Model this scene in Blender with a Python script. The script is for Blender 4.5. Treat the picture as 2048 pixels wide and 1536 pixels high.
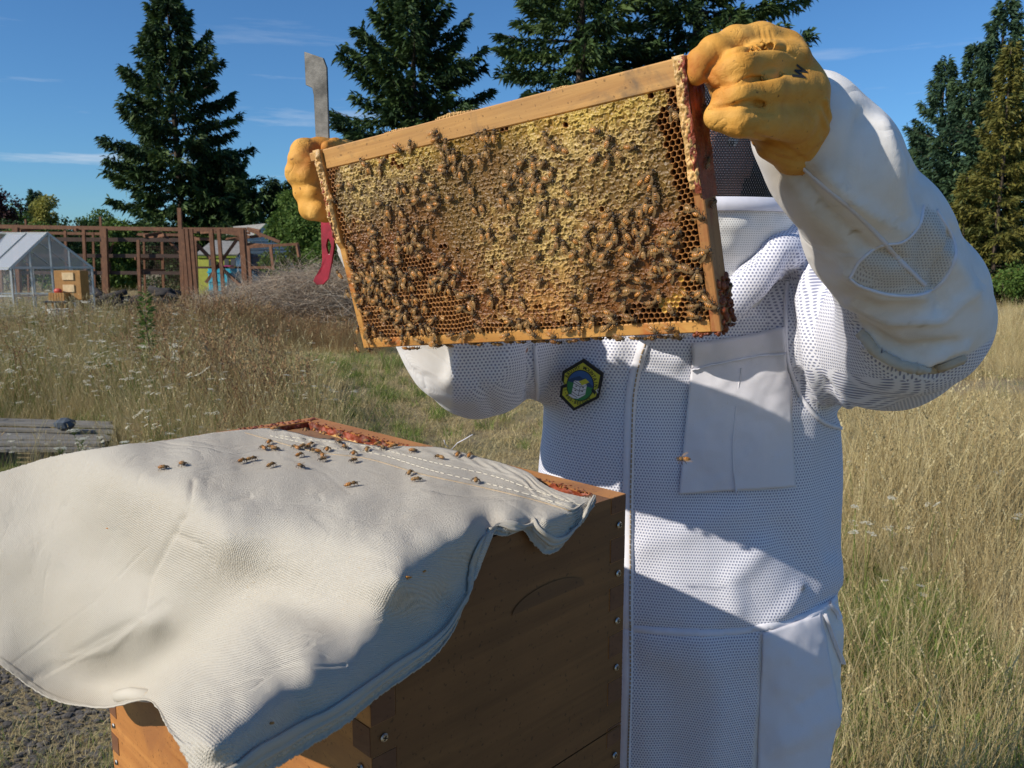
import bpy, math, random
import numpy as np
from mathutils import Vector, Matrix, Euler
from mathutils.bvhtree import BVHTree

for o in list(bpy.data.objects):
    bpy.data.objects.remove(o, do_unlink=True)
scene = bpy.context.scene
COL = scene.collection
random.seed(7)
RNG = np.random.default_rng(11)

# ------------------------------------------------------------------ camera
F, PITCH, CAMZ = 1650.0, math.radians(8.6), 1.55       # focal length in photo pixels (2048 wide)
cam_d = bpy.data.cameras.new('camera')
cam = bpy.data.objects.new('camera', cam_d)
COL.objects.link(cam)
cam.location = (0, 0, CAMZ)
cam.rotation_euler = (math.pi/2 - PITCH, 0, 0)
cam_d.sensor_width = 36.0
cam_d.lens = 36.0*F/2048
cam_d.clip_start, cam_d.clip_end = 0.02, 1500
cam_d.dof.use_dof = True
cam_d.dof.focus_distance = 0.86
cam_d.dof.aperture_fstop = 24.0
scene.camera = cam

# ------------------------------------------------------------------ sun and sky
SUN = Vector((-0.360, -0.205, 0.272)).normalized()      # direction towards the sun
sun_d = bpy.data.lights.new('sun', 'SUN')
sun_d.energy, sun_d.angle, sun_d.color = 5.0, math.radians(0.53), (1.0, 0.92, 0.79)
sun = bpy.data.objects.new('sun', sun_d)
COL.objects.link(sun)
sun.location = (-6, -6, 6)
sun.rotation_euler = SUN.to_track_quat('Z', 'Y').to_euler()
world = bpy.data.worlds.new('World')
scene.world = world
world.use_nodes = True
wn, wl = world.node_tree.nodes, world.node_tree.links
wn.clear()
sky = wn.new('ShaderNodeTexSky')
sky.sky_type = 'NISHITA'
sky.sun_disc = False
sky.sun_elevation = math.asin(SUN.z)
sky.sun_rotation = math.atan2(SUN.x, SUN.y)
sky.altitude, sky.air_density, sky.dust_density, sky.ozone_density = 60, 1.0, 0.25, 2.6
wt = wn.new('ShaderNodeTexCoord')
wmap = wn.new('ShaderNodeMapping'); wmap.inputs['Scale'].default_value = (1.5, 1.5, 17.0)
wnz = wn.new('ShaderNodeTexNoise'); wnz.inputs['Scale'].default_value = 2.1; wnz.inputs['Detail'].default_value = 9; wnz.inputs['Roughness'].default_value = .62
wr = wn.new('ShaderNodeValToRGB'); wr.color_ramp.elements[0].position = .56; wr.color_ramp.elements[1].position = .76
wsep = wn.new('ShaderNodeSeparateXYZ')
wlow = wn.new('ShaderNodeMapRange'); wlow.inputs[1].default_value = .02; wlow.inputs[2].default_value = .26; wlow.inputs[3].default_value = 1.0; wlow.inputs[4].default_value = .12
wmul = wn.new('ShaderNodeMath'); wmul.operation = 'MULTIPLY'
wmix = wn.new('ShaderNodeMixRGB'); wmix.inputs['Color2'].default_value = (9, 9.6, 10.4, 1)
wtint = wn.new('ShaderNodeMixRGB'); wtint.blend_type = 'MULTIPLY'; wtint.inputs[0].default_value = 1; wtint.inputs['Color2'].default_value = (.58, .98, 1.36, 1)
wbg = wn.new('ShaderNodeBackground'); wbg.inputs['Strength'].default_value = 0.086
wout = wn.new('ShaderNodeOutputWorld')
wl.new(wt.outputs['Generated'], wmap.inputs[0]); wl.new(wmap.outputs[0], wnz.inputs['Vector'])
wl.new(wnz.outputs['Fac'], wr.inputs[0]); wl.new(wt.outputs['Generated'], wsep.inputs[0])
wl.new(wsep.outputs['Z'], wlow.inputs[0]); wl.new(wr.outputs[0], wmul.inputs[0]); wl.new(wlow.outputs[0], wmul.inputs[1])
wl.new(wmul.outputs[0], wmix.inputs[0]); wl.new(sky.outputs[0], wtint.inputs['Color1']); wl.new(wtint.outputs[0], wmix.inputs['Color1'])
wl.new(wmix.outputs[0], wbg.inputs['Color']); wl.new(wbg.outputs[0], wout.inputs[0])
scene.render.engine = 'CYCLES'
scene.view_settings.view_transform = 'Standard'
scene.view_settings.look = 'None'
scene.view_settings.exposure = 0.0
scene.view_settings.gamma = 1.0
scene.view_settings.use_curve_mapping = False
scene.cycles.max_bounces = 8
scene.cycles.transparent_max_bounces = 16

# ------------------------------------------------------------------ pixel <-> place helpers
CP, SP = math.cos(PITCH), math.sin(PITCH)
CAM = Vector((0, 0, CAMZ))
def ray(px, py):
    """direction with unit depth along the camera axis"""
    x, d = (px-1024)/F, (py-768)/F
    return Vector((x, CP-d*SP, -(SP+d*CP)))
def P(px, py, d):
    return CAM + ray(px, py)*d
def on_plane(px, py, co, no):
    r = ray(px, py); no = Vector(no); co = Vector(co)
    return CAM + r*((co-CAM).dot(no)/r.dot(no))
def to_px(a):
    """array (n,3) -> photo pixels"""
    y, z = a[:, 1], a[:, 2]-CAMZ
    fw = y*CP-z*SP; up = z*CP+y*SP
    return 1024+F*a[:, 0]/fw, 768-F*up/fw

# ------------------------------------------------------------------ mesh helpers
class MB:
    """collects vertices and faces, builds one mesh object"""
    def __init__(s): s.v = []; s.f = []; s.mi = []
    def add(s, v, f, mi=0):
        n = len(s.v); s.v += [tuple(p) for p in v]
        s.f += [tuple(n+i for i in q) for q in f]; s.mi += [mi]*len(f); return s
    def box(s, lo, hi, M=None, mi=0, bev=0.0):
        x0, y0, z0 = lo; x1, y1, z1 = hi
        if bev > 0:
            b = min(bev, (x1-x0)*.45, (y1-y0)*.45, (z1-z0)*.45)
            vs = []
            for z, zi in ((z0, b), (z1, -b)):
                for (x, dx) in ((x0, b), (x1, -b)):
                    for (y, dy) in ((y0, b), (y1, -b)):
                        vs += [(x, y+dy, z+zi), (x+dx, y, z+zi), (x+dx, y+dy, z)]
            idx = lambda k, a, c, t: ((k*2+a)*2+c)*3+t     # k=z a=x c=y
            fs = []
            fs += [(idx(0,0,0,2), idx(0,0,1,2), idx(0,1,1,2), idx(0,1,0,2)), (idx(1,0,0,2), idx(1,1,0,2), idx(1,1,1,2), idx(1,0,1,2))]
            fs += [(idx(0,0,0,0), idx(1,0,0,0), idx(1,0,1,0), idx(0,0,1,0)), (idx(0,1,0,0), idx(0,1,1,0), idx(1,1,1,0), idx(1,1,0,0))]
            fs += [(idx(0,0,0,1), idx(0,1,0,1), idx(1,1,0,1), idx(1,0,0,1)), (idx(0,0,1,1), idx(1,0,1,1), idx(1,1,1,1), idx(0,1,1,1))]
            for a in (0, 1):
                for c in (0, 1):
                    fs += [(idx(0,a,c,0), idx(0,a,c,1), idx(1,a,c,1), idx(1,a,c,0))]
            for k in (0, 1):
                for c in (0, 1): fs += [(idx(k,0,c,1), idx(k,0,c,2), idx(k,1,c,2), idx(k,1,c,1))]
                for a in (0, 1): fs += [(idx(k,a,0,0), idx(k,a,0,2), idx(k,a,1,2), idx(k,a,1,0))]
                for a in (0, 1):
                    for c in (0, 1): fs += [(idx(k,a,c,0), idx(k,a,c,1), idx(k,a,c,2))]
        else:
            vs = [(x0,y0,z0),(x1,y0,z0),(x1,y1,z0),(x0,y1,z0),(x0,y0,z1),(x1,y0,z1),(x1,y1,z1),(x0,y1,z1)]
            fs = [(0,3,2,1),(4,5,6,7),(0,1,5,4),(1,2,6,5),(2,3,7,6),(3,0,4,7)]
        if M is not None: vs = [M @ Vector(p) for p in vs]
        return s.add(vs, fs, mi)
    def bar(s, a, b, w, h, mi=0, up=(0, 0, 1)):
        a, b = Vector(a), Vector(b); d = b-a; L = d.length; d.normalize()
        up = Vector(up)
        if abs(d.dot(up)) > .98: up = Vector((0, 1, 0))
        x = d.cross(up).normalized(); y = x.cross(d).normalized()
        M = Matrix((x, d, y)).transposed().to_4x4(); M.translation = a
        return s.box((-w/2, 0, -h/2), (w/2, L, h/2), M, mi)
    def tube(s, pts, rad, n=6, mi=0, cap=True):
        pts = [Vector(p) for p in pts]
        if not hasattr(rad, '__len__'): rad = [rad]*len(pts)
        vs = []; fs = []
        for i, p in enumerate(pts):
            t = (pts[min(i+1, len(pts)-1)]-pts[max(i-1, 0)]).normalized()
            u = t.cross(Vector((0, 0, 1)) if abs(t.z) < .9 else Vector((1, 0, 0))).normalized(); w = t.cross(u)
            for k in range(n):
                a = 2*math.pi*k/n; vs.append(p+(u*math.cos(a)+w*math.sin(a))*rad[i])
        for i in range(len(pts)-1):
            for k in range(n):
                fs.append((i*n+k, i*n+(k+1) % n, (i+1)*n+(k+1) % n, (i+1)*n+k))
        if cap: fs += [tuple(range(n))[::-1], tuple((len(pts)-1)*n+k for k in range(n))]
        return s.add(vs, fs, mi)
    def ball(s, c, r, nu=12, nv=8, M=None, mi=0, taper=0):
        rx, ry, rz = (r, r, r) if not hasattr(r, '__len__') else r
        vs = []; fs = []
        for j in range(nv+1):
            t = math.pi*j/nv
            for i in range(nu):
                a = 2*math.pi*i/nu
                k = 1+taper*math.cos(t)
                p = Vector((c[0]+rx*math.cos(t), c[1]+ry*k*math.sin(t)*math.cos(a), c[2]+rz*k*math.sin(t)*math.sin(a)))
                vs.append(M @ p if M is not None else p)
        for j in range(nv):
            for i in range(nu):
                fs.append((j*nu+i, j*nu+(i+1) % nu, (j+1)*nu+(i+1) % nu, (j+1)*nu+i))
        return s.add(vs, fs, mi)
    def prism(s, poly, a, b, M=None, mi=0):
        """poly: list of (x,z); extruded along y from a to b"""
        n = len(poly)
        vs = [(x, a, z) for x, z in poly]+[(x, b, z) for x, z in poly]
        fs = [tuple(range(n)), tuple(range(2*n-1, n-1, -1))]
        fs += [(i, i+n, (i+1) % n+n, (i+1) % n) for i in range(n)]
        if M is not None: vs = [M @ Vector(p) for p in vs]
        return s.add(vs, fs, mi)
    def mesh(s, name, mats, smooth=False):
        me = bpy.data.meshes.new(name); me.from_pydata(s.v, [], s.f)
        for m in (mats if isinstance(mats, (list, tuple)) else [mats]): me.materials.append(m)
        if any(s.mi): me.polygons.foreach_set('material_index', s.mi)
        if smooth: me.polygons.foreach_set('use_smooth', [True]*len(s.f))
        me.update(); return me
    def build(s, name, mats, parent=None, smooth=False):
        return link(name, s.mesh(name, mats, smooth), parent)
def link(name, me, parent=None):
    o = bpy.data.objects.new(name, me); COL.objects.link(o)
    if parent is not None: o.parent = parent
    return o
def empty(name, loc=(0, 0, 0), parent=None):
    o = bpy.data.objects.new(name, None); COL.objects.link(o); o.location = loc; o.empty_display_size = .05
    if parent is not None: o.parent = parent
    return o
def tag(o, label=None, cat=None, group=None, kind=None):
    if label: o['label'] = label
    if cat: o['category'] = cat
    if group: o['group'] = group
    if kind: o['kind'] = kind
    return o
def attach(o, root):
    """parent o to root keeping its place in the world (root only translated)"""
    o.parent = root; o.matrix_parent_inverse = Matrix.Translation(-root.location); return o
def np_mesh(name, V, Q, mats, smooth=True, attrs=None, uv=None, mi=None):
    """V (n,3), Q (m,3|4) index array"""
    V = np.asarray(V, dtype=np.float32); Q = np.asarray(Q, dtype=np.int32)
    me = bpy.data.meshes.new(name)
    me.vertices.add(len(V)); me.vertices.foreach_set('co', V.ravel())
    k = Q.shape[1]
    me.loops.add(Q.size); me.loops.foreach_set('vertex_index', Q.ravel())
    me.polygons.add(len(Q)); me.polygons.foreach_set('loop_start', np.arange(0, Q.size, k, dtype=np.int32))
    me.polygons.foreach_set('loop_total', np.full(len(Q), k, dtype=np.int32))
    if smooth: me.polygons.foreach_set('use_smooth', np.ones(len(Q), dtype=bool))
    for m in (mats if isinstance(mats, (list, tuple)) else [mats]): me.materials.append(m)
    if mi is not None: me.polygons.foreach_set('material_index', np.asarray(mi, dtype=np.int32))
    me.update(calc_edges=True)
    for an, arr in (attrs or {}).items():
        arr = np.asarray(arr, dtype=np.float32)
        if arr.ndim == 1:
            a = me.attributes.new(an, 'FLOAT', 'POINT'); a.data.foreach_set('value', arr)
        else:
            a = me.attributes.new(an, 'FLOAT_COLOR', 'POINT')
            if arr.shape[1] == 3: arr = np.concatenate([arr, np.ones((len(arr), 1), np.float32)], 1)
            a.data.foreach_set('color', arr.ravel())
    if uv is not None:                      # uv given per loop (q*k,2) or per vertex
        uv = np.asarray(uv, dtype=np.float32)
        if len(uv) == len(V): uv = uv[Q.ravel()]
        l = me.uv_layers.new(name='UVMap'); l.data.foreach_set('uv', uv.ravel())
    me.validate()
    return me

# ------------------------------------------------------------------ noise and signed-distance modelling (numpy)
def hash3(ix, iy, iz, s=0):
    n = (ix.astype(np.int64)*374761393+iy.astype(np.int64)*668265263+iz.astype(np.int64)*2147483647+s*974711) & 0xffffffff
    n = ((n ^ (n >> 13))*1274126177) & 0xffffffff
    return ((n ^ (n >> 16)) & 0xffff)/32767.5-1
def vnoise(p, s=0):
    """p (n,3) -> value noise in -1..1"""
    i = np.floor(p).astype(np.int64); f = p-i; f = f*f*(3-2*f)
    r = 0
    for a in (0, 1):
        for b in (0, 1):
            for c in (0, 1):
                w = (f[:, 0] if a else 1-f[:, 0])*(f[:, 1] if b else 1-f[:, 1])*(f[:, 2] if c else 1-f[:, 2])
                r = r+w*hash3(i[:, 0]+a, i[:, 1]+b, i[:, 2]+c, s)
    return r
def fbm(p, o=3, s=0):
    r = 0; a = 1
    for k in range(o): r = r+a*vnoise(p*(2.03**k), s+k*17); a *= .5
    return r
def smin(a, b, k):
    if k <= 0: return np.minimum(a, b)
    h = np.clip(.5+.5*(b-a)/k, 0, 1)
    return b*(1-h)+a*h-k*h*(1-h)
class SDF:
    def __init__(s, lo, hi, h):
        s.lo = np.array(lo, float); s.h = h
        s.n = np.ceil((np.array(hi)-s.lo)/h).astype(int)+1
        ax = [s.lo[i]+h*np.arange(s.n[i]) for i in range(3)]
        s.X, s.Y, s.Z = [a.astype(np.float32) for a in np.meshgrid(*ax, indexing='ij')]
        s.D = np.full(s.X.shape, 9.0, np.float32)
    def _win(s, lo, hi):
        a = np.clip(np.floor((np.array(lo)-s.lo)/s.h).astype(int), 0, s.n-1)
        b = np.clip(np.ceil((np.array(hi)-s.lo)/s.h).astype(int)+1, 1, s.n)
        return tuple(slice(i, max(j, i+1)) for i, j in zip(a, b))
    def put(s, w, d, k):
        s.D[w] = smin(s.D[w], d, k) if k >= 0 else np.maximum(s.D[w], -d)
    def cap(s, a, b, ra, rb, k=.01, sq=None):
        """tapered capsule; sq=(axis vector, factor) squashes it along that axis"""
        a = np.array(a, float); b = np.array(b, float); m = max(ra, rb)*1.5+abs(k)*2+.03
        w = s._win(np.minimum(a, b)-m, np.maximum(a, b)+m)
        x, y, z = s.X[w]-a[0], s.Y[w]-a[1], s.Z[w]-a[2]
        d = b-a; L2 = max(float(d@d), 1e-12)
        t = np.clip((x*d[0]+y*d[1]+z*d[2])/L2, 0, 1)
        qx, qy, qz = x-t*d[0], y-t*d[1], z-t*d[2]
        if sq is not None:
            ax = np.array(sq[0], float); ax /= np.linalg.norm(ax)
            c = (qx*ax[0]+qy*ax[1]+qz*ax[2])*(1/sq[1]-1)
            qx, qy, qz = qx+c*ax[0], qy+c*ax[1], qz+c*ax[2]
        s.put(w, np.sqrt(qx*qx+qy*qy+qz*qz)-(ra+(rb-ra)*t), k)
    def chain(s, pts, rad, k=.01, sq=None):
        for i in range(len(pts)-1): s.cap(pts[i], pts[i+1], rad[i], rad[i+1], k, sq)
    def ell(s, c, r, k=.01):
        c = np.array(c, float); r = np.array(r, float); m = r+abs(k)*2+.03
        w = s._win(c-m, c+m)
        q = np.sqrt(((s.X[w]-c[0])/r[0])**2+((s.Y[w]-c[1])/r[1])**2+((s.Z[w]-c[2])/r[2])**2)
        s.put(w, (q-1)*r.min(), k)
    def tower(s, rows, k=.02, pw=2.0):
        """rows of (z, cx, cy, a, b): stacked ellipses"""
        R = np.array(rows, float); R = R[np.argsort(R[:, 0])]
        z = s.Z
        cx, cy, a, b = [np.interp(z[0, 0, :], R[:, 0], R[:, i]).astype(np.float32)[None, None, :] for i in (1, 2, 3, 4)]
        q = ((np.abs(s.X-cx)/a)**pw+(np.abs(s.Y-cy)/b)**pw)**(1/pw)
        d = (q-1)*np.minimum(a, b)
        d = np.maximum(d, np.maximum(z-R[-1, 0], R[0, 0]-z))
        s.D = smin(s.D, d, k)
    def surface(s):
        """naive surface nets -> V, Q"""
        D = s.D; ins = D < 0
        n = np.array(D.shape)-1
        sm = np.zeros(n, np.int8)
        for a in (0, 1):
            for b in (0, 1):
                for c in (0, 1): sm += ins[a:n[0]+a, b:n[1]+b, c:n[2]+c]
        act = (sm > 0) & (sm < 8)
        I = np.argwhere(act); idx = -np.ones(n, np.int64); idx[act] = np.arange(len(I))
        acc = np.zeros((len(I), 3)); cnt = np.zeros(len(I))
        for ax in range(3):
            for u in (0, 1):
                for w in (0, 1):
                    o = [0, 0, 0]; oo = [i for i in range(3) if i != ax]; o[oo[0]] = u; o[oo[1]] = w
                    p = I+np.array(o); e = np.zeros(3, int); e[ax] = 1; q = p+e
                    dp = D[p[:, 0], p[:, 1], p[:, 2]]; dq = D[q[:, 0], q[:, 1], q[:, 2]]
                    c = (dp < 0) != (dq < 0)
                    t = np.where(c, dp/np.where(dp == dq, 1, dp-dq), 0)
                    pos = np.array(o)+t[:, None]*e
                    acc[c] += pos[c]; cnt[c] += 1
        V = s.lo+s.h*(I+acc/cnt[:, None])
        Q = []
        for ax in range(3):
            sl0 = [slice(None)]*3; sl1 = [slice(None)]*3
            sl0[ax] = slice(0, -1); sl1[ax] = slice(1, None)
            A, B = ins[tuple(sl0)], ins[tuple(sl1)]
            E = np.argwhere(A != B)
            oo = [i for i in range(3) if i != ax]
            ok = (E[:, oo[0]] > 0) & (E[:, oo[1]] > 0) & (E[:, oo[0]] < n[oo[0]]) & (E[:, oo[1]] < n[oo[1]])
            E = E[ok]
            e0 = np.zeros(3, int); e0[oo[0]] = 1; e1 = np.zeros(3, int); e1[oo[1]] = 1
            g = [idx[tuple((E-x).T)] for x in (e0+e1, e1, 0*e0, e0)]
            q = np.stack(g, 1)
            fl = A[tuple(E.T)]
            if ax == 1: fl = ~fl
            q[~fl] = q[~fl][:, ::-1]
            Q.append(q)
        Q = np.concatenate(Q); Q = Q[(Q >= 0).all(1)]
        return V, Q
def relax(V, Q, it=1, f=.5):
    for _ in range(it):
        S = np.zeros_like(V); c = np.zeros(len(V))
        for a, b in ((0, 1), (1, 2), (2, 3), (3, 0)):
            for x, y in ((a, b), (b, a)):
                for k in range(3): S[:, k] += np.bincount(Q[:, x], V[Q[:, y], k], len(V))
                c += np.bincount(Q[:, x], minlength=len(V))
        V = V*(1-f)+f*S/np.maximum(c, 1)[:, None]
    return V
def normals(V, Q):
    n = np.cross(V[Q[:, 2]]-V[Q[:, 0]], V[Q[:, 3]]-V[Q[:, 1]])
    N = np.zeros_like(V)
    for j in range(4):
        for k in range(3): N[:, k] += np.bincount(Q[:, j], n[:, k], len(V))
    return N/np.maximum(np.linalg.norm(N, axis=1), 1e-12)[:, None]
def seg_dist(x, y, pts):
    """distance of pixels to a polyline, and arc parameter"""
    best = np.full(len(x), 1e9); par = np.zeros(len(x)); L = 0
    for (x0, y0), (x1, y1) in zip(pts[:-1], pts[1:]):
        dx, dy = x1-x0, y1-y0; l2 = dx*dx+dy*dy
        t = np.clip(((x-x0)*dx+(y-y0)*dy)/l2, 0, 1)
        d = np.hypot(x-x0-t*dx, y-y0-t*dy); m = d < best
        best[m] = d[m]; par[m] = L+t[m]*math.sqrt(l2); L += math.sqrt(l2)
    return best, par
def in_poly(x, y, poly):
    r = np.zeros(np.shape(x), bool); n = len(poly)
    for i in range(n):
        x0, y0 = poly[i]; x1, y1 = poly[(i+1) % n]
        if y0 == y1: continue
        r ^= ((y0 > y) != (y1 > y)) & (x < (x1-x0)*(y-y0)/(y1-y0)+x0)
    return r

# ------------------------------------------------------------------ materials
class Nt:
    def __init__(s, m):
        s.m = m; m.use_nodes = True; s.t = m.node_tree; s.t.nodes.clear()
        s.out = s.t.nodes.new('ShaderNodeOutputMaterial')
        s.b = s.t.nodes.new('ShaderNodeBsdfPrincipled'); s.l(s.b.outputs[0], s.out.inputs[0])
    def l(s, a, b): s.t.links.new(a, b)
    def n(s, typ, ins=None, **kw):
        nd = s.t.nodes.new('ShaderNode'+typ)
        for k, v in kw.items(): setattr(nd, k, v)
        for k, v in (ins or {}).items(): s.set(nd.inputs[k], v)
        return nd
    def set(s, inp, v):
        if hasattr(v, 'is_linked') or hasattr(v, 'links'): s.l(v, inp)
        else:
            if hasattr(v, '__len__') and inp.type == 'RGBA' and len(v) == 3: v = tuple(v)+(1,)
            inp.default_value = v
    def math(s, op, a, b=0.0, c=None):
        nd = s.t.nodes.new('ShaderNodeMath'); nd.operation = op
        s.set(nd.inputs[0], a); s.set(nd.inputs[1], b)
        if c is not None: s.set(nd.inputs[2], c)
        return nd.outputs[0]
    def mix(s, f, a, b, mode='MIX'):
        nd = s.t.nodes.new('ShaderNodeMixRGB'); nd.blend_type = mode
        s.set(nd.inputs[0], f); s.set(nd.inputs[1], a); s.set(nd.inputs[2], b); return nd.outputs[0]
    def coord(s, kind='Object', scale=(1, 1, 1), rot=(0, 0, 0)):
        t = s.n('TexCoord'); m = s.n('Mapping'); m.inputs['Scale'].default_value = scale; m.inputs['Rotation'].default_value = rot
        s.l(t.outputs[kind], m.inputs[0]); return m.outputs[0]
    def noise(s, v, sc, det=4, ro=.55, dist=0.0, out='Fac'):
        nd = s.n('TexNoise', {'Scale': sc, 'Detail': det, 'Roughness': ro, 'Distortion': dist}); s.l(v, nd.inputs['Vector']); return nd.outputs[out]
    def ramp(s, f, stops):
        nd = s.t.nodes.new('ShaderNodeValToRGB'); e = nd.color_ramp.elements
        while len(e) < len(stops): e.new(.5)
        for i, (p, c) in enumerate(stops):
            e[i].position = p; e[i].color = tuple(c)+(1,) if len(c) == 3 else c
        s.set(nd.inputs[0], f); return nd.outputs[0]
    def rng(s, f, a, b, c, d):
        nd = s.n('MapRange'); s.set(nd.inputs[0], f)
        for i, v in enumerate((a, b, c, d)): nd.inputs[i+1].default_value = v
        return nd.outputs[0]
    def bump(s, h, strength=.4, dist=.001):
        nd = s.n('Bump', {'Strength': strength, 'Distance': dist}); s.l(h, nd.inputs['Height']); s.l(nd.outputs[0], s.b.inputs['Normal']); return nd
    def base(s, c): s.set(s.b.inputs['Base Color'], c)
    def p(s, **kw):
        for k, v in kw.items(): s.set(s.b.inputs[k.replace('_', ' ')], v)
def mat(name): return Nt(bpy.data.materials.new(name))
def plain(name, col, rough=.7, metal=0.0, var=.18, sc=9.0, bump=.0, bd=.002, kind='Object'):
    m = mat(name); c = m.coord(kind)
    n = m.noise(c, sc, 5, .6)
    f = m.rng(n, .3, .7, 1-var, 1+var)
    mm = m.n('VectorMath', operation='SCALE'); mm.inputs[0].default_value = col; m.l(f, mm.inputs['Scale'])
    m.base(mm.outputs[0]); m.p(Roughness=rough, Metallic=metal)
    if bump: m.bump(m.noise(c, sc*6, 5, .6), bump, bd)
    return m.m
# ------------------------------------------------------------------ shared materials
def wood(name, c1, c2, scale=(3, 40, 40), rough=.55, stain=None, stain_sc=14, bump=.25, c3=None, rotz=None):
    m = mat(name)
    v = m.coord('Object', scale)
    if rotz is not None:
        t_ = m.n('TexCoord'); vr = m.n('VectorRotate', rotation_type='Z_AXIS'); vr.inputs['Angle'].default_value = rotz; m.l(t_.outputs['Object'], vr.inputs['Vector'])
        mp = m.n('Mapping'); mp.inputs['Scale'].default_value = scale; m.l(vr.outputs[0], mp.inputs[0]); v = mp.outputs[0]
    g = m.noise(v, 1.0, 8, .62, 1.6)
    col = m.ramp(g, [(.28, c1), (.5, tuple((a+b)/2 for a, b in zip(c1, c2))), (.72, c2)])
    o = m.coord('Object')
    big = m.noise(o, 6, 4, .6)
    col = m.mix(m.rng(big, .35, .7, 0, .55), col, c3 or tuple(x*.62 for x in c1))
    if stain:
        s = m.noise(o, stain_sc, 6, .65, 1.0)
        col = m.mix(m.rng(s, .52, .66, 0, .85), col, stain)
    sp = m.noise(o, 260, 2, .5)
    col = m.mix(m.rng(sp, .64, .70, 0, .6), col, tuple(x*.25 for x in c1))
    m.base(col); m.p(Roughness=rough)
    m.bump(g, bump, .0008)
    return m.m

def lattice(m, u, v, pitch):
    """distance (in units of pitch) to the nearest point of a staggered lattice"""
    a = m.math('DIVIDE', u, pitch); b = m.math('DIVIDE', v, pitch*1.732)
    def cell(off):
        x = m.math('SUBTRACT', m.math('FRACT', m.math('ADD', a, off)), .5)
        y = m.math('MULTIPLY', m.math('SUBTRACT', m.math('FRACT', m.math('ADD', b, off)), .5), 1.732)
        return m.math('SQRT', m.math('ADD', m.math('MULTIPLY', x, x), m.math('MULTIPLY', y, y)))
    return m.math('MINIMUM', cell(0.0), cell(.5))

def creases(m, o, sc, sharp, det=2):
    """thin valleys along the zero lines of a noise: wrinkles"""
    n = m.noise(o, sc, det, .5, .8)
    v = m.math('MINIMUM', m.math('MULTIPLY', m.math('ABSOLUTE', m.math('SUBTRACT', n, .5)), sharp), 1.0)
    gate = m.rng(m.noise(o, sc*.45, 2, .5), .42, .60, 0, 1)
    return m.math('MULTIPLY', m.math('SUBTRACT', v, 1.0), gate)

def suit_material():
    """white suit: spacer mesh (attribute kind 0), cotton canvas (1), fine vent mesh (2)"""
    m = mat('suit_fabric')
    uv = m.n('UVMap'); sep = m.n('SeparateXYZ'); m.l(uv.outputs[0], sep.inputs[0])
    at = m.n('Attribute', attribute_name='fab')
    kind = at.outputs['Fac']
    o = m.coord('Object')
    d = lattice(m, sep.outputs[0], sep.outputs[1], .0049)
    hole = m.rng(d, .21, .33, 1, 0)
    d2 = lattice(m, sep.outputs[0], sep.outputs[1], .0031)
    hole2 = m.rng(d2, .20, .33, 1, 0)
    k1 = m.rng(kind, .2, .8, 0, 1)                       # 0 mesh ... 1 canvas
    k2 = m.rng(kind, 1.2, 1.8, 0, 1)                     # vent
    body = m.mix(hole, (.74, .75, .83), (.27, .29, .41))
    n1 = m.noise(o, 22, 5, .6)
    canvas = m.mix(m.rng(n1, .45, .75, 0, .5), (.80, .78, .76), (.66, .60, .52))
    vent = m.mix(hole2, (.66, .62, .57), (.40, .37, .34))
    col = m.mix(k1, body, canvas); col = m.mix(k2, col, vent)
    dirt = m.n('Attribute', attribute_name='dirt').outputs['Fac']
    col = m.mix(dirt, col, (.42, .33, .22))
    m.base(col); m.p(Roughness=.9, Sheen_Weight=.1, Specular_IOR_Level=.12)
    tw = m.n('TexWave', {'Scale': 420.0, 'Distortion': .4}); tw.bands_direction = 'DIAGONAL'
    m.l(o, tw.inputs['Vector'])
    hh = m.math('MULTIPLY', hole, -1.0)
    h = m.mix(k1, hh, m.math('MULTIPLY', tw.outputs['Fac'], .12))
    h = m.mix(k2, h, m.math('MULTIPLY', hole2, -1.0))
    fold = m.math('MULTIPLY', m.noise(o, 30, 3, .5), .7)
    h2 = m.math('ADD', m.math('ADD', h, fold), m.math('MULTIPLY', creases(m, o, 10, 12), m.math('ADD', m.math('MULTIPLY', k1, 1.3), .35)))
    m.bump(h2, .55, .0016)
    return m.m
M_SUIT = suit_material()

def cotton(name, col, sc=210, weave=.6, dist=.0006, stain=(.55, .42, .25), amt=.25, slub=True):
    m = mat(name)
    uv = m.n('UVMap')
    o = m.coord('Object')
    def thr(a, b):
        q = m.n('Mapping'); q.inputs['Scale'].default_value = (a, b, 1); m.l(uv.outputs[0], q.inputs[0]); return m.noise(q.outputs[0], sc/210, 3, .6)
    wv = m.rng(m.math('MAXIMUM', thr(1500, 380), thr(380, 1500)), .42, .72, 0, 1)
    wa = [m.n('TexWave', {'Scale': sc*1.2, 'Distortion': 1.6, 'Detail': 2.0, 'Detail Scale': 3.0}) for _ in (0, 1)]
    wa[0].bands_direction = 'X'; wa[1].bands_direction = 'Y'
    for q in wa: m.l(uv.outputs[0], q.inputs['Vector'])
    wv = m.math('ADD', m.math('MULTIPLY', m.math('MULTIPLY', wa[0].outputs['Fac'], wa[1].outputs['Fac']), 1.0), m.math('MULTIPLY', wv, .55))
    n1 = m.noise(o, 9, 5, .6); n2 = m.noise(o, 400, 2, .5)
    c = m.mix(m.rng(n1, .42, .75, 0, amt), col, tuple(a*.5+b*.5 for a, b in zip(col, stain)))
    c = m.mix(m.rng(wv, 0, .9, .26, 0), c, tuple(a*.55 for a in col))
    c = m.mix(m.rng(n2, .66, .74, 0, .45), c, stain)
    m.base(c); m.p(Roughness=.95, Sheen_Weight=.05, Specular_IOR_Level=.08)
    rg = creases(m, o, 11, 16)
    m.bump(m.math('ADD', m.math('ADD', wv, m.math('MULTIPLY', n2, .5)), m.math('MULTIPLY', rg, 1.6)), weave, dist)
    return m
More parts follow.
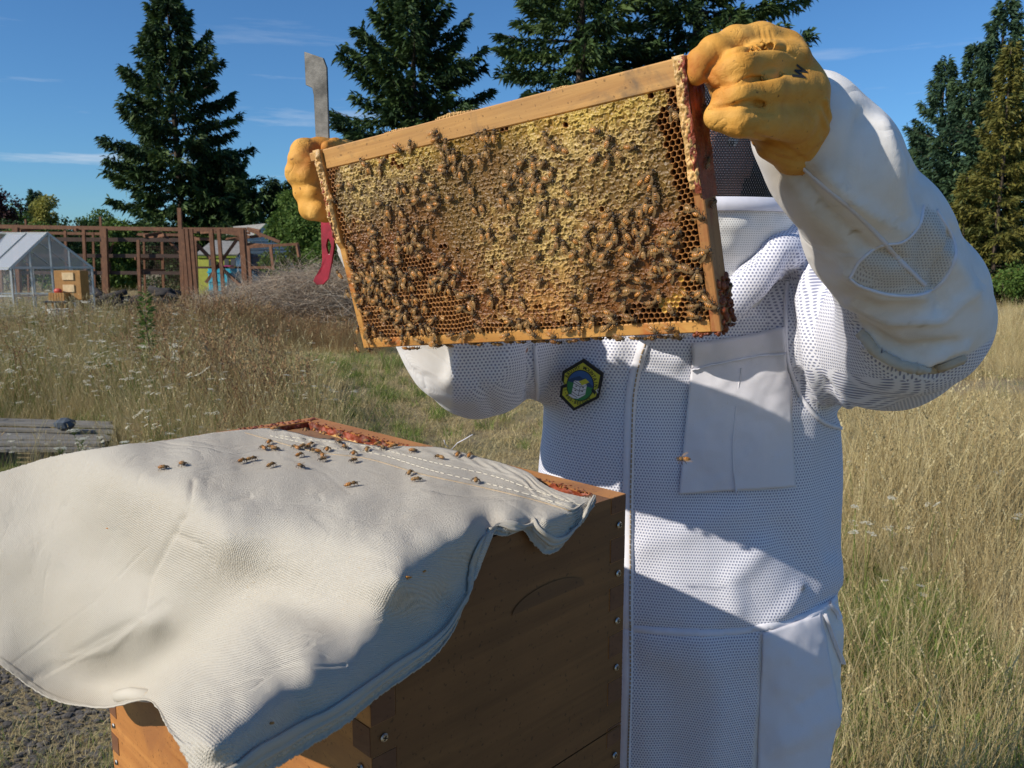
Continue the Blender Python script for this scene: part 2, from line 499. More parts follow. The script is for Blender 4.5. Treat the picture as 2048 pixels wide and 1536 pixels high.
M_CLOTH = cotton('canvas_cloth', (.585, .54, .46), 210, .8, .0009).m
M_HEM = cotton('canvas_hem', (.57, .525, .445)).m
M_POCKET = cotton('white_cotton', (.74, .73, .79), 700, .15, .0003, (.6, .55, .5), .1).m
M_TAPE = plain('white_tape', (.73, .73, .80), .8, var=.05, sc=60, bump=.15, bd=.0006)
M_THREAD = plain('thread', (.50, .46, .37), .8, var=.1, sc=200)
M_SEAM = plain('brown_seam_thread', (.36, .27, .17), .8, var=.2, sc=200)

def glove_material():
    m = mat('tan_leather')
    o = m.coord('Object')
    n = m.noise(o, 26, 6, .6, .4)
    col = m.ramp(n, [(.30, (.54, .235, .035)), (.5, (.64, .325, .065)), (.72, (.69, .385, .100))])
    st = m.n('Attribute', attribute_name='stain').outputs['Fac']
    s2 = m.noise(o, 60, 5, .7)
    col = m.mix(m.math('MULTIPLY', st, m.rng(s2, .35, .65, .35, 1.0)), col, (.42, .13, .025))
    sp = m.noise(o, 190, 2, .5)
    col = m.mix(m.rng(sp, .69, .75, 0, .7), col, (.12, .05, .02))
    m.base(col); m.p(Roughness=.68, Specular_IOR_Level=.22)
    vo = m.n('TexVoronoi', {'Scale': 900.0}); m.l(o, vo.inputs['Vector'])
    h = m.math('ADD', m.math('MULTIPLY', vo.outputs['Distance'], .35), m.math('MULTIPLY', m.noise(o, 160, 5, .6, 1.2), .9))
    h = m.math('ADD', h, m.math('ADD', m.math('MULTIPLY', creases(m, o, 34, 13), 2.4), m.math('MULTIPLY', creases(m, o, 90, 9), 1.0)))
    m.bump(h, .45, .0007)
    return m.m
M_GLOVE = glove_material()
M_INK = plain('black_ink', (.02, .02, .018), .6, var=.3, sc=300)

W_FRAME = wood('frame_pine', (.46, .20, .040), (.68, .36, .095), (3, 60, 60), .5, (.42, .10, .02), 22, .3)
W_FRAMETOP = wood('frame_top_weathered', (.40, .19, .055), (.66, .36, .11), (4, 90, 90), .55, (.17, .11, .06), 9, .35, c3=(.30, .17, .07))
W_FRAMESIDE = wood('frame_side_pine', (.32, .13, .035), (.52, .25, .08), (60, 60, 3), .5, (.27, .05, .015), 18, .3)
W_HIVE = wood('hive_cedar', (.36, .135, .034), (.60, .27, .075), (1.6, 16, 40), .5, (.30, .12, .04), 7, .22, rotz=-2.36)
W_HIVED = wood('hive_cedar_shaded', (.115, .045, .014), (.23, .100, .032), (16, 1.6, 40), .5, (.15, .06, .02), 7, .22, rotz=-2.36)  # same cedar darkened: shade of the right face painted in
W_HOLD = wood('hand_hold_shade', (.095, .038, .013), (.17, .075, .025), (16, 1.6, 40), .6, None, 7, .3, rotz=-2.36)
W_END = wood('hive_end_grain', (.13, .050, .020), (.20, .085, .035), (40, 40, 90), .7, None, 7, .4)
M_PROP = plain('propolis', (.20, .045, .012), .35, var=.6, sc=60, bump=.8, bd=.002)
M_REDP = plain('red_propolis', (.23, .045, .016), .5, var=.75, sc=50, bump=.7, bd=.002)
M_STEEL = plain('worn_steel', (.15, .14, .125), .5, metal=.55, var=.6, sc=38, bump=.3, bd=.0006)
M_REDPAINT = plain('red_paint', (.27, .012, .028), .4, var=.5, sc=40, bump=.35, bd=.0006)
M_SCREW = plain('screw_steel', (.5, .48, .45), .35, metal=1.0, var=.2, sc=100)
M_DARK = plain('dark_gap', (.02, .014, .010), .9)

def wax_material():
    m = mat('honeycomb_wax')
    a = m.n('Attribute', attribute_name='tint').outputs['Color']
    o = m.coord('Object')
    n = m.noise(o, 900, 3, .6); n2 = m.noise(o, 70, 4, .6)
    c = m.mix(m.rng(n2, .3, .7, 0, .35), a, (.9, .8, .6), 'MULTIPLY')
    m.base(c); m.p(Roughness=.46, Specular_IOR_Level=.42)
    m.bump(n, .25, .0004)
    return m.m
M_WAX = wax_material()
M_BURR = plain('pale_burr_wax', (.60, .36, .13), .4, var=.25, sc=120, bump=.5, bd=.001)
# ------------------------------------------------------------------ ground
def ground_h(x, y):
    p = np.stack([x*.16, y*.16, 0*x], 1); d = np.hypot(x, y)
    return fbm(p, 3, 2)*.05*np.clip(d/6, .1, 1)+np.clip((d-60)/300, 0, 1)*.0
def make_ground():
    a = np.concatenate([np.linspace(0, 40, 120), np.geomspace(41.5, 900, 26)])
    xs = np.concatenate([-a[::-1][:-1], a]); ys = np.concatenate([-np.geomspace(900, 3, 14), np.linspace(-2, 40, 126), np.geomspace(41.5, 900, 26)])
    X, Y = np.meshgrid(xs, ys, indexing='ij'); z = ground_h(X.ravel(), Y.ravel())
    V = np.stack([X.ravel(), Y.ravel(), z], 1); n, m = X.shape
    i = (np.arange(n-1)[:, None]*m+np.arange(m-1)[None, :]).ravel()
    t = mat('dry_meadow_soil'); o = t.coord('Object')
    n1 = t.noise(o, .55, 6, .65); n2 = t.noise(o, 9, 6, .7); n3 = t.noise(o, 60, 4, .7)
    c = t.ramp(n1, [(.30, (.24, .18, .10)), (.48, (.34, .27, .15)), (.60, (.19, .19, .07)), (.72, (.31, .25, .13))])
    c = t.mix(t.rng(n2, .35, .7, 0, .7), c, (.12, .09, .055)); c = t.mix(t.rng(n3, .5, .75, 0, .6), c, (.36, .29, .18))
    t.base(c); t.p(Roughness=.95); t.bump(n3, .8, .03)
    return link('ground', np_mesh('ground', V, np.stack([i, i+m, i+m+1, i+1], 1), t.m))
ground = make_ground(); ground['kind'] = 'structure'
def gz(x, y): return float(ground_h(np.array([x]), np.array([y]))[0])
def gp(px, d):
    """place on the ground: picture column px at distance d"""
    x = (px-1024)/F*d; return Vector((x, d, gz(x, d)))

# ------------------------------------------------------------------ grass and weeds (scattered by geometry nodes)
def leafmat(name, cols, rough=.7, trans=.25):
    m = mat(name); a = m.n('Attribute', attribute_name='tone').outputs['Fac']
    oi = m.n('ObjectInfo').outputs['Random']
    o = m.coord('Object')
    c = m.ramp(a, [(i/(len(cols)-1), c) for i, c in enumerate(cols)])
    m.base(c); m.p(Roughness=rough, Specular_IOR_Level=.25)
    tl = m.n('BsdfTranslucent'); m.l(c, tl.inputs[0]); mx = m.n('MixShader', {0: trans}); m.l(m.b.outputs[0], mx.inputs[1]); m.l(tl.outputs[0], mx.inputs[2]); m.l(mx.outputs[0], m.out.inputs[0])
    return m.m
G_DRY = leafmat('dry_grass', [(.34, .25, .115), (.52, .42, .20), (.62, .53, .30), (.42, .31, .15)])
G_GRN = leafmat('green_grass', [(.08, .14, .025), (.17, .25, .045), (.27, .32, .08), (.12, .17, .04)])
G_RED = leafmat('rusty_weed', [(.20, .11, .06), (.33, .20, .10), (.28, .19, .09), (.40, .29, .16)])
G_WHT = leafmat('white_umbel', [(.50, .50, .40), (.66, .64, .52), (.58, .55, .42)], .8, .15)
def blades(n, h, w, spread, lean, seed, mats, mi=0, kind='blade', tone=(0, 1)):
    r = np.random.default_rng(seed); V = []; Q = []; T = []
    for b in range(n):
        a = r.uniform(0, 2*math.pi); rad = spread*math.sqrt(r.uniform()); x, y = rad*math.cos(a), rad*math.sin(a)
        hh = h*r.uniform(.45, 1.0); la = r.uniform(0, 2*math.pi); l = lean*r.uniform(.1, 1)*hh; ww = w*r.uniform(.6, 1.2)
        sx, sy = -math.sin(la)*ww/2, math.cos(la)*ww/2; tn = r.uniform(*tone)
        k = len(V)
        for t in (0, .4, .75, 1.0):
            cx, cy, cz = x+math.cos(la)*l*t*t, y+math.sin(la)*l*t*t, hh*(t-.18*lean*t*t)
            s = (1-t**1.6)*.95+.05
            V += [(cx-sx*s, cy-sy*s, cz), (cx+sx*s, cy+sy*s, cz)]; T += [tn, tn]
        for i in range(3): Q.append((k+2*i, k+2*i+1, k+2*i+3, k+2*i+2))
    return V, Q, T
def clump(name, specs, mats):
    V, Q, T, MI = [], [], [], []
    for (mi, v, q, t) in specs:
        k = len(V); V += v; Q += [tuple(k+i for i in f) for f in q]; T += t; MI += [mi]*len(q)
    return bpy.data.objects.new(name, np_mesh(name, V, Q, mats, False, {'tone': np.array(T)}, None, MI))
def seedhead(r, x, y, z, dx, dy, L, w):
    V, Q = [], []
    for j in range(9):
        t = j/9; a = r.uniform(0, 6.28); s = w*(1-abs(t-.4)); px_, py_, pz = x+dx*L*t, y+dy*L*t, z+L*t*.8
        V += [(px_, py_, pz), (px_+math.cos(a)*s, py_+math.sin(a)*s, pz+w*.6), (px_, py_, pz+w*1.6), (px_-math.cos(a)*s*.4, py_-math.sin(a)*s*.4, pz+w*.9)]
        k = len(V)-4; Q.append((k, k+1, k+2, k+3))
    return V, Q
def stalks(n, h, spread, seed, head_w, head_l, w=.0022, lean=.35):
    r = np.random.default_rng(seed); V, Q, T = [], [], []
    for b in range(n):
        a = r.uniform(0, 6.28); rad = spread*math.sqrt(r.uniform()); x, y = rad*math.cos(a), rad*math.sin(a); la = r.uniform(0, 6.28); hh = h*r.uniform(.6, 1); l = lean*hh*r.uniform(.1, 1)
        tn = r.uniform(0, 1); k = len(V)
        for c in (0, 1):
            sx, sy = (w/2, 0) if c == 0 else (0, w/2); k = len(V)
            for t in (0, .5, 1.0):
                V += [(x+math.cos(la)*l*t*t-sx, y+math.sin(la)*l*t*t-sy, hh*t), (x+math.cos(la)*l*t*t+sx, y+math.sin(la)*l*t*t+sy, hh*t)]; T += [tn]*2
            Q += [(k, k+1, k+3, k+2), (k+2, k+3, k+5, k+4)]
        v, q = seedhead(r, x+math.cos(la)*l, y+math.sin(la)*l, hh, math.cos(la)*.5, math.sin(la)*.5, head_l, head_w)
        k = len(V); V += v; Q += [tuple(k+i for i in f) for f in q]; T += [tn]*len(v)
    return V, Q, T
def umbels(n, h, spread, seed, R):
    """wild-carrot heads: a stalk and a flat lacy disc of small florets"""
    r = np.random.default_rng(seed); S, SQ_, ST = [], [], []; V, Q, T = [], [], []
    for b in range(n):
        a = r.uniform(0, 6.28); rad = spread*math.sqrt(r.uniform()); x, y = rad*math.cos(a), rad*math.sin(a); hh = h*r.uniform(.6, 1); la = r.uniform(0, 6.28); l = .2*hh
        ex, ey = x+math.cos(la)*l, y+math.sin(la)*l
        for c in (0, 1):
            sx, sy = (.0016, 0) if c == 0 else (0, .0016); k = len(S)
            S += [(x-sx, y-sy, 0), (x+sx, y+sy, 0), (ex+sx, ey+sy, hh), (ex-sx, ey-sy, hh)]; SQ_.append((k, k+1, k+2, k+3)); ST += [r.uniform()]*4
        rr = R*r.uniform(.6, 1.1); tx, ty = r.uniform(-.3, .3), r.uniform(-.3, .3)
        for j in range(34):
            q = rr*math.sqrt(r.uniform()); aa = r.uniform(0, 6.28); fx, fy = q*math.cos(aa), q*math.sin(aa); z = hh+.012+fx*tx+fy*ty-q*q*4+r.uniform(-.002, .002); s = r.uniform(.003, .006)
            k = len(V); V += [(ex+fx-s, ey+fy, z), (ex+fx, ey+fy-s, z+.001), (ex+fx+s, ey+fy, z), (ex+fx, ey+fy+s, z+.001)]; Q.append((k, k+1, k+2, k+3)); T += [r.uniform()]*4
    return (S, SQ_, ST), (V, Q, T)
def scatter(name, clumps, pts, rot, scl, idx, label=None):
    me = bpy.data.meshes.new(name); n = len(pts); me.vertices.add(n); me.vertices.foreach_set('co', np.asarray(pts, np.float32).ravel())
    for an, ty, arr in (('rot', 'FLOAT_VECTOR', rot), ('scl', 'FLOAT', scl), ('pick', 'INT', idx)):
        a = me.attributes.new(an, ty, 'POINT')
        a.data.foreach_set('vector' if ty == 'FLOAT_VECTOR' else 'value', np.asarray(arr, np.int32 if ty == 'INT' else np.float32).ravel())
    o = link(name, me); c = bpy.data.collections.new(name+'_clumps')
    for q in clumps: c.objects.link(q)
    ng = bpy.data.node_groups.new(name+'_scatter', 'GeometryNodeTree')
    ng.interface.new_socket('Geometry', in_out='INPUT', socket_type='NodeSocketGeometry'); ng.interface.new_socket('Geometry', in_out='OUTPUT', socket_type='NodeSocketGeometry')
    N, L = ng.nodes, ng.links
    gi, go = N.new('NodeGroupInput'), N.new('NodeGroupOutput')
    ci = N.new('GeometryNodeCollectionInfo'); ci.inputs['Collection'].default_value = c; ci.inputs['Separate Children'].default_value = True; ci.inputs['Reset Children'].default_value = True
    ip = N.new('GeometryNodeInstanceOnPoints'); ip.inputs['Pick Instance'].default_value = True
    def att_(nm, ty):
        a = N.new('GeometryNodeInputNamedAttribute'); a.data_type = ty; a.inputs['Name'].default_value = nm; return a.outputs['Attribute']
    L.new(gi.outputs[0], ip.inputs['Points']); L.new(ci.outputs[0], ip.inputs['Instance'])
    L.new(att_('rot', 'FLOAT_VECTOR'), ip.inputs['Rotation']); L.new(att_('scl', 'FLOAT'), ip.inputs['Scale']); L.new(att_('pick', 'INT'), ip.inputs['Instance Index'])
    L.new(ip.outputs[0], go.inputs[0])
    md = o.modifiers.new('scatter', 'NODES'); md.node_group = ng
    o['kind'] = 'stuff'
    if label: o['label'] = label
    return o
names = 'abcdefghijklmnop'
DRY = [clump('dry_clump_'+names[k], [(0, *blades(46, .30, .0042, .13, .75, 100+k, 0))], [G_DRY]) for k in range(4)]
FINE = [clump('fine_clump_'+names[k], [(0, *blades(30, .55, .0030, .16, .55, 200+k, 0)), (0, *stalks(7, .62, .16, 300+k, .0065, .07))], [G_DRY]) for k in range(4)]
GRN = [clump('green_clump_'+names[k], [(0, *blades(60, .26, .0060, .11, 1.1, 400+k, 0))], [G_GRN]) for k in range(3)]
MIXC = [clump('mixed_clump_'+names[k], [(0, *blades(26, .20, .0045, .13, 1.0, 500+k, 0)), (1, *blades(26, .24, .0045, .13, .9, 520+k, 0))], [G_GRN, G_DRY]) for k in range(3)]
RED = [clump('rusty_clump_'+names[k], [(0, *stalks(16, .62, .16, 600+k, .014, .16, .004, .3)), (0, *blades(24, .4, .006, .14, .8, 620+k, 0))], [G_RED]) for k in range(3)]
UMB = []
for k in range(3):
    a, b = umbels(4, .62, .22, 700+k, .034)
    UMB.append(clump('umbel_clump_'+names[k], [(0, *a), (1, *b), (0, *blades(12, .35, .005, .14, .8, 720+k, 0))], [G_GRN, G_WHT]))
MAT_ = [clump('thatch_clump_'+names[k], [(0, *blades(60, .075, .0055, .20, 2.2, 800+k, 0))], [G_DRY]) for k in range(3)]
CLUMPS = DRY+FINE+GRN+MIXC+RED+UMB+MAT_   # 4,4,3,3,3,3,3
IX = dict(dry=(0, 4), fine=(4, 8), grn=(8, 11), mix=(11, 14), red=(14, 17), umb=(17, 20), mat=(20, 23))
# collections sort children by name, so picks follow the sorted order
order = sorted(range(len(CLUMPS)), key=lambda i: CLUMPS[i].name)
pos_of = {i: k for k, i in enumerate(order)}
def sow(name, n, d0, d1, px0, px1, weights, scale, seed, keep=None, power=1.0, label=None):
    r = np.random.default_rng(seed)
    d = (d0**power+(d1**power-d0**power)*r.uniform(size=n))**(1/power)
    px = r.uniform(px0, px1, n); x = (px-1024)/F*d; y = d
    pyg = 518+CAMZ/d*F
    ks = list(weights); w = np.array([weights[k] for k in ks], float)
    pt = fbm(np.stack([x*.35, y*.35, 0*x+seed], 1), 3, 90)
    ch = r.choice(len(ks), n, p=w/w.sum())
    idx = np.array([pos_of[r.integers(*IX[ks[c]])] for c in ch])
    ok = np.ones(n, bool)
    if keep is not None: ok = keep(px, pyg, x, y, pt, np.array(ks)[ch], r)
    # nothing grows through the person, the hive or the pallet
    ok &= ~((np.abs(x-.15) < .55) & (np.abs(y-1.1) < .75)) & (y > .9)
    ok &= ~in_poly(x, y, PAL)
    x, y, d, idx = x[ok], y[ok], d[ok], idx[ok]; n = len(x)
    z = ground_h(x, y)-.005
    s = scale*r.uniform(.6, 1.25, n)*(1+.45*pt[ok])
    rot = np.stack([r.normal(0, .22, n), r.normal(0, .22, n), r.uniform(0, 6.28, n)], 1)
    return scatter(name, CLUMPS, np.stack([x, y, z], 1), rot, s, idx, label)
PALC = [gp(-90, 6.0), gp(-60, 7.4), gp(205, 7.2), gp(190, 6.0)]
PAL = [(p.x, p.y) for p in PALC]
L0, L1 = -250, 1080
def near_left(px, py, x, y, pt, k, r):
    tall = np.isin(k, ['umb', 'fine', 'red', 'dry'])
    zone = in_poly(px, py, [(-300, 560), (300, 600), (420, 640), (520, 700), (640, 800), (600, 1000), (200, 1100), (-300, 1200)])
    mown = ~zone
    return np.where(tall, zone | (r.uniform(size=len(px)) < .08), True)
# tall weeds on the left
def lw(px, py, x, y, pt, k, r):
    # weeds fill the left; their edge runs diagonally to the back corner of the hive
    edge = np.interp(y, [3.5, 6, 8, 11, 14, 20, 30], [420, 690, 640, 560, 450, 380, 330])
    ok = px < edge+60*pt
    red = (k == 'red'); zr = in_poly(px, py, [(230, 640), (330, 640), (560, 760), (620, 900), (400, 900), (260, 780)])
    ok &= (~red) | (zr & (r.uniform(size=len(px)) < .9)) | (r.uniform(size=len(px)) < .12)
    um = (k == 'umb'); ok &= (~um) | (px < 380) | (r.uniform(size=len(px)) < .25)
    return ok
sow('weed_meadow', 9500, 5.6, 19, L0, 760, dict(fine=4, dry=3, umb=2.2, red=1.3, mix=2.2, grn=1.4), .88, 1, lw, 1.6, 'tall dry weeds with white umbels left of the hive')
def mw_(px, py, x, y, pt, k, r):
    g = (k == 'grn') | (k == 'mix')
    band = np.exp(-((y-np.interp(px, [300, 720], [15.5, 14.0]))/1.6)**2)
    return np.where(g, (pt+band*1.2-.25) > r.uniform(size=len(px))*.9, True)
sow('mown_grass', 15000, 3.0, 22, 250, 1120, dict(mat=9, dry=.5, mix=1.3, grn=2.0), .62, 2, mw_, 1.5, 'short dry mown grass behind the hive')
sow('far_grass', 5200, 17, 34, -150, 1150, dict(fine=3, dry=4, mat=2, mix=1), .85, 3, None, 1.4, 'dry grass in front of the timber frame')
# right-hand field
def rf(px, py, x, y, pt, k, r):
    g = (k == 'grn') | (k == 'mix'); return np.where(g, (pt > -.1+.3*(y > 9)) , True)
sow('field_grass', 9500, 1.9, 9.5, 1590, 2150, dict(dry=1.3, fine=.5, grn=2.2, mix=4.6, mat=5, umb=.05), .64, 4, rf, 1.5, 'dry field grass with green tufts right of the beekeeper')
def rf2(px, py, x, y, pt, k, r): return np.where((k == 'grn'), pt > .15, True)
sow('golden_field', 8500, 10.5, 38, 1620, 2200, dict(fine=6, dry=4, mat=1.0, mix=1.6, umb=.12, grn=.8), .80, 5, rf2, 1.5, 'golden dry grass field in front of the conifers')
sow('brush_foot_grass', 2200, 13.2, 16.2, 360, 770, dict(fine=4, dry=4, mix=1, red=1.5), 1.05, 8, lambda px, py, x, y, pt, k, r: y > np.interp(px, [360, 770], [14.5, 13.2]), 1.4, 'dry tall grass at the foot of the brush pile')
sow('tall_stalks', 170, 1.9, 6.5, 1690, 2120, dict(fine=1), 1.0, 9, None, 1.3, 'sparse tall seed stalks at the right')
# big green tuft at the lower right, bare ground at the lower left
def one(px, py, x, y, pt, k, r): return in_poly(px, py, [(1740, 1290), (1860, 1250), (1985, 1330), (1990, 1420), (1900, 1470), (1760, 1420)])
sow('green_tuft', 900, 2.3, 3.6, 1700, 2000, dict(grn=4, mix=2, dry=.6), .58, 6, one, 1.0, 'bright green grass tuft at the lower right')
sow('ground_litter', 1000, 1.35, 4.5, -200, 420, dict(mat=6, mix=1, dry=.6), .42, 7, None, 1.4, 'sparse dry litter on dark soil beside the hive')
# dark gritty soil by the hive
mb = MB(); r = random.Random(2)
for k in range(5200):
    d = r.uniform(1.5, 4.2); px = r.uniform(-150, 330); q = gp(px, d); s = r.uniform(.004, .016)
    mb.ball((q.x, q.y, q.z+s*.3), (s, s*r.uniform(.6, 1), s*.6), 5, 4)
tag(mb.build('gravel', plain('dark_gravel', (.085, .075, .065), .85, var=.6, sc=12)), kind='stuff')

# ------------------------------------------------------------------ wooden pallet lying in the weeds at the left
M_GREYW = wood('grey_weathered_board', (.13, .12, .10), (.28, .26, .225), (2, 26, 26), .85, None, 7, .6)
pal = empty('wooden_pallet', (0, 0, 0)); tag(pal, 'weathered grey slatted wooden deck lying in the weeds left of the hive', 'wooden pallet')
nb = 9
for i in range(nb):
    t0, t1 = i/nb, (i+.55)/nb
    a0, a1 = PALC[0].lerp(PALC[1], t0), PALC[0].lerp(PALC[1], t1); b0, b1 = PALC[3].lerp(PALC[2], t0), PALC[3].lerp(PALC[2], t1)
    mb = MB(); z = .125; b0 = b0+Vector((RNG.uniform(-.05, .08), 0, 0)); b1 = b1+Vector((RNG.uniform(-.05, .08), 0, 0))
    dz = RNG.uniform(-.02, .02)
    lo = [Vector((p.x, p.y, z+dz)) for p in (a0, b0, b1, a1)]; hi = [p+Vector((0, 0, .022)) for p in lo]
    mb.add(lo+hi, [(0, 3, 2, 1), (4, 5, 6, 7), (0, 1, 5, 4), (1, 2, 6, 5), (2, 3, 7, 6), (3, 0, 4, 7)])
    mb.build('slat', M_GREYW, pal)
for t in (.06, .5, .94):
    a = PALC[0].lerp(PALC[3], t); b = PALC[1].lerp(PALC[2], t); mb = MB(); mb.bar((a.x, a.y, .062), (b.x, b.y, .062), .09, .12); mb.build('bearer', M_GREYW, pal)
# ------------------------------------------------------------------ trees
def tree_mats(name, cols, trans=.15): return leafmat(name, cols, .65, trans)
T_DARK = tree_mats('fir_needles', [(.016, .038, .016), (.034, .066, .022), (.060, .105, .030), (.095, .145, .040)])
T_BLUE = tree_mats('blue_green_needles', [(.022, .052, .030), (.045, .090, .050), (.075, .130, .062), (.105, .160, .065)])
T_YEL = tree_mats('yellowing_needles', [(.07, .085, .020), (.14, .14, .032), (.20, .175, .040), (.10, .11, .026)])
T_GRN = tree_mats('broad_leaves', [(.05, .10, .02), (.09, .16, .03), (.14, .21, .045), (.07, .12, .03)], .3)
T_LIME = tree_mats('lime_leaves', [(.20, .22, .045), (.30, .30, .07), (.38, .36, .10), (.25, .26, .06)], .3)
T_PURP = tree_mats('purple_leaves', [(.040, .016, .022), (.065, .028, .032), (.09, .05, .04), (.05, .03, .025)])
M_BARK = plain('bark', (.075, .055, .040), .9, var=.4, sc=6, bump=.8, bd=.02)
def foliage(name, B, Dr, Ln, Wd, tone, m, parent, seed):
    """sprays: base B, direction Dr (unit), length, width -> little bent leaf blades, two crossed per spray"""
    r = np.random.default_rng(seed); n = len(B)
    up = r.normal(size=(n, 3)); s = np.cross(Dr, up); s /= np.linalg.norm(s, axis=1)[:, None]+1e-9
    q = np.cross(s, Dr)
    mid = B+Dr*(Ln*.5)[:, None]+q*(Ln*.10)[:, None]; tip = B+Dr*Ln[:, None]-np.array([0, 0, 1])*(Ln*.18)[:, None]
    V = np.stack([B, mid+s*(Wd*.5)[:, None], tip, mid-s*(Wd*.5)[:, None]], 1).reshape(-1, 3)
    i = np.arange(n)*4; Q = np.stack([i, i+1, i+2, i+3], 1)
    me = np_mesh(name, V, Q, m, False, {'tone': np.repeat(tone, 4)})
    return link(name, me, parent)
def gpt(px, d, H):
    """foot of a tree whose upper part stands in picture column px"""
    k = CP-.75*(H-CAMZ)*SP/d
    x = (px-1024)/F*d*k; return Vector((x, d, gz(x, d)))
def conifer(base, H, R, m, seed, label, group=None, cat='tree', skirt=.06, prof=.85, droop=.35, dens=1.0, tuft=.36, name='conifer_tree', upturn=.25, trunk_r=None, gaps=0.0, bare=None, lean=0.0, narrow=None, env_=None):
    r = np.random.default_rng(seed)
    root = empty(name, base); tag(root, label, cat, group)
    tr = trunk_r or H*.016
    mb = MB(); k = 12
    mb.tube([(lean*H*(i/k)**2, math.sin(i*.7)*.01*H*(i/k), H*i/k) for i in range(k+1)], [tr*(1-i/k)**.8+.012 for i in range(k+1)], 8)
    mb.build('trunk', M_BARK, root, True)
    Bs, Ds, Ls, Ws, Ts = [], [], [], [], []
    limb = MB()
    nb = int(15*H**.75*dens)
    for b in range(nb):
        t = skirt+(1-skirt)*((b+r.uniform(0, 1))/nb)**.92
        z = H*t
        if r.uniform() < gaps and t < .92: continue
        env = (1-t)**prof if env_ is None else np.interp(t, *env_)
        if narrow: env *= np.interp(t, *narrow)
        L = R*env*r.uniform(.55, 1.12)+.12
        az = b*2.39996+r.uniform(-.5, .5)
        ca, sa = math.cos(az), math.sin(az)
        rise = np.interp(t, [0, .5, 1], [-.05, .12, 1.1]); 
        ns = max(3, int(L/.28)); 
        s_ = np.linspace(0, 1, ns+1)
        hx = L*s_; hz = rise*L*s_-droop*L*s_**1.6*(1-t*.7)+upturn*L*np.maximum(s_-.6, 0)**1.5*1.8
        cx = lean*H*t*t
        pts = np.stack([cx+ca*hx, sa*hx, z+hz], 1)
        if L > R*.35 and b % 2 == 0:
            limb.tube([tuple(p) for p in pts[::max(1, ns//3)]], [max(.008, tr*.22*(1-i/4)) for i in range(len(pts[::max(1, ns//3)]))], 4, cap=False)
        nt = int(dens*(26+L*100))
        u = r.uniform(.12, 1, nt)**.8
        P0 = np.stack([np.interp(u, s_, pts[:, i]) for i in range(3)], 1)
        side = np.where(r.uniform(size=nt) < .5, -1, 1)
        sw = L*.30*(1-u*.75)*r.uniform(.0, 1, nt)+.04
        perp = np.array([-sa, ca, 0]); fwd = np.array([ca, sa, .05])
        hang = -r.uniform(0, 1, nt)*sw*.55-.02
        P1 = P0+perp*(side*sw)[:, None]*.9+fwd*(sw*.5)[:, None]; P1[:, 2] += hang+r.normal(0, .05, nt)
        D_ = perp*(side*.75)[:, None]+fwd*.8+r.normal(0, .42, (nt, 3)); D_[:, 2] -= .12
        D_ /= np.linalg.norm(D_, axis=1)[:, None]
        Bs.append(P1); Ds.append(D_); Ls.append(tuft*r.uniform(.55, 1.3, nt)); Ws.append(tuft*.27*r.uniform(.6, 1.3, nt)); Ts.append(np.clip(r.normal(.45+.18*r.normal(), .22, nt), 0, 1))
    foliage('crown', np.concatenate(Bs), np.concatenate(Ds), np.concatenate(Ls), np.concatenate(Ws), np.concatenate(Ts), m, root, seed+1)
    if limb.v: limb.build('limbs', M_BARK, root)
    return root
def broadleaf(base, H, R, m, seed, label, group=None, n=9000, leaf=.16, name='broadleaf_tree', cat='tree', z0=.2, blobs=26):
    r = np.random.default_rng(seed); root = empty(name, base); tag(root, label, cat, group)
    mb = MB(); mb.tube([(0, 0, 0), (.1*R, 0, H*.3), (.05*R, .05*R, H*.7)], [H*.03, H*.02, H*.008], 7)
    C = []
    for k in range(blobs):
        a = r.uniform(0, 6.28); t = r.uniform(z0, 1)**.8; rad = R*math.sin(math.pi*min(max((t-z0*.5)/(1.02-z0*.5), .05), .97))**.7*r.uniform(.2, .95)
        C.append((rad*math.cos(a), rad*math.sin(a), H*t, R*r.uniform(.18, .38)))
        mb.tube([(0, 0, H*.3), (rad*.5*math.cos(a), rad*.5*math.sin(a), H*(t*.6+.1)), C[-1][:3]], [H*.008, H*.005, H*.002], 4, cap=False)
    mb.build('trunk', M_BARK, root, True)
    C = np.array(C); ch = r.integers(0, len(C), n); d = r.normal(size=(n, 3)); d /= np.linalg.norm(d, axis=1)[:, None]
    B = C[ch, :3]+d*(C[ch, 3]*r.uniform(.45, 1.05, n))[:, None]*np.array([1, 1, .8])
    B[:, 2] = np.maximum(B[:, 2], .05)
    D_ = d+r.normal(0, .7, (n, 3)); D_ /= np.linalg.norm(D_, axis=1)[:, None]
    foliage('crown', B, D_, leaf*r.uniform(.6, 1.3, n), leaf*.6*r.uniform(.6, 1.2, n), np.clip(r.normal(.5, .25, n)+(r.uniform(size=len(C))*.3-.15)[ch], 0, 1), m, root, seed+1)
    return root
FIR = ([0, .15, .40, .62, .80, .92, 1], [.80, 1, 1, .72, .36, .14, .0])
SPR = ([0, .1, .35, .65, .85, .95, 1], [.9, 1, .82, .46, .20, .08, .0])
conifer(gpt(345, 44, 15.1), 15.1, 3.9, T_DARK, 21, 'tall dark open fir with drooping layered boughs left of the hive tool', droop=.30, dens=1.15, tuft=.42, skirt=.10, upturn=.4, lean=-.012, env_=FIR)
conifer(gpt(826, 40, 15.4), 15.4, 4.4, T_DARK, 22, 'dark fir cut by the top of the photo behind the middle of the frame', droop=.22, dens=1.15, tuft=.42, skirt=.12, upturn=.35, env_=FIR)
conifer(gpt(1165, 36, 19.5), 19.5, 4.0, T_DARK, 23, 'broad fir rising behind the right half of the frame', droop=.22, dens=1.1, tuft=.40, env_=FIR)
conifer(gpt(1400, 38, 21.0), 21.0, 5.4, T_DARK, 24, 'broadest dark fir, directly behind the raised right glove', droop=.25, dens=1.1, tuft=.42, env_=FIR)
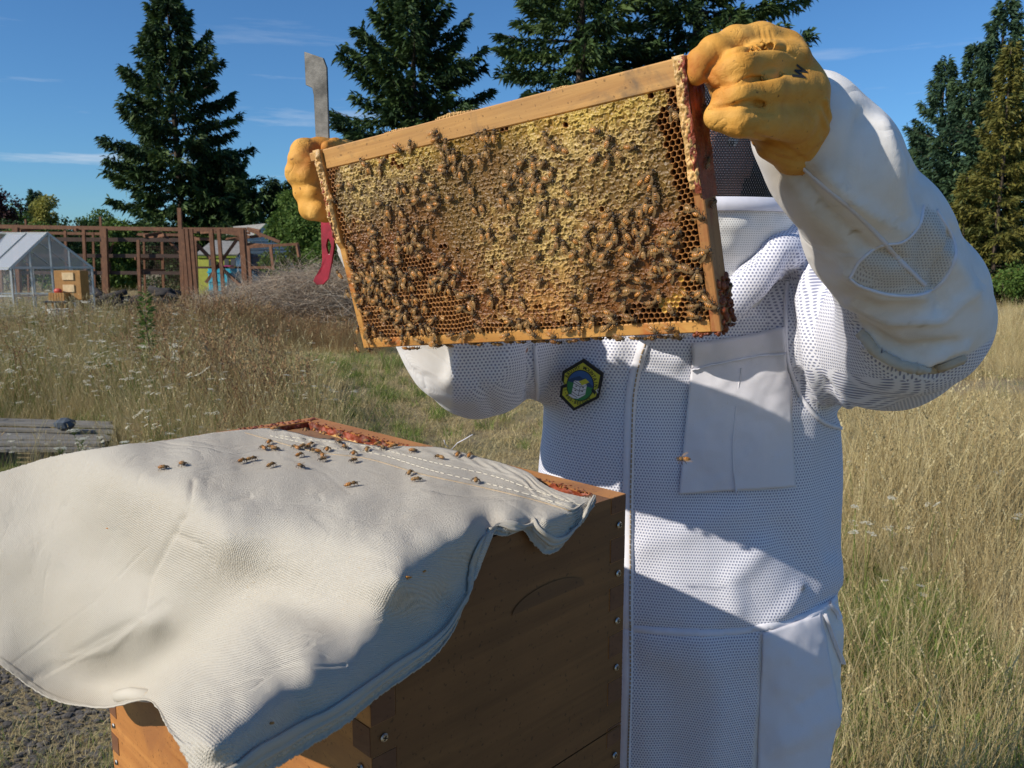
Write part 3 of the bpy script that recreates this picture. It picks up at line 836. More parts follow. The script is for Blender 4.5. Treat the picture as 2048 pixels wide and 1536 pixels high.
conifer(gpt(1885, 37, 9.9), 9.9, 2.6, T_BLUE, 31, 'blue-green spruce at the left edge of the right-hand stand', dens=1.35, tuft=.26, droop=.12, skirt=.02, env_=SPR)
conifer(gpt(1945, 35, 10.1), 10.1, 2.5, T_BLUE, 32, 'middle spruce of the right-hand stand with a thin spire', dens=1.35, tuft=.26, droop=.12, skirt=.02, env_=SPR)
conifer(gpt(1835, 39, 7.2), 7.2, 1.9, T_BLUE, 37, 'lowest spruce of the right-hand stand, partly behind the white sleeve', dens=1.35, tuft=.26, droop=.12, skirt=.02, env_=SPR)
conifer(gpt(2003, 34, 11.5), 11.5, 2.7, T_BLUE, 33, 'tallest spruce of the right-hand stand at the right edge of the photo', dens=1.35, tuft=.27, droop=.12, skirt=.02, env_=SPR)
conifer(gpt(2016, 29, 8.6), 8.6, 1.5, T_YEL, 34, 'yellowing brown-green conifer in front of the tallest spruce', dens=1.4, tuft=.22, droop=.1, gaps=.05, skirt=.04, trunk_r=.07, env_=SPR)
conifer(gpt(1932, 29.5, 4.4), 4.4, .8, T_YEL, 35, 'small yellowing conifer low between the spruces', dens=1.4, tuft=.2, droop=.1, gaps=.05, trunk_r=.05, env_=SPR)
conifer(gpt(2085, 30, 8.6), 8.6, 2.6, T_DARK, 36, 'dark conifer cut off by the right edge of the photo', dens=1.2, tuft=.30, skirt=.02, env_=SPR)
broadleaf(gp(1995, 27), 1.2, 1.6, T_GRN, 38, 'low green shrub at the foot of the right-hand conifers', None, 3500, .12, 'shrub', 'shrub', .0, 14)
broadleaf(gp(2050, 26.5), 1.0, 1.4, T_GRN, 39, 'low green shrub at the far right edge under the conifers', None, 3000, .12, 'shrub', 'shrub', .0, 12)
conifer(gpt(520, 43, 4.7), 4.7, 2.6, T_DARK, 41, 'low spreading dark cedar behind the blue shed', prof=.35, droop=.1, dens=1.5, tuft=.38, skirt=.15)
conifer(gpt(440, 44, 6.6), 6.6, 3.2, T_DARK, 46, 'dark cedar between the tall fir and the blue shed roof', prof=.5, droop=.2, dens=1.4, tuft=.38, skirt=.1)
broadleaf(gp(618, 33), 4.3, 1.9, T_GRN, 42, 'green bushy tree behind the red tool handle', None, 14000, .15)
broadleaf(gp(700, 31), 3.6, 1.8, T_GRN, 43, 'green bushy tree hidden behind the left side of the frame', None, 9000, .15)
broadleaf(gp(-12, 47), 5.2, 2.6, T_PURP, 44, 'dark purple-leaved tree at the left edge of the photo', None, 9000, .2)
broadleaf(gp(45, 50), 4.2, 2.6, T_GRN, 45, 'dull green rounded tree beside the purple tree', None, 6000, .2)
broadleaf(gp(116, 48), 4.9, 1.5, T_LIME, 47, 'lime yellow tree showing above the timber rail', None, 7000, .17)
conifer(gpt(72, 55, 5.9), 5.9, 1.3, T_BLUE, 48, 'small distant spruce between the purple and the lime tree', dens=1.3, tuft=.3)
broadleaf(gp(200, 50), 4.3, 1.8, T_GRN, 49, 'low hedge tree right of the lime tree', None, 5000, .2)
for k, (px, h, dd) in enumerate([(20, 3.0, 41), (90, 2.8, 40), (170, 3.2, 41), (250, 3.1, 42), (330, 3.2, 41), (410, 2.8, 42), (480, 2.6, 40)]):
    broadleaf(gp(px, dd), h, 2.0, T_GRN if k % 2 else T_DARK, 60+k, ['light green hedge shrub seen through the greenhouse', 'dark hedge shrub above the greenhouse ridge', 'light hedge shrub right of the greenhouse roof', 'dark hedge shrub behind the climbing vine', 'light hedge shrub behind the wire netting', 'dark hedge shrub behind the tall timber post', 'light hedge shrub behind the blue shed'][k], 'hedge shrubs behind the timber frame', 3600, .18, 'hedge_shrub', 'shrub', .0, 16)
# a far-off wood closes the horizon
r = np.random.default_rng(5); n = 26000; ax_ = r.uniform(-190, 220, n); ay = 150+r.uniform(-8, 8, n)+.0*ax_
hh = (4.2+2.2*fbm(np.stack([ax_*.06, 0*ax_, 0*ax_], 1), 3, 4))*r.uniform(0, 1, n)**.7
Dn = r.normal(size=(n, 3)); Dn[:, 2] = abs(Dn[:, 2]); Dn /= np.linalg.norm(Dn, axis=1)[:, None]
fw = foliage('distant_wood', np.stack([ax_, ay, hh], 1), Dn, r.uniform(.8, 1.6, n), r.uniform(.5, .9, n), r.uniform(0, 1, n), T_DARK, None, 6); tag(fw, kind='stuff')

# ------------------------------------------------------------------ rust-brown timber framework
M_RUST = wood('red_brown_timber', (.12, .050, .025), (.27, .120, .055), (14, 14, 3), .75, None, 7, .4)
M_DKT = wood('dark_timber', (.045, .025, .018), (.09, .05, .035), (3, 14, 14), .8, None, 7, .4)
M_NET = None
def wp(px, py, d): return P(px, py, d)
def framework():
    root = empty('timber_pergola', gp(190, 30)); tag(root, 'long red-brown timber post and rail framework behind the greenhouse', 'timber frame')
    inv = Matrix.Translation(-root.location)
    def piece(name, a, b, w, h, m):
        o = MB().bar(a, b, w, h).build(name, m); o.parent = root; o.matrix_parent_inverse = inv; return o
    D = 29
    for i, (y0, y1, w) in enumerate([(452, 459, .13), (478, 480, .14), (511, 512, .13), (545, 546, .12)]):
        a, b = wp(-60, y0, D), wp(372, y1, D); piece('rail', a, b, .07, w, M_DKT if i else M_RUST)
    piece('rail', wp(-60, 464, D+2.6), wp(372, 470, D+2.6), .07, .1, M_RUST)
    for (px, top, w) in [(3, 462, .12), (37, 456, .19), (58, 440, .06), (135, 462, .09), (172, 460, .10), (190, 466, .07), (207, 435, .08), (213, 458, .18), (279, 480, .10), (290, 482, .07), (327, 466, .09), (365, 418, .13), (374, 462, .16), (393, 474, .10)]:
        g = gp(px+4, D+(.1 if w > .09 else 2.4)); piece('post', (g.x, g.y, 0), (wp(px, top, g.y*CP).x, g.y+.0, wp(px, top, g.y).z), w, w*.8, M_RUST)
    for (a, b) in [((325, 468), (368, 512)), ((205, 540), (228, 486)), ((208, 480), (222, 546)), ((380, 505), (392, 540))]:
        piece('brace', wp(*a, D+.3), wp(*b, D+.3), .09, .09, M_RUST)
    for (a, b) in [((40, 462), (88, 455)), ((150, 460), (180, 457)), ((288, 472), (322, 466)), ((330, 470), (300, 476)), ((205, 500), (218, 499)), ((205, 508), (218, 508)), ((270, 517), (325, 518)), ((275, 541), (330, 541))]:
        piece('cross_piece', wp(*a, D-.1), wp(*b, D+.6), .09, .10, M_RUST)
    # wire netting fixed to the posts
    mb = MB()
    for k in range(26):
        y = 486+k*3.4; mb.bar(wp(225, y, D+2.9), wp(370, y, D+2.9), .008, .008)
    for k in range(38):
        x = 225+k*3.9; mb.bar(wp(x, 484, D+2.9), wp(x, 572, D+2.9), .006, .006)
    o = mb.build('wire_netting', M_DKT); o.parent = root; o.matrix_parent_inverse = inv; o['kind'] = 'stuff'
    # second bay
    r2 = empty('timber_pergola', gp(440, 30)); tag(r2, 'red-brown timber framework with crossed braces in front of the blue shed', 'timber frame')
    inv2 = Matrix.Translation(-r2.location)
    def p2(name, a, b, w, h, m=M_RUST):
        o = MB().bar(a, b, w, h).build(name, m); o.parent = r2; o.matrix_parent_inverse = inv2; return o
    D = 26
    p2('rail', wp(372, 459, D), wp(492, 459, D), .08, .12, M_RUST); p2('rail', wp(378, 463, D+3), wp(500, 466, D+3), .08, .10)
    p2('rail', wp(372, 535, D+.2), wp(500, 535, D+.2), .06, .07, M_DKT)
    for (px, w) in [(376, .10), (384, .1), (393, .1), (432, .12), (447, .10), (492, .16), (498, .1)]:
        g = gp(px+4, D); p2('post', (g.x, D, 0), (wp(px, 459, D).x, D, wp(px, 459, D).z), w, w)
    for (a, b) in [((484, 465), (436, 532)), ((436, 532), (412, 565)), ((436, 530), (482, 572)), ((395, 490), (422, 518)), ((494, 458), (560, 484)), ((450, 464), (500, 474))]:
        p2('brace', wp(*a, D-.1), wp(*b, D-.1), .09, .09, M_RUST)
    for (a, b) in [((375, 478), (425, 478)), ((452, 479), (526, 471)), ((402, 465), (432, 462)), ((495, 488), (548, 492)), ((495, 457), (520, 462))]:
        p2('cross_piece', wp(*a, D+.4), wp(*b, D+.2), .07, .09)
    # orange light-framed gate panels
    r3 = empty('panel_frame', gp(550, 23)); tag(r3, 'low orange-brown frame with wire panels behind the brush pile', 'wire panel')
    inv3 = Matrix.Translation(-r3.location); D = 23
    def p3(name, a, b, w): o = MB().bar(a, b, w, w).build(name, M_RUST); o.parent = r3; o.matrix_parent_inverse = inv3
    for (a, b) in [((497, 494), (545, 491)), ((547, 491), (597, 488)), ((503, 535), (547, 535)), ((497, 492), (503, 585)), ((541, 492), (547, 540)), ((594, 488), (599, 514))]: p3('bar', wp(*a, D), wp(*b, D), .075)
    mb = MB()
    for k in range(14): mb.bar(wp(500, 497+k*3, D), wp(596, 494+k*3, D), .006, .006)
    o = mb.build('wire_netting', M_DKT); o.parent = r3; o.matrix_parent_inverse = inv3
    # vine climbing the frame
    v = root.copy(); 
    rr = np.random.default_rng(3); n = 5200
    bx, by = rr.uniform(224, 272, n), 455+115*rr.uniform(0, 1, n)**.9
    C = np.array([list(wp(a+4*math.sin(b*.2), b, 29.6)) for a, b in zip(bx, by)]); C[:, 1] += rr.normal(0, .18, n)
    Dn = rr.normal(size=(n, 3)); Dn[:, 2] -= .6; Dn /= np.linalg.norm(Dn, axis=1)[:, None]
    f = foliage('climbing_vine', C, Dn, rr.uniform(.08, .17, n), rr.uniform(.07, .14, n), rr.uniform(0, 1, n), T_GRN, None, 4)
    tag(f, 'bright green hop vine climbing the timber framework', 'vine')
framework()

# ------------------------------------------------------------------ polycarbonate greenhouse
def greenhouse():
    D = 22.0; z0 = 0
    root = empty('greenhouse', gp(112, D)); tag(root, 'small silver-framed greenhouse with clear panels and an open roof vent', 'greenhouse'); inv = Matrix.Translation(-root.location)
    M_AL = plain('aluminium_frame', (.48, .48, .46), .4, metal=.5, var=.1)
    gm = mat('clear_panel'); gm.base((.75, .80, .82)); gm.p(Roughness=.12)
    t = gm.n('BsdfTransparent'); mx = gm.n('MixShader', {0: .045}); gm.l(t.outputs[0], mx.inputs[1]); gm.l(gm.b.outputs[0], mx.inputs[2]); gm.l(mx.outputs[0], gm.out.inputs[0])
    rm = mat('twin_wall_roof'); rm.base((.62, .66, .72)); rm.p(Roughness=.25)
    t = rm.n('BsdfTransparent'); o_ = rm.coord('UV'); mx = rm.n('MixShader', {0: .38}); rm.l(t.outputs[0], mx.inputs[1]); rm.l(rm.b.outputs[0], mx.inputs[2]); rm.l(mx.outputs[0], rm.out.inputs[0])
    A = gp(31, D-.9); Bp = gp(192, D+.5); A = Vector((A.x, A.y, 0)); Bp = Vector((Bp.x, Bp.y, 0))
    w = (Bp-A).normalized(); L = Vector((-w.y, w.x, 0)).normalized()     # back
    if L.y < 0: L = -L
    L = (L*.80-w*.62).normalized()                                        # the long side runs back and to the left
    wid = (Bp-A).length; ln = 3.4; he, hr = 1.33, 2.22
    def pt(u, v, z): return A+w*(wid*u)+L*(ln*v)+Vector((0, 0, z))
    def hgt(u): return he+(hr-he)*(1-abs(u-.47)/(.47 if u < .47 else .53))
    def bar(a, b, s=.045, nm='frame_bar', m=M_AL):
        o = MB().bar(a, b, s, s).build(nm, m); o.parent = root; o.matrix_parent_inverse = inv
    def pane(q, nm='pane', m=gm.m):
        n = (q[1]-q[0]).cross(q[2]-q[0]).normalized()*.006
        mb = MB(); mb.add([p+n for p in q]+[p-n for p in q], [(0, 1, 2, 3)[:len(q)], tuple(range(2*len(q)-1, len(q)-1, -1))]+[(i, i+len(q), (i+1) % len(q)+len(q), (i+1) % len(q)) for i in range(len(q))])
        o = mb.build(nm, m); o.parent = root; o.matrix_parent_inverse = inv
    for v in (0, 1):
        for u in (0, .24, .49, .72, 1): bar(pt(u, v, 0), pt(u, v, hgt(u)))
        bar(pt(0, v, he), pt(1, v, he)); bar(pt(0, v, .62), pt(1, v, .62), .03); bar(pt(0, v, .12), pt(1, v, .12))
        bar(pt(0, v, he), pt(.47, v, hr), .055); bar(pt(.47, v, hr), pt(1, v, he), .055)
    for u, z in ((0, he), (1, he), (.47, hr), (0, .12), (1, .12), (0, .62), (1, .62)): bar(pt(u, 0, z), pt(u, 1, z))
    for k in range(1, 6):
        for u in (0, 1): bar(pt(u, k/6, 0), pt(u, k/6, he), .03)
    U = [0, .24, .49, .72, 1]
    for v in (0, 1):
        for a, b in zip(U, U[1:]):
            pane([pt(a, v, .12), pt(b, v, .12), pt(b, v, .62), pt(a, v, .62)]); pane([pt(a, v, .62), pt(b, v, .62), pt(b, v, he), pt(a, v, he)])
            q = [pt(a, v, he), pt(b, v, he), pt(b, v, max(hgt(b), he+.01)), pt(a, v, max(hgt(a), he+.01))]; pane(q)
    for k in range(6):
        for u in (0, 1): pane([pt(u, k/6, .12), pt(u, (k+1)/6, .12), pt(u, (k+1)/6, he), pt(u, k/6, he)])
        for (a, za, b, zb) in ((-.03, he-.05, .47, hr), (.47, hr, 1.03, he-.05)):
            if k == 2 and a < 0:
                pane([pt(a, k/6+.01, za), pt(a, (k+1)/6-.01, za), pt(.2, (k+1)/6-.01, he+.37), pt(.2, k/6+.01, he+.37)], 'roof_panel', rm.m); continue
            pane([pt(a, k/6+.008, za), pt(a, (k+1)/6-.008, za), pt(b, (k+1)/6-.008, zb), pt(b, k/6+.008, zb)], 'roof_panel', rm.m)
            bar(pt(a, k/6, za+.02), pt(b, k/6, zb+.02), .03, 'rafter')
    pane([pt(-.05, 2/6, hr-.10), pt(-.05, 3/6, hr-.10), pt(.44, 3/6, hr+.03), pt(.44, 2/6, hr+.03)], 'roof_vent', rm.m)
greenhouse()
# things in and round the greenhouse
M_ORW = wood('orange_pine', (.36, .17, .04), (.52, .27, .08), (12, 12, 3), .6, None, 7, .2)
M_WP = plain('white_plastic', (.66, .66, .62), .5, var=.15, sc=5); M_BLK = plain('black_tray', (.03, .03, .035), .5, var=.3)
def cabinet():
    b = gp(150, 20.9); root = empty('wooden_cabinet', b); tag(root, 'orange-brown upright wooden cabinet standing inside the greenhouse', 'cabinet')
    mb = MB().box((-.33, -.2, .55), (.33, .2, 1.28), None, 0, .01); mb.build('carcass', M_ORW, root)
    for z in (.75, 1.05): MB().box((-.12, -.222, z), (.16, -.2, z+.18)).build('door_panel', plain('pale_panel', (.72, .52, .28), .6) if z < .8 else bpy.data.materials['pale_panel'], root)
    for x in (-.28, .24): MB().box((x, -.17, 0), (x+.05, .17, .55)).build('leg', M_ORW, root)
cabinet()
def crate():
    b = gp(121, 20.6); root = empty('potting_table', b); tag(root, 'dark potting table on thin legs inside the greenhouse', 'table')
    MB().box((-.3, -.2, .50), (.3, .2, .54)).build('table_top', M_BLK, root)
    for x in (-.26, .22):
        for y in (-.17, .13): MB().box((x, y, 0), (x+.04, y+.04, .5)).build('leg', M_ORW, root)
    c = empty('wooden_crate', b+Vector((.03, 0, .541))); tag(c, 'small orange slatted crate standing on the potting table', 'crate')
    for k in range(6): MB().box((-.2+k*.066, -.14, .0), (-.2+k*.066+.056, -.125, .2)).build('slat', M_ORW, c)
    MB().box((-.2, -.12, 0), (.19, .14, .19)).build('box', M_ORW, c)
    t = MB().ball((0, 0, .05), (.10, .07, .07), 10, 6).build('red_pot', plain('red_plastic', (.5, .06, .04), .5), None, True); t.location = b+Vector((.0, 0, .73)); tag(t, 'small red object lying on the orange crate', 'pot')
crate()
for i, (px, d, s, l) in enumerate([(113, 19.6, .17, 'left one of two white buckets in front of the greenhouse'), (130, 19.7, .17, 'right one of two white buckets in front of the greenhouse')]):
    b = gp(px, d); rt = empty('bucket', b); tag(rt, l, 'bucket'); mb = MB(); mb.tube([(0, 0, .0), (0, 0, .36)], [s*.85, s], 16); mb.build('body', M_WP, rt, True); MB().tube([(0, 0, .36), (0, 0, .385)], [s*1.06, s*1.03], 16).build('lid', M_WP, rt)
b = gp(70, 18.6); rt = empty('planter_board', b); tag(rt, 'pale timber edging board low in the grass at the far left', 'board')
rt.location = gp(15, 16.5); MB().box((-1.2, -.03, .0), (.28, .03, .42)).build('board', wood('pale_plank', (.42, .26, .14), (.56, .40, .26), (3, 14, 14), .8), rt); MB().box((-1.22, -.1, .42), (.30, .12, .46)).build('cap_board', M_GREYW, rt)

# ------------------------------------------------------------------ blue shed with lime trim
def shed():
    D = 38; root = empty('blue_shed', gp(530, D)); tag(root, 'dark blue shed with lime green roof trim and grey shingled roof', 'shed'); inv = Matrix.Translation(-root.location)
    M_BLUE = plain('blue_wall_paint', (.014, .055, .105), .7, var=.2, sc=3); M_LIM = plain('lime_trim', (.36, .45, .05), .6, var=.1); M_SH = plain('grey_shingles', (.24, .235, .225), .9, var=.3, sc=8, bump=.6, bd=.01)
    M_YW = plain('yellow_wall', (.34, .36, .05), .7, var=.15)
    ap = wp(541, 448, D); el = wp(503, 484, D); er = wp(597, 484, D)
    def put(mb, nm, m):
        o = mb.build(nm, m); o.parent = root; o.matrix_parent_inverse = inv; return o
    def slab(q, t, nm, m):
        n = (q[1]-q[0]).cross(q[2]-q[0]).normalized()*t
        k = len(q); put(MB().add([p for p in q]+[p-n for p in q], [tuple(range(k)), tuple(range(2*k-1, k-1, -1))]+[(i, i+k, (i+1) % k+k, (i+1) % k) for i in range(k)]), nm, m)
    g0 = Vector((el.x, D, 0)); g1 = Vector((er.x, D, 0))
    for k in range(14):                    # lap boards
        z0, z1 = k*.18, (k+1)*.18-.012
        xl, xr = el.x, er.x
        put(MB().add([(xl, D-.03, z0), (xr, D-.03, z0), (xr, D, z1), (xl, D, z1), (xl, D+.05, z0), (xr, D+.05, z0), (xr, D+.05, z1), (xl, D+.05, z1)], [(0, 1, 2, 3), (4, 7, 6, 5), (0, 4, 5, 1), (3, 2, 6, 7), (0, 3, 7, 4), (1, 5, 6, 2)]), 'wall_board', M_BLUE)
    slab([Vector((el.x, D-.02, el.z)), Vector((er.x, D-.02, er.z)), Vector((ap.x, D-.02, ap.z))], .06, 'gable', M_BLUE)
    back = Vector((-2.9, 3.2, 0))
    slab([Vector(el)+Vector((-.15, -.25, -.12)), Vector(ap)+Vector((0, -.25, .03)), Vector(ap)+back, Vector(el)+back+Vector((-.15, 0, -.12))], .06, 'roof', M_SH)
    slab([Vector(ap)+Vector((0, -.25, .03)), Vector(er)+Vector((.15, -.25, -.12)), Vector(er)+back+Vector((.15, 0, -.12)), Vector(ap)+back], .06, 'roof', M_SH)
    for a, b in ((el+Vector((-.15, -.27, -.14)), ap+Vector((0, -.27, .0))), (ap+Vector((0, -.27, .0)), er+Vector((.18, -.27, -.14)))): put(MB().bar(a, b, .05, .2), 'trim_board', M_LIM)
    slab([Vector(el)+Vector((-.2, 0, -.1)), Vector(el)+Vector((-.2, 0, -.1))+back, Vector((el.x-.2, D, 0))+back, Vector((el.x-.2, D, 0))], .05, 'side_wall', M_BLUE)
    # lower lean-to at the left with lime fascia and yellow wall
    a, b = wp(392, 511, D-3), wp(473, 511, D-3); put(MB().bar(a, b, .06, .16), 'fascia', M_LIM)
    slab([wp(390, 508, D-3.1), wp(476, 508, D-3.1), wp(500, 484, D-1.0), wp(425, 480, D-1.0)], .05, 'lean_to_roof', M_SH)
    slab([wp(394, 514, D-2.9), wp(471, 514, D-2.9), Vector((wp(471, 514, D-2.9).x, wp(471, 514, D-2.9).y, 0)), Vector((wp(394, 514, D-2.9).x, wp(394, 514, D-2.9).y, 0))], .05, 'lean_to_wall', M_YW)
    for px in (418, 449, 462): slab([wp(px, 518, D-3.0), wp(px+9, 518, D-3.0), wp(px+9, 532, D-3.0), wp(px, 532, D-3.0)], .03, 'window', M_BLK)
shed()
# turquoise tank
D = 27.5; a = wp(421, 534, D); b = wp(467, 534, D)
rt = empty('water_tank', Vector(((a.x+b.x)/2, D+.3, 0))); tag(rt, 'turquoise plastic tank standing behind the crossed timber braces', 'tank')
M_TQ = plain('turquoise_plastic', (.03, .36, .50), .45, var=.12, sc=4)
w_ = (b.x-a.x)/2
MB().box((-w_, -.3, 0), (w_, .3, a.z), None, 0, .03).build('body', M_TQ, rt)
for k in range(4): MB().box((-w_-.02, -.325, .2+k*.3), (w_+.02, -.3, .25+k*.3)).build('band', M_TQ, rt)
MB().box((-w_*.2, -.33, a.z), (w_, .0, a.z+.05)).build('rim', plain('magenta_plastic', (.45, .02, .16), .5), rt)
# heap of pale rocks behind the braces and dark log pile beside the greenhouse
def rocks(name, label, cat, px0, px1, d, h, m, seed, n=40, s0=.12, s1=.28):
    r = random.Random(seed); root = empty(name, gp((px0+px1)/2, d)); tag(root, label, cat)
    half = (px1-px0)/2/F*d
    for k in range(n):
        x = r.uniform(-half, half); top = h*(1-abs(x)/half)**.5; z = r.uniform(0, max(.05, top)); s = r.uniform(s0, s1)
        mb = MB(); mb.ball((0, 0, 0), (s, s*r.uniform(.6, 1), s*r.uniform(.5, .8)), 7, 5); mb.v = [(a+r.uniform(-.12, .12)*s, b+r.uniform(-.12, .12)*s, c+r.uniform(-.12, .12)*s) for a, b, c in mb.v]
        o = mb.build('rock', m, root); o.location = (x, r.uniform(-.3, .3), z); o.rotation_euler = (r.uniform(0, 3), r.uniform(0, 3), 0)
rocks('rock_pile', 'heap of pale cream rocks behind the crossed braces', 'rock pile', 452, 500, 26.8, 1.0, plain('cream_rock', (.50, .46, .36), .9, var=.3, sc=5), 5, 60)
def logs():
    root = empty('log_pile', gp(270, 24)); tag(root, 'long low pile of blackened logs and boards at the foot of the timber frame', 'log pile'); r = random.Random(9)
    M_L = plain('charred_log', (.035, .03, .028), .9, var=.5, sc=5)
    for k in range(46):
        x = r.uniform(-1.25, 1.25); z = r.uniform(.06, .62); L = r.uniform(.3, 1.0); a = r.uniform(-.35, .35)
        mb = MB(); mb.tube([(-L/2, 0, 0), (0, .03, .02), (L/2, 0, 0)], [r.uniform(.05, .1)]*3, 7)
        o = mb.build('log', M_L, root, True); o.location = (x, r.uniform(-.4, .4), z); o.rotation_euler = (0, a, r.uniform(-.6, .6))
logs()
# brush pile: tangle of bare twigs
def brush():
    r = np.random.default_rng(12); n = 9500; V, Q, MI, T = [], [], [], []
    c = gp(600, 16.5); out_v = []; out_q = []
    D0 = 16.5
    px = r.uniform(395, 760, n); top = np.interp(px, [395, 450, 500, 560, 620, 700, 760], [598, 592, 572, 546, 536, 534, 550]); py = top+(r.uniform(0, 1, n)**.8)*(650-top)
    for k in range(n):
        d = D0+r.normal(0, .5); d = min(d, (CAMZ)/max((py[k]-518)/F, .02)*.99 if py[k] > 530 else d)
        p = P(px[k], py[k], d); dr = r.normal(size=3)*np.array([1, .6, .75]); dr[2] = abs(dr[2])*.8-.15; dr /= np.linalg.norm(dr); L = r.uniform(.25, 1.0)*(1.3 if r.uniform() < .08 else 1)
        w = r.uniform(.0025, .0065)*(2.2 if r.uniform() < .06 else 1); bend = r.normal(size=3)*.16*L
        pts = [np.array(p)+dr*L*t+bend*math.sin(t*3.1) for t in (-.5, -.15, .2, .5)]
        s1 = np.cross(dr, [0, 0, 1.]); s1 /= np.linalg.norm(s1)+1e-9; s2 = np.cross(s1, dr)
        k0 = len(out_v); tn = r.uniform()
        for i, q in enumerate(pts):
            ww = w*(1-i*.25)
            out_v += [q+s1*ww, q-s1*ww*.5+s2*ww*.86, q-s1*ww*.5-s2*ww*.86]; T += [tn]*3
        for i in range(3):
            for j in range(3): out_q.append((k0+i*3+j, k0+i*3+(j+1) % 3, k0+i*3+3+(j+1) % 3, k0+i*3+3+j))
    m = leafmat('bare_twigs', [(.24, .18, .13), (.38, .30, .22), (.50, .43, .34), (.30, .20, .13)], .9, .0)
    o = link('brush_pile', np_mesh('brush_pile', np.array(out_v), out_q, m, False, {'tone': np.array(T)}))
    tag(o, 'large tangled pile of dry grey-brown brush behind the left end of the frame', 'brush pile')
brush()
def sapling():
    b = gp(296, 10.2); root = empty('sapling', b); tag(root, 'single thin green sapling standing alone among the weeds', 'sapling')
    mb = MB(); mb.tube([(0, 0, 0), (.0, 0, .4), (-.03, 0, .75), (-.04, 0, 1.12)], [.008, .007, .005, .003], 6); mb.build('stem', M_BARK, root, True)
    r = np.random.default_rng(2); n = 420; z = r.uniform(.12, 1.1, n); a = r.uniform(0, 6.28, n); rad = .02+.10*np.abs(r.normal(size=n))*(1-z/1.5)
    B = np.stack([rad*np.cos(a)*.6-.02, rad*np.sin(a)*.6, z], 1); D_ = np.stack([np.cos(a), np.sin(a), r.normal(.6, .3, n)], 1); D_ /= np.linalg.norm(D_, axis=1)[:, None]
    foliage('leaves', B, D_, r.uniform(.05, .10, n), r.uniform(.015, .03, n), r.uniform(0, 1, n), T_GRN, root, 4)
sapling()
# a few wild-carrot heads that stand out near the pallet
def carrot(px, py, d, R, label, k):
    c = P(px, py, d); b = Vector((c.x+.05, c.y, 0)); root = empty('wild_carrot', b); tag(root, label, 'wildflower')
    mb = MB(); mb.tube([(0, 0, 0), (-.02, 0, c.z*.6), (c.x-b.x, 0, c.z)], [.004, .003, .002], 5)
    rr = random.Random(k)
    fl = MB()
    for j in range(26):
        a = rr.uniform(0, 6.28); q = R*math.sqrt(rr.uniform(0, 1)); x, y = c.x-b.x+q*math.cos(a), q*math.sin(a); z = c.z+.03-q*q*3
        mb.tube([(c.x-b.x, 0, c.z-.01), (x, y, z)], .0008, 3, cap=False)
        for i in range(5): fl.ball((x+rr.uniform(-.006, .006), y+rr.uniform(-.006, .006), z+.003), (.0042, .0042, .002), 5, 3)
    mb.build('stem', G_GRN, root); fl.build('flower_head', G_WHT, root)
for k, (px, py, d, R, l) in enumerate([(148, 868, 5.9, .05, 'largest white wild carrot head above the pallet'), (163, 886, 5.7, .035, 'white wild carrot head just right of the dark stone'), (122, 905, 5.4, .038, 'white wild carrot head low over the pallet slats'), (250, 893, 5.5, .03, 'white wild carrot head at the right end of the pallet'), (222, 905, 5.3, .03, 'small white wild carrot head behind the cloth crest'),
        (215, 733, 8.2, .05, 'white wild carrot head high in the middle of the weeds'), (180, 730, 8.4, .04, 'pair-left white wild carrot head in the middle of the weeds'), (68, 648, 11.5, .06, 'white wild carrot head near the greenhouse foot')]): carrot(px, py, d, R, l, k)
st_ = MB().ball((0, 0, 0), (.075, .07, .06), 7, 5); rr = random.Random(2); st_.v = [(a+rr.uniform(-.015, .015), b+rr.uniform(-.015, .015), c) for a, b, c in st_.v]
o = st_.build('stone', plain('slate_stone', (.06, .075, .095), .8, var=.3, sc=8)); q = gp(112, 6.6); o.location = (q.x, q.y, .22); tag(o, 'dark blue-grey stone lying on the wooden pallet', 'stone')
# ------------------------------------------------------------------ the honey frame (held up to the camera)
FR = np.array([[0.80799, 0.55857, -0.18749], [-0.58153, 0.8072, -0.10127], [0.09477, 0.19086, 0.97703]])
FM = Matrix([list(r)+[t] for r, t in zip(FR.tolist(), (-0.01871, 0.84247, 0.02869+CAMZ))]+[[0, 0, 0, 1]])
FMI = FM.inverted()
F_O = FM.translation.copy(); F_N = -FM.col[1].to_3d()
def fr_local(px, py, off=0.0):
    """pixel -> local (x,z) on the frame's front plane"""
    q = FMI @ on_plane(px, py, F_O+F_N*off, F_N)
    return q.x, q.z
frame = empty('honeycomb_frame'); frame.matrix_world = FM
tag(frame, 'wooden hive frame full of capped honeycomb held up by two gloved hands', 'hive frame')

mb = MB(); mb.box((-.2145, .0, .094), (.2145, .027, .116), bev=.0012)
mb.box((-.241, .004, .106), (-.2145, .023, .116), bev=.001); mb.box((.2145, .004, .106), (.241, .023, .116), bev=.001)
mb.build('top_bar', W_FRAMETOP, frame)
for s in (-1, 1):
    mb = MB()
    a, b = (-.224, -.2147) if s < 0 else (.2147, .224)
    pr = [(-.004, .1165), (-.004, .012), (.000, .004), (.000, -.116), (.027, -.116), (.027, .004), (.031, .012), (.031, .1165)]
    # profile in y,z extruded along x
    n = len(pr)
    vs = [(a, y, z) for y, z in pr]+[(b, y, z) for y, z in pr]
    fs = [tuple(range(n)), tuple(range(2*n-1, n-1, -1))]+[(i, i+n, (i+1) % n+n, (i+1) % n) for i in range(n)]
    mb.add(vs, fs)
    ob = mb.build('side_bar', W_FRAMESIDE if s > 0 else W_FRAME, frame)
    bv = ob.modifiers.new('bevel', 'BEVEL'); bv.width = .0009; bv.segments = 1
mb = MB(); mb.box((-.2145, .001, -.116), (.2145, .009, -.1045), bev=.001); mb.box((-.2145, .0165, -.116), (.2145, .025, -.1045), bev=.001)
mb.build('bottom_bar', W_FRAME, frame)

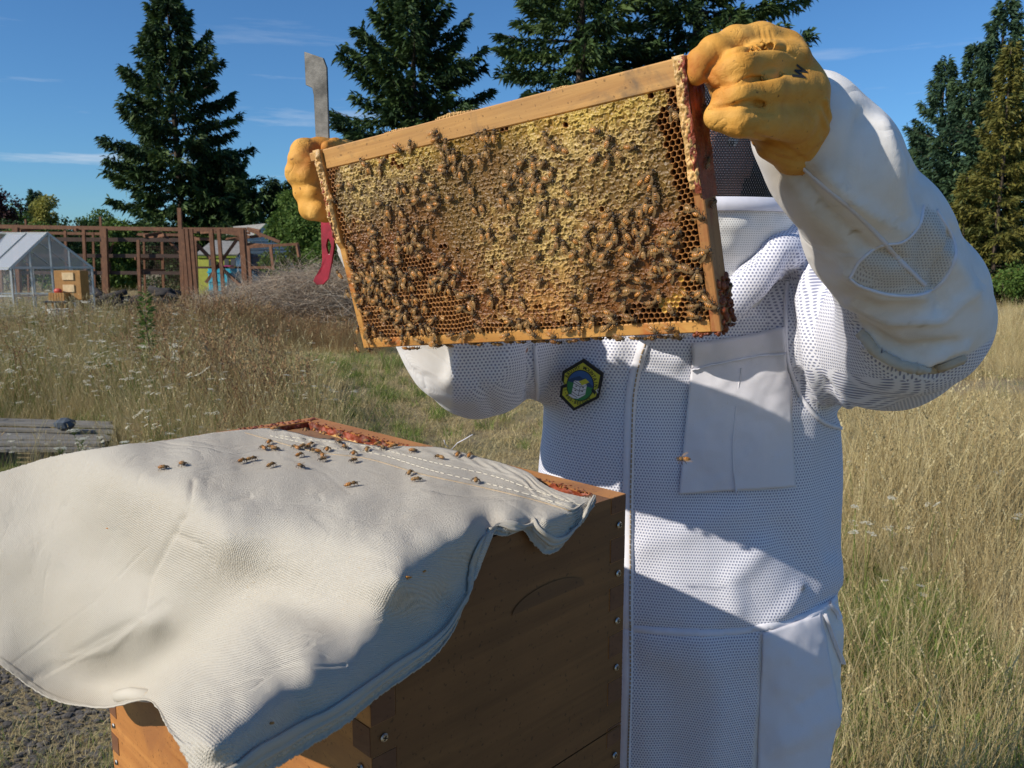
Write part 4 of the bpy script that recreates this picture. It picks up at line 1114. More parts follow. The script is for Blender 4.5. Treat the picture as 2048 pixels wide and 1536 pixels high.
# comb as a relief of hexagonal cells
def make_comb():
    res = .00048
    x = np.arange(-.2144, .2144+res, res); z = np.arange(-.1043, .0940+res, res)
    X, Z = np.meshgrid(x, z, indexing='ij'); nx, nz = X.shape
    x_, z_ = X.ravel(), Z.ravel()
    pw = np.stack([x_*1, z_*0, z_*1], 1)
    wx = fbm(pw*26, 2, 3)*.0020+vnoise(pw*150, 5)*.00035
    wz = fbm(pw*26, 2, 9)*.0020+vnoise(pw*150, 6)*.00035
    s = .0054
    hx, hz = x_+wx, z_+wz
    # pointy-top hex lattice, spacing s
    r = hz/(s*.8660); q = hx/s-r/2
    cx, cz = q, r; cy = -cx-cz
    rx, ry, rz = np.round(cx), np.round(cy), np.round(cz)
    dx, dy, dz = abs(rx-cx), abs(ry-cy), abs(rz-cz)
    m1 = (dx > dy) & (dx > dz); m2 = (~m1) & (dy > dz); m3 = ~(m1 | m2)
    rx = np.where(m1, -ry-rz, rx); rz = np.where(m3, -rx-ry, rz)
    ccx = (rx+rz/2)*s; ccz = rz*s*.8660
    ux, uz = hx-ccx, hz-ccz
    hd = np.maximum.reduce([abs(ux), abs(ux*.5+uz*.8660), abs(ux*.5-uz*.8660)])      # 0 centre .. s/2 at the wall
    e = s/2-hd
    rnd = lambda k: (hash3(rx.astype(int)+500, rz.astype(int)+500, np.full(rx.shape, k), k)+1)/2
    r1, r2, r3 = rnd(1), rnd(2), rnd(3)
    # where cells are open: areas read off the photograph
    W = (FM.to_3x3() @ Vector((0, 0, 0)))
    Lc = np.stack([ccx, np.zeros_like(ccx), ccz], 1)
    Wc = Lc @ np.array(FM.to_3x3()).T+np.array(FM.translation)
    px, py = to_px(Wc)
    areas = [
        [(600, 290), (690, 315), (672, 345), (675, 410), (693, 455), (708, 520), (722, 560), (735, 600), (760, 720), (690, 720)],
        [(720, 560), (760, 575), (790, 555), (815, 545), (835, 560), (860, 580), (895, 600), (930, 625), (960, 655), (970, 720), (720, 720)],
        [(800, 505), (850, 510), (880, 540), (905, 575), (930, 600), (950, 630), (900, 640), (830, 600), (790, 540)],
        [(1330, 150), (1380, 150), (1480, 720), (1400, 680), (1385, 590), (1365, 560), (1355, 510), (1360, 470), (1362, 420), (1350, 370), (1335, 320), (1325, 260), (1312, 250), (1310, 225), (1332, 205)],
        [(1240, 628), (1300, 605), (1345, 595), (1385, 560), (1460, 560), (1470, 720), (1240, 720)],
        [(950, 652), (1120, 645), (1240, 636), (1240, 720), (950, 720)],
    ]
    op = np.zeros(len(px), bool)
    jx = px+(r1-.5)*9; jy = py+(r2-.5)*9
    for a in areas: op |= in_poly(jx, jy, a)
    spots = [(761,311), (776,308), (788,313), (795,322), (790,326), (802,331), (787,332), (1003,252), (1013,251), (1111,228), (1131,249), (1193,207), (1303,182), (705,447), (888,490), (914,495), (927,503), (984,541), (939,564), (946,573), (989,617), (1009,608), (1011,615), (991,637), (1006,647), (1073,606), (1082,606), (1204,423), (1205,582), (990, 660), (1110,640), (1127,638), (1352,212), (1345,244), (1322,246), (1316,249)]
    for a, b in spots: op |= np.hypot(px-a, py-b) < 5.4
    op &= ~((r3 < .06) & (e >= 0) & (px < 1280))
    filled = op & in_poly(jx, jy, [(1325, 560), (1375, 560), (1360, 620), (1310, 620)])
    h = np.zeros(len(x_))
    # open: deep well with thin wall; capped: sunken uneven cap ringed by a broken ridge
    wall = .00036
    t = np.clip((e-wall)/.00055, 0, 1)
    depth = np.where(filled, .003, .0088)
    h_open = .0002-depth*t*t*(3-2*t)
    worm = fbm(pw*np.array([330, 1, 420]), 2, 31); worm2 = vnoise(pw*180, 37)
    ridge = np.exp(-(e/.00062)**2)*np.clip(.55+.75*vnoise(pw*240, 41)+.25*worm, 0, 1.5)
    cap = -.0009+.0007*np.clip(e/.0026, 0, 1)*(r2-.2)+.00045*worm+.00050*worm2
    line = np.exp(-(np.abs(worm2+.35*worm)/.16)**2)*.00062*(r1 > .25)
    h_cap = cap+ridge*.00125+line*1.5
    h = np.where(op, h_open, h_cap)
    h += .0016*fbm(pw*13, 2, 51)*np.where(op, .5, 1)
    # a few hollows in the capping
    pit = in_poly(px, py, [(1295, 245), (1320, 240), (1325, 275), (1300, 280)]); h -= pit*.001
    h = np.where(h > -.002, h*1.35, h); h = np.clip(h, -.0095, .0046)
    edge = np.minimum.reduce([x_+.2144, .2144-x_, z_+.1043, .0940-z_])
    # colours: tint by zone (wax pigment), ridges paler, depth shade painted into open wells
    def zone(poly, soft):
        inside = in_poly(px0, py0, poly); d, _ = seg_dist(px0, py0, poly+poly[:1])
        return np.clip(.5+np.where(inside, d, -d)/(2*soft), 0, 1)
    Ls = np.stack([x_, np.zeros_like(x_), z_], 1) @ np.array(FM.to_3x3()).T+np.array(FM.translation)
    px0, py0 = to_px(Ls)
    nb = fbm(pw*22, 3, 61)
    yellow = np.clip(zone([(735, 300), (870, 265), (1060, 215), (1340, 160), (1345, 200), (1250, 250), (1070, 275), (900, 310), (740, 345)], 22)+.15*nb, 0, 1)
    orange = np.clip(zone([(690, 460), (800, 430), (870, 410), (920, 470), (960, 560), (1040, 560), (1180, 560), (1210, 470), (1330, 430), (1400, 500), (1500, 720), (650, 720)], 42)+.45*nb, 0, 1)
    white = np.clip(zone([(650, 350), (800, 340), (820, 420), (780, 470), (700, 470)], 40)+.2*nb, 0, 1)*.6
    C = lambda a: np.array(a)[None, :]
    def mixc(a, b, f): return a*(1-f[:, None])+b*f[:, None]
    capc = mixc(C((.165, .092, .022))*np.ones((len(x_), 1)), C((.130, .090, .044)), white)
    capc = mixc(capc, C((.33, .20, .032)), yellow*.85)
    capc = mixc(capc, C((.17, .052, .009)), orange*.8)
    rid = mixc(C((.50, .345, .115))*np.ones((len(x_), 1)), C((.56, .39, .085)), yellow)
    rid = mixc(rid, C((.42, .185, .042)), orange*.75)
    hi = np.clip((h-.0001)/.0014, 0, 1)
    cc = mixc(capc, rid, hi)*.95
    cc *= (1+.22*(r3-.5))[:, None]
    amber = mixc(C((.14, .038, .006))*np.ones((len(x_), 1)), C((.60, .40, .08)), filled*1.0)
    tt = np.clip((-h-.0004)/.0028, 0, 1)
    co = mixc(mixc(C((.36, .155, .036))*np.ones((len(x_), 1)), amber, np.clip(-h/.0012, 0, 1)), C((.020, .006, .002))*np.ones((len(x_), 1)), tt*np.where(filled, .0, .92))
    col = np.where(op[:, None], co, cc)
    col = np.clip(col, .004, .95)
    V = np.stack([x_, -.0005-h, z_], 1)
    V[edge < res*.6, 1] = .010
    i = np.arange(nx-1)[:, None]*nz+np.arange(nz-1)[None, :]; i = i.ravel()
    Q = np.stack([i, i+nz, i+nz+1, i+1], 1)
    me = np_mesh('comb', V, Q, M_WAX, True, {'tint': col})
    return me
comb = link('honeycomb', make_comb(), frame); comb['kind'] = 'stuff'
# the comb's other face, so the frame has its real thickness
mb = MB(); mb.box((-.2143, .0105, -.1042), (.2143, .0275, .0938))
bk = mb.build('comb_back', M_BURR, frame)
# crusts of wax and propolis on the bars
def crust(name, x0, x1, z0, z1, y0, amp, m, seed, n=60, mm=14, axis='z'):
    u = np.linspace(0, 1, n); v = np.linspace(0, 1, mm)
    U, Vv = np.meshgrid(u, v, indexing='ij')
    X = x0+(x1-x0)*Vv; Z = z0+(z1-z0)*U
    p = np.stack([X.ravel(), 0*X.ravel(), Z.ravel()], 1)
    h = (fbm(p*np.array([420, 1, 260]), 3, seed)*.5+.42)*amp
    h *= (np.clip(np.minimum(Vv, 1-Vv)*5, 0, 1)*np.clip(np.minimum(U, 1-U)*14, 0, 1)).ravel()
    X = X.ravel()+fbm(p*200, 2, seed+3)*.0009*(1)
    V = np.stack([X, y0-np.maximum(h, 0)-.0002, Z.ravel()], 1)
    i = (np.arange(n-1)[:, None]*mm+np.arange(mm-1)[None, :]).ravel()
    return link(name, np_mesh(name, V, np.stack([i, i+1, i+mm+1, i+mm], 1), m), frame)
crust('propolis_crust', .2140, .2236, .010, .117, -.004, .0042, M_BURR, 5, 160, 14)
crust('propolis_crust', .2188, .2243, .006, .116, -.0042, .0034, M_REDP, 15, 160, 10)
crust('propolis_crust', -.2246, -.2150, .012, .117, -.004, .0046, M_BURR, 25, 160, 14)
crust('propolis_crust', -.2243, -.2195, .015, .085, -.0045, .0036, M_REDP, 35, 120, 10)
# red stained outer face of the right side bar
mb = MB()
n = 40
for k in range(n):
    z0 = .116-(.105)*k/n; z1 = .116-(.105)*(k+1)/n
def side_stain():
    nu, nv = 90, 26
    z = np.linspace(.115, .0, nu); y = np.linspace(-.0035, .0300, nv)
    Zg, Y = np.meshgrid(z, y, indexing='ij')
    p = np.stack([0*Y.ravel(), Y.ravel(), Zg.ravel()], 1)
    h = np.maximum(fbm(p*180, 3, 71)*.5+.2, 0)*.0013*np.clip((Zg.ravel()-.0)/.04, 0, 1)
    V = np.stack([.22415+h, Y.ravel(), Zg.ravel()], 1)
    i = (np.arange(nu-1)[:, None]*nv+np.arange(nv-1)[None, :]).ravel()
    return link('red_stain', np_mesh('red_stain', V, np.stack([i, i+nv, i+nv+1, i+1], 1), M_REDP), frame)
st = side_stain()
# lumps of brace comb along the top edge and drips at the bottom corner
def burr(x0, x1, h, seed):
    rr = random.Random(seed); mb = MB(); n = int((x1-x0)/.0042)
    for i in range(n):
        for j in range(3):
            x = x0+(x1-x0)*i/n+rr.uniform(-.001, .001); t = i/n
            hh = h*math.sin(math.pi*min(max((i+.7)/n, 0), 1))**.6*rr.uniform(.6, 1)
            y = .004+j*.0065
            pts = [(x+.0028*math.cos(a), y+.0028*math.sin(a)) for a in [k*math.pi/3 for k in range(6)]]
            for k in range(6):
                a, b = pts[k], pts[(k+1) % 6]
                mb.bar((a[0], a[1], .1155), (a[0]+rr.uniform(-.0005, .0005), a[1], .1155+hh), .0011, .0011)
                mb.add([(a[0], a[1], .1155), (b[0], b[1], .1155), (b[0], b[1], .1155+hh), (a[0], a[1], .1155+hh)], [(0, 1, 2, 3)])
            mb.ball((x, y, .1155), (.003, .003, hh*.62), 7, 5)
    mb.build('brace_comb', M_BURR, frame, True)
burr(-.115, -.082, .0022, 1); burr(-.045, .000, .0042, 2); burr(.096, .112, .0026, 3)
mb = MB(); rr = random.Random(4)
for k in range(26):
    x = rr.uniform(.196, .224); mb.ball((x, rr.uniform(0, .02), -.116-rr.uniform(0, .003)), (.002, .003, rr.uniform(.001, .0035)), 7, 5)
for k in range(70):
    mb.ball((.2245+rr.uniform(-.001, .001), rr.uniform(.006, .031), -.117+rr.uniform(0, .046)), (rr.uniform(.001, .0035), rr.uniform(.001, .0035), rr.uniform(.001, .0045)), 7, 5)
mb.build('propolis_lump', M_PROP, frame, True)

# ------------------------------------------------------------------ hive tool tucked behind the frame
def tool():
    root = empty('hive_tool', P(650, 300, 1.0))
    tag(root, 'steel hive tool with red hooked handle behind the left end of the frame', 'hive tool')
    o = P(645, 320, 1.02); n = Vector((-.35, -.93, -.05)).normalized()
    def solid(px, th, name, m, holes=None):
        pts = [on_plane(x, y, o, n) for x, y in px]
        bm = MB(); k = len(pts)
        bm.add(pts+[p-n*th for p in pts], [tuple(range(k)), tuple(range(2*k-1, k-1, -1))]+[(i, i+k, (i+1) % k+k, (i+1) % k) for i in range(k)])
        ob = attach(bm.build(name, m), root)
        bv = ob.modifiers.new('bevel', 'BEVEL'); bv.width = .0006; bv.segments = 2
        return ob
    solid([(608, 103), (646, 116), (653, 135), (656, 230), (658, 315), (660, 420), (642, 425), (632, 300), (627, 190), (624, 176), (611, 170)], .0032, 'blade', M_STEEL)
    # handle is a ring of strips around the nail slot
    L = [(641, 425), (642, 470), (644, 520), (640, 548), (630, 553), (626, 562), (633, 570), (646, 569), (656, 558), (662, 530), (667, 500), (669, 470), (668, 425)]
    hole = [(655, 478), (652, 492), (656, 508), (659, 508), (662, 492), (658, 478)]
    bm = MB()
    Lp = [on_plane(x, y, o, n) for x, y in L]; Hp = [on_plane(x, y, o, n) for x, y in hole]
    lh = [0, 1, 1, 2, 2, 3, 3, 3, 4, 4, 5, 5, 0]
    lh = [0, 1, 2, 2, 2, 2, 2, 3, 3, 3, 4, 4, 5]
    k = len(L)
    vs = Lp+Hp+[p-n*.0034 for p in Lp]+[p-n*.0034 for p in Hp]; m_ = k+6
    fs = []
    for i in range(k):
        j = (i+1) % k; a, b = lh[i], lh[j]
        f = [i, j, k+b] + ([k+a] if a != b else [])
        fs.append(tuple(f)); fs.append(tuple(x+m_ for x in f[::-1])); fs.append((i, i+m_, j+m_, j))
    for i in range(6):
        j = (i+1) % 6; fs.append((k+i, k+j, k+j+m_, k+i+m_))
    bm.add(vs, fs)
    ob = attach(bm.build('handle', M_REDPAINT), root)
    bv = ob.modifiers.new('bevel', 'BEVEL'); bv.width = .0006; bv.segments = 2
tool()
# ------------------------------------------------------------------ the hive: stacked boxes, frames inside, metal screws
HZ = CAMZ-.216
HA = Vector((.106, .745, HZ)); HB = Vector((-.254, 1.102, HZ)); HC = Vector((-.099, .537, HZ))
hu = (HB-HA).normalized(); hw = (HC-HA).normalized()          # hu runs to the back left, hw to the front left
hu = Vector((hu.x, hu.y, 0)).normalized(); hw = Vector((-hu.y, hu.x, 0))
if hw.y > 0: hw = -hw
LEN, WID = .535, .292
HM = Matrix((hu, hw, Vector((0, 0, 1)))).transposed().to_4x4(); HM.translation = (HA.x, HA.y, 0)      # local x: A->B, y: A->C, z up (det may be -1)
if HM.to_3x3().determinant() < 0:
    flip = True
hive = empty('beehive', (0, 0, 0))
tag(hive, 'varnished cedar beehive of stacked finger-jointed boxes standing in front of the beekeeper', 'beehive')
TH = .022
def hbox(mb, x0, x1, y0, y1, z0, z1, mi=0, bev=.0008):
    t = MB().box((x0, y0, z0), (x1, y1, z1), HM, 0, bev)
    f = [tuple(reversed(q)) for q in t.f]
    return mb.add(t.v, f, mi)
def hive_body(ztop, h, hand=True, up=True):
    """a box: four boards with interlocking fingers; end grain shows as darker finger tips"""
    fh = h/9.55
    rings = []
    z = 0; k = 0
    front, back, left, right = MB(), MB(), MB(), MB()
    tips = []
    step = .0235; z = ztop; k = 0
    first = .016
    while z > ztop-h+.001:
        hh = first if k == 0 else step
        z1 = max(z-hh, ztop-h)
        a = (k % 2 == 0)
        e = .0004
        # long boards run along x (right face y=0, left face y=WID are short?) : face y=0 is A-B (far), y=WID is C-D
        for (mbL, y0, y1) in ((back, 0, TH), (front, WID-TH, WID)):
            x0, x1 = (0, LEN) if a else (TH, LEN-TH)
            hbox(mbL, x0 + (0 if a else e), x1 - (0 if a else e), y0, y1, z1+e*.0, z, 0, 0)
        for (mbS, x0, x1) in ((right, 0, TH), (left, LEN-TH, LEN)):
            y0, y1 = (TH, WID-TH) if a else (0, WID)
            hbox(mbS, x0, x1, y0+(e if a else 0), y1-(e if a else 0), z1, z, 0, 0)
        # end grain faces
        g = .0006
        if a:
            for xx in (-g, LEN):
                for y0 in (0, WID-TH): tips.append((xx, xx+g, y0+.0006, y0+TH-.0006, z1+.0006, z-.0006))
        else:
            for yy in (-g, WID):
                for x0 in (0, LEN-TH): tips.append((x0+.0006, x0+TH-.0006, yy, yy+g, z1+.0006, z-.0006))
        z = z1; k += 1
    return front, back, left, right, tips
zt = HZ
for bi in range(5):
    h = .232
    body = 'hive_box'
    fr_, bk_, lf_, rt_, tips = hive_body(zt, h-.0015)
    # the first box is a child 'hive_box' with its boards as sub-parts
    hb = empty('hive_box', (0, 0, 0), hive)
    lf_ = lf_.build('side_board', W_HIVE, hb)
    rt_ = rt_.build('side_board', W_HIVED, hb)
    fr_ = fr_.build('end_board', W_HIVE, hb)
    bk_ = bk_.build('end_board', W_HIVE, hb)
    tm = MB()
    for t in tips: hbox(tm, *t, bev=0)
    tm.build('finger_tips', W_END, hb)['kind'] = 'stuff'
    if bi < 2:
        for j in range(4):
            zz = zt-.016-.0235*(2*j+.5)-.0235
            for (x, y, ax) in ((-.0012, .010, 'x'), (-.0012, WID-.011, 'x'), (.012, WID+.0012, 'y'), (LEN-.012, WID+.0012, 'y')):
                if j % 1: continue
                c = HM @ Vector((x, y, zz+.0235*(1 if ax == 'x' else 0)))
                nn = -hu if ax == 'x' else hw
                sm = MB()
                for kk, (r, o) in enumerate(((.0033, 0),)):
                    a_ = nn.cross(Vector((0, 0, 1)))
                    ring = [c+(a_*math.cos(t)+Vector((0, 0, 1))*math.sin(t))*r for t in [i*math.pi/6 for i in range(12)]]
                    ring2 = [p+nn*.0011-(p-c)*.25 for p in ring]
                    sm.add(ring+ring2, [(i, (i+1) % 12, (i+1) % 12+12, i+12) for i in range(12)]+[tuple(range(12, 24))])
                    for t in (0.4, 0.4+math.pi/2):
                        d_ = (a_*math.cos(t)+Vector((0, 0, 1))*math.sin(t))
                        sm.bar(c+nn*.0010-d_*.0020, c+nn*.0010+d_*.0020, .0007, .0009, 1, up=nn)
                sm.build('screw', [M_SCREW, M_DARK], hb)
    # hand hold on the right (A-C) face: flat patch, recess shade painted dark
    hm = MB()
    zc = zt-.072; n = 16; yc = WID*.36
    top = [(-.0008, yc+.046*math.cos(t), zc+.0155*math.sin(t)) for t in [math.pi*i/n for i in range(n+1)]]
    pts = [HM @ Vector(p) for p in top]
    ins = [HM @ Vector((p[0]+.0, yc+(p[1]-yc)*.93, zc+(p[2]-zc)*.9+.0005)) for p in top]
    hm.add(pts+ins, [(i, i+1, i+n+2, i+n+1) for i in range(n)])
    hm.add(ins, [tuple(range(n+1))])
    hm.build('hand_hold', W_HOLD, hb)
    zt -= h
# hive stand below
mb = MB()
hbox(mb, .02, LEN-.02, .02, WID-.02, .0, zt-.0005)
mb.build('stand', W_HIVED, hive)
# inside the top box: top bars of the other frames, wax-red rims
for i in range(6):
    y = .034+.036*i
    mb = MB(); hbox(mb, TH+.002, LEN-TH-.002, y, y+.025, HZ-.022, HZ-.0065, 0, .001)
    mb.build('frame_top_bar', wood('old_top_bar', (.20, .10, .04), (.33, .17, .07), (40, 40, 40), .6, (.15, .04, .015), 20) if i == 0 else bpy.data.materials['old_top_bar'], hive)
def rim_crust(p0, p1, nrm, w0, w1, zlo, zhi, seed, name='propolis_crust', m=M_REDP, amp=.004):
    """ragged wax along the inner wall of the box: p0->p1 world, nrm points into the box"""
    nu, nv = 260, 16
    U, Vv = np.meshgrid(np.linspace(0, 1, nu), np.linspace(0, 1, nv), indexing='ij')
    U, Vv = U.ravel(), Vv.ravel()
    p0, p1, nrm = np.array(p0), np.array(p1), np.array(nrm)
    base = p0+(p1-p0)*U[:, None]
    base[:, 2] = zlo+(zhi-zlo)*Vv
    h = np.maximum(fbm(base*150, 3, seed)*.6+.45, .03)*amp
    base += nrm*(h+w0)[:, None]
    base[:, 2] += np.where(Vv > .9, np.maximum(fbm(base*220, 2, seed+5), 0)*.004, 0)
    i = (np.arange(nu-1)[:, None]*nv+np.arange(nv-1)[None, :]).ravel()
    return link(name, np_mesh(name, base, np.stack([i, i+1, i+nv+1, i+nv], 1), m), hive)
L_ = lambda x, y: HM @ Vector((x, y, 0))
rim_crust(L_(TH, TH), L_(LEN-TH, TH), hw, .0003, 0, HZ-.018, HZ-.0012, 3)
rim_crust(L_(LEN-TH, TH), L_(LEN-TH, WID-TH), -hu, .0003, 0, HZ-.018, HZ-.001, 4)
rim_crust(L_(TH, TH), L_(TH, .1), hu, .0003, 0, HZ-.018, HZ-.001, 5)
rim_crust(L_(TH, TH+.002), L_(LEN-TH, TH+.002), hw, .004, 0, HZ-.020, HZ-.008, 6, m=M_BURR, amp=.005)
mb = MB(); rr = random.Random(3)
for k in range(150):
    x = rr.uniform(TH, LEN-TH); q = HM @ Vector((x, TH-.006+rr.uniform(0, .010), 0))
    mb.ball((q.x, q.y, HZ+.0003), (rr.uniform(.0006, .002), rr.uniform(.0006, .002), rr.uniform(.0004, .0012)), 6, 4)
for k in range(60):
    y = rr.uniform(TH*.2, .12); q = HM @ Vector((LEN-TH*.5+rr.uniform(-.008, .008), y, 0))
    mb.ball((q.x, q.y, HZ+.0003), (rr.uniform(.001, .003), rr.uniform(.001, .003), rr.uniform(.0005, .002)), 6, 4)
mb.build('propolis_lump', M_PROP, hive, True)
# ------------------------------------------------------------------ canvas inner cover draped over the hive
def tps_fit(X, y, lam=1e-4):
    X = np.array(X, float)/1000; n = len(X); y = np.array(y, float)
    r = np.hypot(X[:, None, 0]-X[None, :, 0], X[:, None, 1]-X[None, :, 1])
    K = np.where(r > 0, r*r*np.log(r+1e-12), 0)+lam*np.eye(n)
    Pm = np.concatenate([np.ones((n, 1)), X], 1)
    A = np.block([[K, Pm], [Pm.T, np.zeros((3, 3))]])
    w = np.linalg.solve(A, np.concatenate([y, np.zeros(3)]))
    def f(px, py):
        q = np.stack([px, py], -1)/1000
        r = np.hypot(q[..., None, 0]-X[:, 0], q[..., None, 1]-X[:, 1])
        return (np.where(r > 0, r*r*np.log(r+1e-12), 0)@w[:n])+w[n]+q@w[n+1:]
    return f
def d_top(px, py, h):
    q = on_plane(px, py, (0, 0, HZ+h), (0, 0, 1)); return (q-CAM).dot(Vector((0, CP, -SP)))
def d_right(px, py, off):
    q = on_plane(px, py, HA-hu*off, -hu); return (q-CAM).dot(Vector((0, CP, -SP)))
CT = []
for (x, y, h) in [(530,862,.012),(1187,1002,.005),(850,910,.006),(1030,940,.006),(900,903,.005),(1140,1020,.006),(1090,1040,.008),(1030,1058,.006),(975,1045,.010),(700,885,.008),(1120,980,.004),
        (650,950,.012),(800,980,.010),(950,990,.010),(1080,1010,.008),(480,930,.014),(560,1000,.016),(700,1050,.018),(850,1060,.022),(940,1050,.022),(1010,1030,.014),
        (330,891,.014),(370,960,.018),(300,950,.012),(220,940,.004),(430,920,.018),(220,903,.012),(450,1080,.000),(300,1030,-.020),(200,1000,-.028),(100,990,-.048),(0,1000,-.06),(0,945,-.034),(-120,985,-.06),
        (0,1100,-.105),(100,1150,-.125),(100,1250,-.18),(200,1300,-.185),(300,1150,-.085),(300,1250,-.115),(450,1230,-.072),(600,1120,-.004),(520,1150,-.030),
        (310,1405,-.155),(205,1417,-.235),(100,1395,-.245),(0,1330,-.215),(-120,1280,-.2),(400,1335,-.105),(590,1225,-.038),(700,1200,-.012),(800,1160,.012)]:
    CT.append((x, y, d_top(x, y, h)))
for (x, y, o) in [(880,1290,.036),(770,1370,.054),(930,1200,.027),(940,1130,.016),(985,1058,.004),(680,1440,.078),(560,1510,.100),(420,1545,.125),
        (620,1330,.066),(720,1290,.046),(800,1240,.028),(880,1200,.018),(500,1400,.092),(590,1420,.080),(1115,1100,.016),(1062,1056,.003),(1085,1092,.010),(1150,1050,.006),(1022,1066,.007),(400,1480,.122)]:
    CT.append((x, y, d_right(x, y, o)))
fcl = tps_fit([c[:2] for c in CT], [1/c[2] for c in CT], 2e-4)
TOP = [(-130,985),(0,945),(110,912),(220,894),(330,881),(430,865),(500,856),(530,853),(560,857),(585,864),(640,877),(700,884),(750,892),(820,897),(880,899),(920,908),(975,922),(1030,938),(1060,950),(1085,970),(1120,988),(1155,996),(1187,1002)]
BOT = [(-130,1262),(0,1330),(100,1397),(205,1417),(300,1404),(345,1470),(398,1560),(440,1560),(500,1545),(560,1512),(680,1440),(770,1372),(880,1290),(932,1200),(942,1130),(962,1080),(988,1060),(1022,1066),(1052,1056),(1078,1082),(1098,1098),(1122,1090),(1150,1052),(1187,1008)]
def resample(pts, n, chord=True):
    p = np.array(pts, float)
    # catmull-rom through the points
    L = np.concatenate([[0], np.cumsum(np.hypot(*np.diff(p, axis=0).T))]); L /= L[-1]
    out = []
    for t in np.linspace(0, 1, n):
        i = min(np.searchsorted(L, t, 'right')-1, len(p)-2); u = (t-L[i])/(L[i+1]-L[i])
        p0, p1, p2, p3 = p[max(i-1, 0)], p[i], p[i+1], p[min(i+2, len(p)-1)]
        m1 = (p2-p0)/(L[i+1]-L[max(i-1, 0)])*(L[i+1]-L[i]); m2 = (p3-p1)/(L[min(i+2, len(p)-1)]-L[i])*(L[i+1]-L[i])
        out.append((2*u**3-3*u**2+1)*p1+(u**3-2*u**2+u)*m1+(-2*u**3+3*u**2)*p2+(u**3-u**2)*m2)
    return np.array(out)
NU, NV = 620, 300
T_ = resample(TOP, NU); B_ = resample(BOT, NU)
# keep the fan of columns sensible: match columns by hand at a few stations
st_t = np.interp(np.linspace(0, 1, NU), [0, .20, .34, .47, .60, .75, .90, 1], [0, .24, .41, .52, .68, .86, .965, 1])
idx = st_t*(NU-1); i0 = np.clip(idx.astype(int), 0, NU-2); fr = (idx-i0)[:, None]
T_ = T_[i0]*(1-fr)+T_[i0+1]*fr
V_ = np.linspace(0, 1, NV)
PX = T_[:, None, 0]*(1-V_)+B_[:, None, 0]*V_; PY = T_[:, None, 1]*(1-V_)+B_[:, None, 1]*V_
# the right hem runs from the corner down: sag of columns is handled by outline
def ridge_px(pts, w, a, power=2):
    d, par = seg_dist(PX.ravel(), PY.ravel(), pts)
    return (a*np.exp(-(d/w)**power)).reshape(PX.shape)
inv = fcl(PX, PY); Dp = 1/inv
mm = np.zeros_like(PX)           # relief in metres, positive towards the camera/up
rel = [
 ([(0,1010),(60,1000),(120,985)], 20, .006), ([(0,1060),(70,1030),(130,960)], 26, -.007),
 ([(385,960),(370,1020),(340,1080),(300,1160),(285,1230)], 7, -.0016), ([(500,985),(400,1010),(360,1040)], 8, -.0012),
 ([(350,1070),(400,1090),(425,1130)], 9, -.0013), ([(120,1320),(220,1300),(290,1230)], 8, .0010), ([(60,1360),(200,1280),(330,1210)], 10, -.0014),
 ([(100,940),(220,985),(300,1040)], 26, .004), ([(300,925),(420,985),(560,1000),(640,965)], 24, -.005), ([(640,930),(740,985),(800,1010)], 22, -.006),
 ([(690,1010),(760,990),(850,975)], 18, .006), ([(800,1010),(900,985),(1000,1000),(1060,1045)], 26, .006),
 ([(480,1080),(600,1110),(740,1125),(880,1120)], 22, -.006), ([(560,1040),(700,1080),(850,1080)], 24, .005),
 ([(640,1230),(690,1250),(690,1300),(650,1340)], 34, -.007), ([(560,1240),(620,1250),(600,1300)], 30, .005),
 ([(700,1190),(760,1180),(830,1190)], 20, .006), ([(380,1400),(470,1380),(560,1330)], 30, -.007), ([(520,1440),(620,1380),(700,1350)], 26, .006),
 ([(880,1090),(870,1160),(850,1230)], 18, .006), ([(830,1100),(820,1170),(800,1230)], 20, -.005),
 ([(960,1070),(930,1110),(915,1180),(870,1260)], 12, .003), ([(150,1180),(230,1150),(330,1100)], 30, .004), ([(0,1180),(120,1120),(220,1080)], 30, -.004),
 ([(200,1120),(260,1160),(250,1230)], 20, -.004), ([(430,950),(520,1000),(640,1010),(700,980)], 16, -.004), ([(740,1040),(850,1020),(940,1000)], 18, -.004), ([(420,1180),(520,1210),(640,1180)], 24, .004),
]
for pts, w, a in rel: mm += ridge_px(pts, w*(1.0 if w <= 10 else 1.35), a*(1.0 if w <= 10 else .28))
pn = np.stack([PX.ravel()/60, PY.ravel()/60, 0*PX.ravel()], 1)
mm += (fbm(pn*.35, 3, 5)*.0016+fbm(pn*1.4, 2, 8)*.0005).reshape(PX.shape)
# hem thickness along the lower edge (v near 1) and the turned hem along the back (v near 0)
x = (PX-1024)/F; dd = (PY-768)/F
def toW(D): return np.stack([x*D, (CP-dd*SP)*D, CAMZ-(SP+dd*CP)*D], -1)
G = toW(Dp)
du = np.gradient(G, axis=0); dv = np.gradient(G, axis=1)
Nn = np.cross(du, dv); Nn /= np.linalg.norm(Nn, axis=-1, keepdims=True)
s_ = np.sign((Nn*(np.array([0, 0, CAMZ])-G)).sum(-1).mean()); Nn *= s_
lenV = np.concatenate([np.zeros((NU, 1)), np.cumsum(np.linalg.norm(np.diff(G, axis=1), axis=-1), 1)], 1)
lenU = np.concatenate([np.zeros((1, NV)), np.cumsum(np.linalg.norm(np.diff(G, axis=0), axis=-1), 0)], 0)
eB = lenV[:, -1:]-lenV            # metres from the lower edge
eT = lenV
hemB = .0016*(1/(1+np.exp((eB-.0125)/.0006)))*(1/(1+np.exp(-(eB-.0)/.0006)))-.0012*np.exp(-((eB-.0062)/.0011)**2)
colmask = np.clip((B_[:, 0]-400)/40, 0, 1)[:, None]*1.0
hemL = .0012*(1/(1+np.exp((eB-.010)/.0006)))
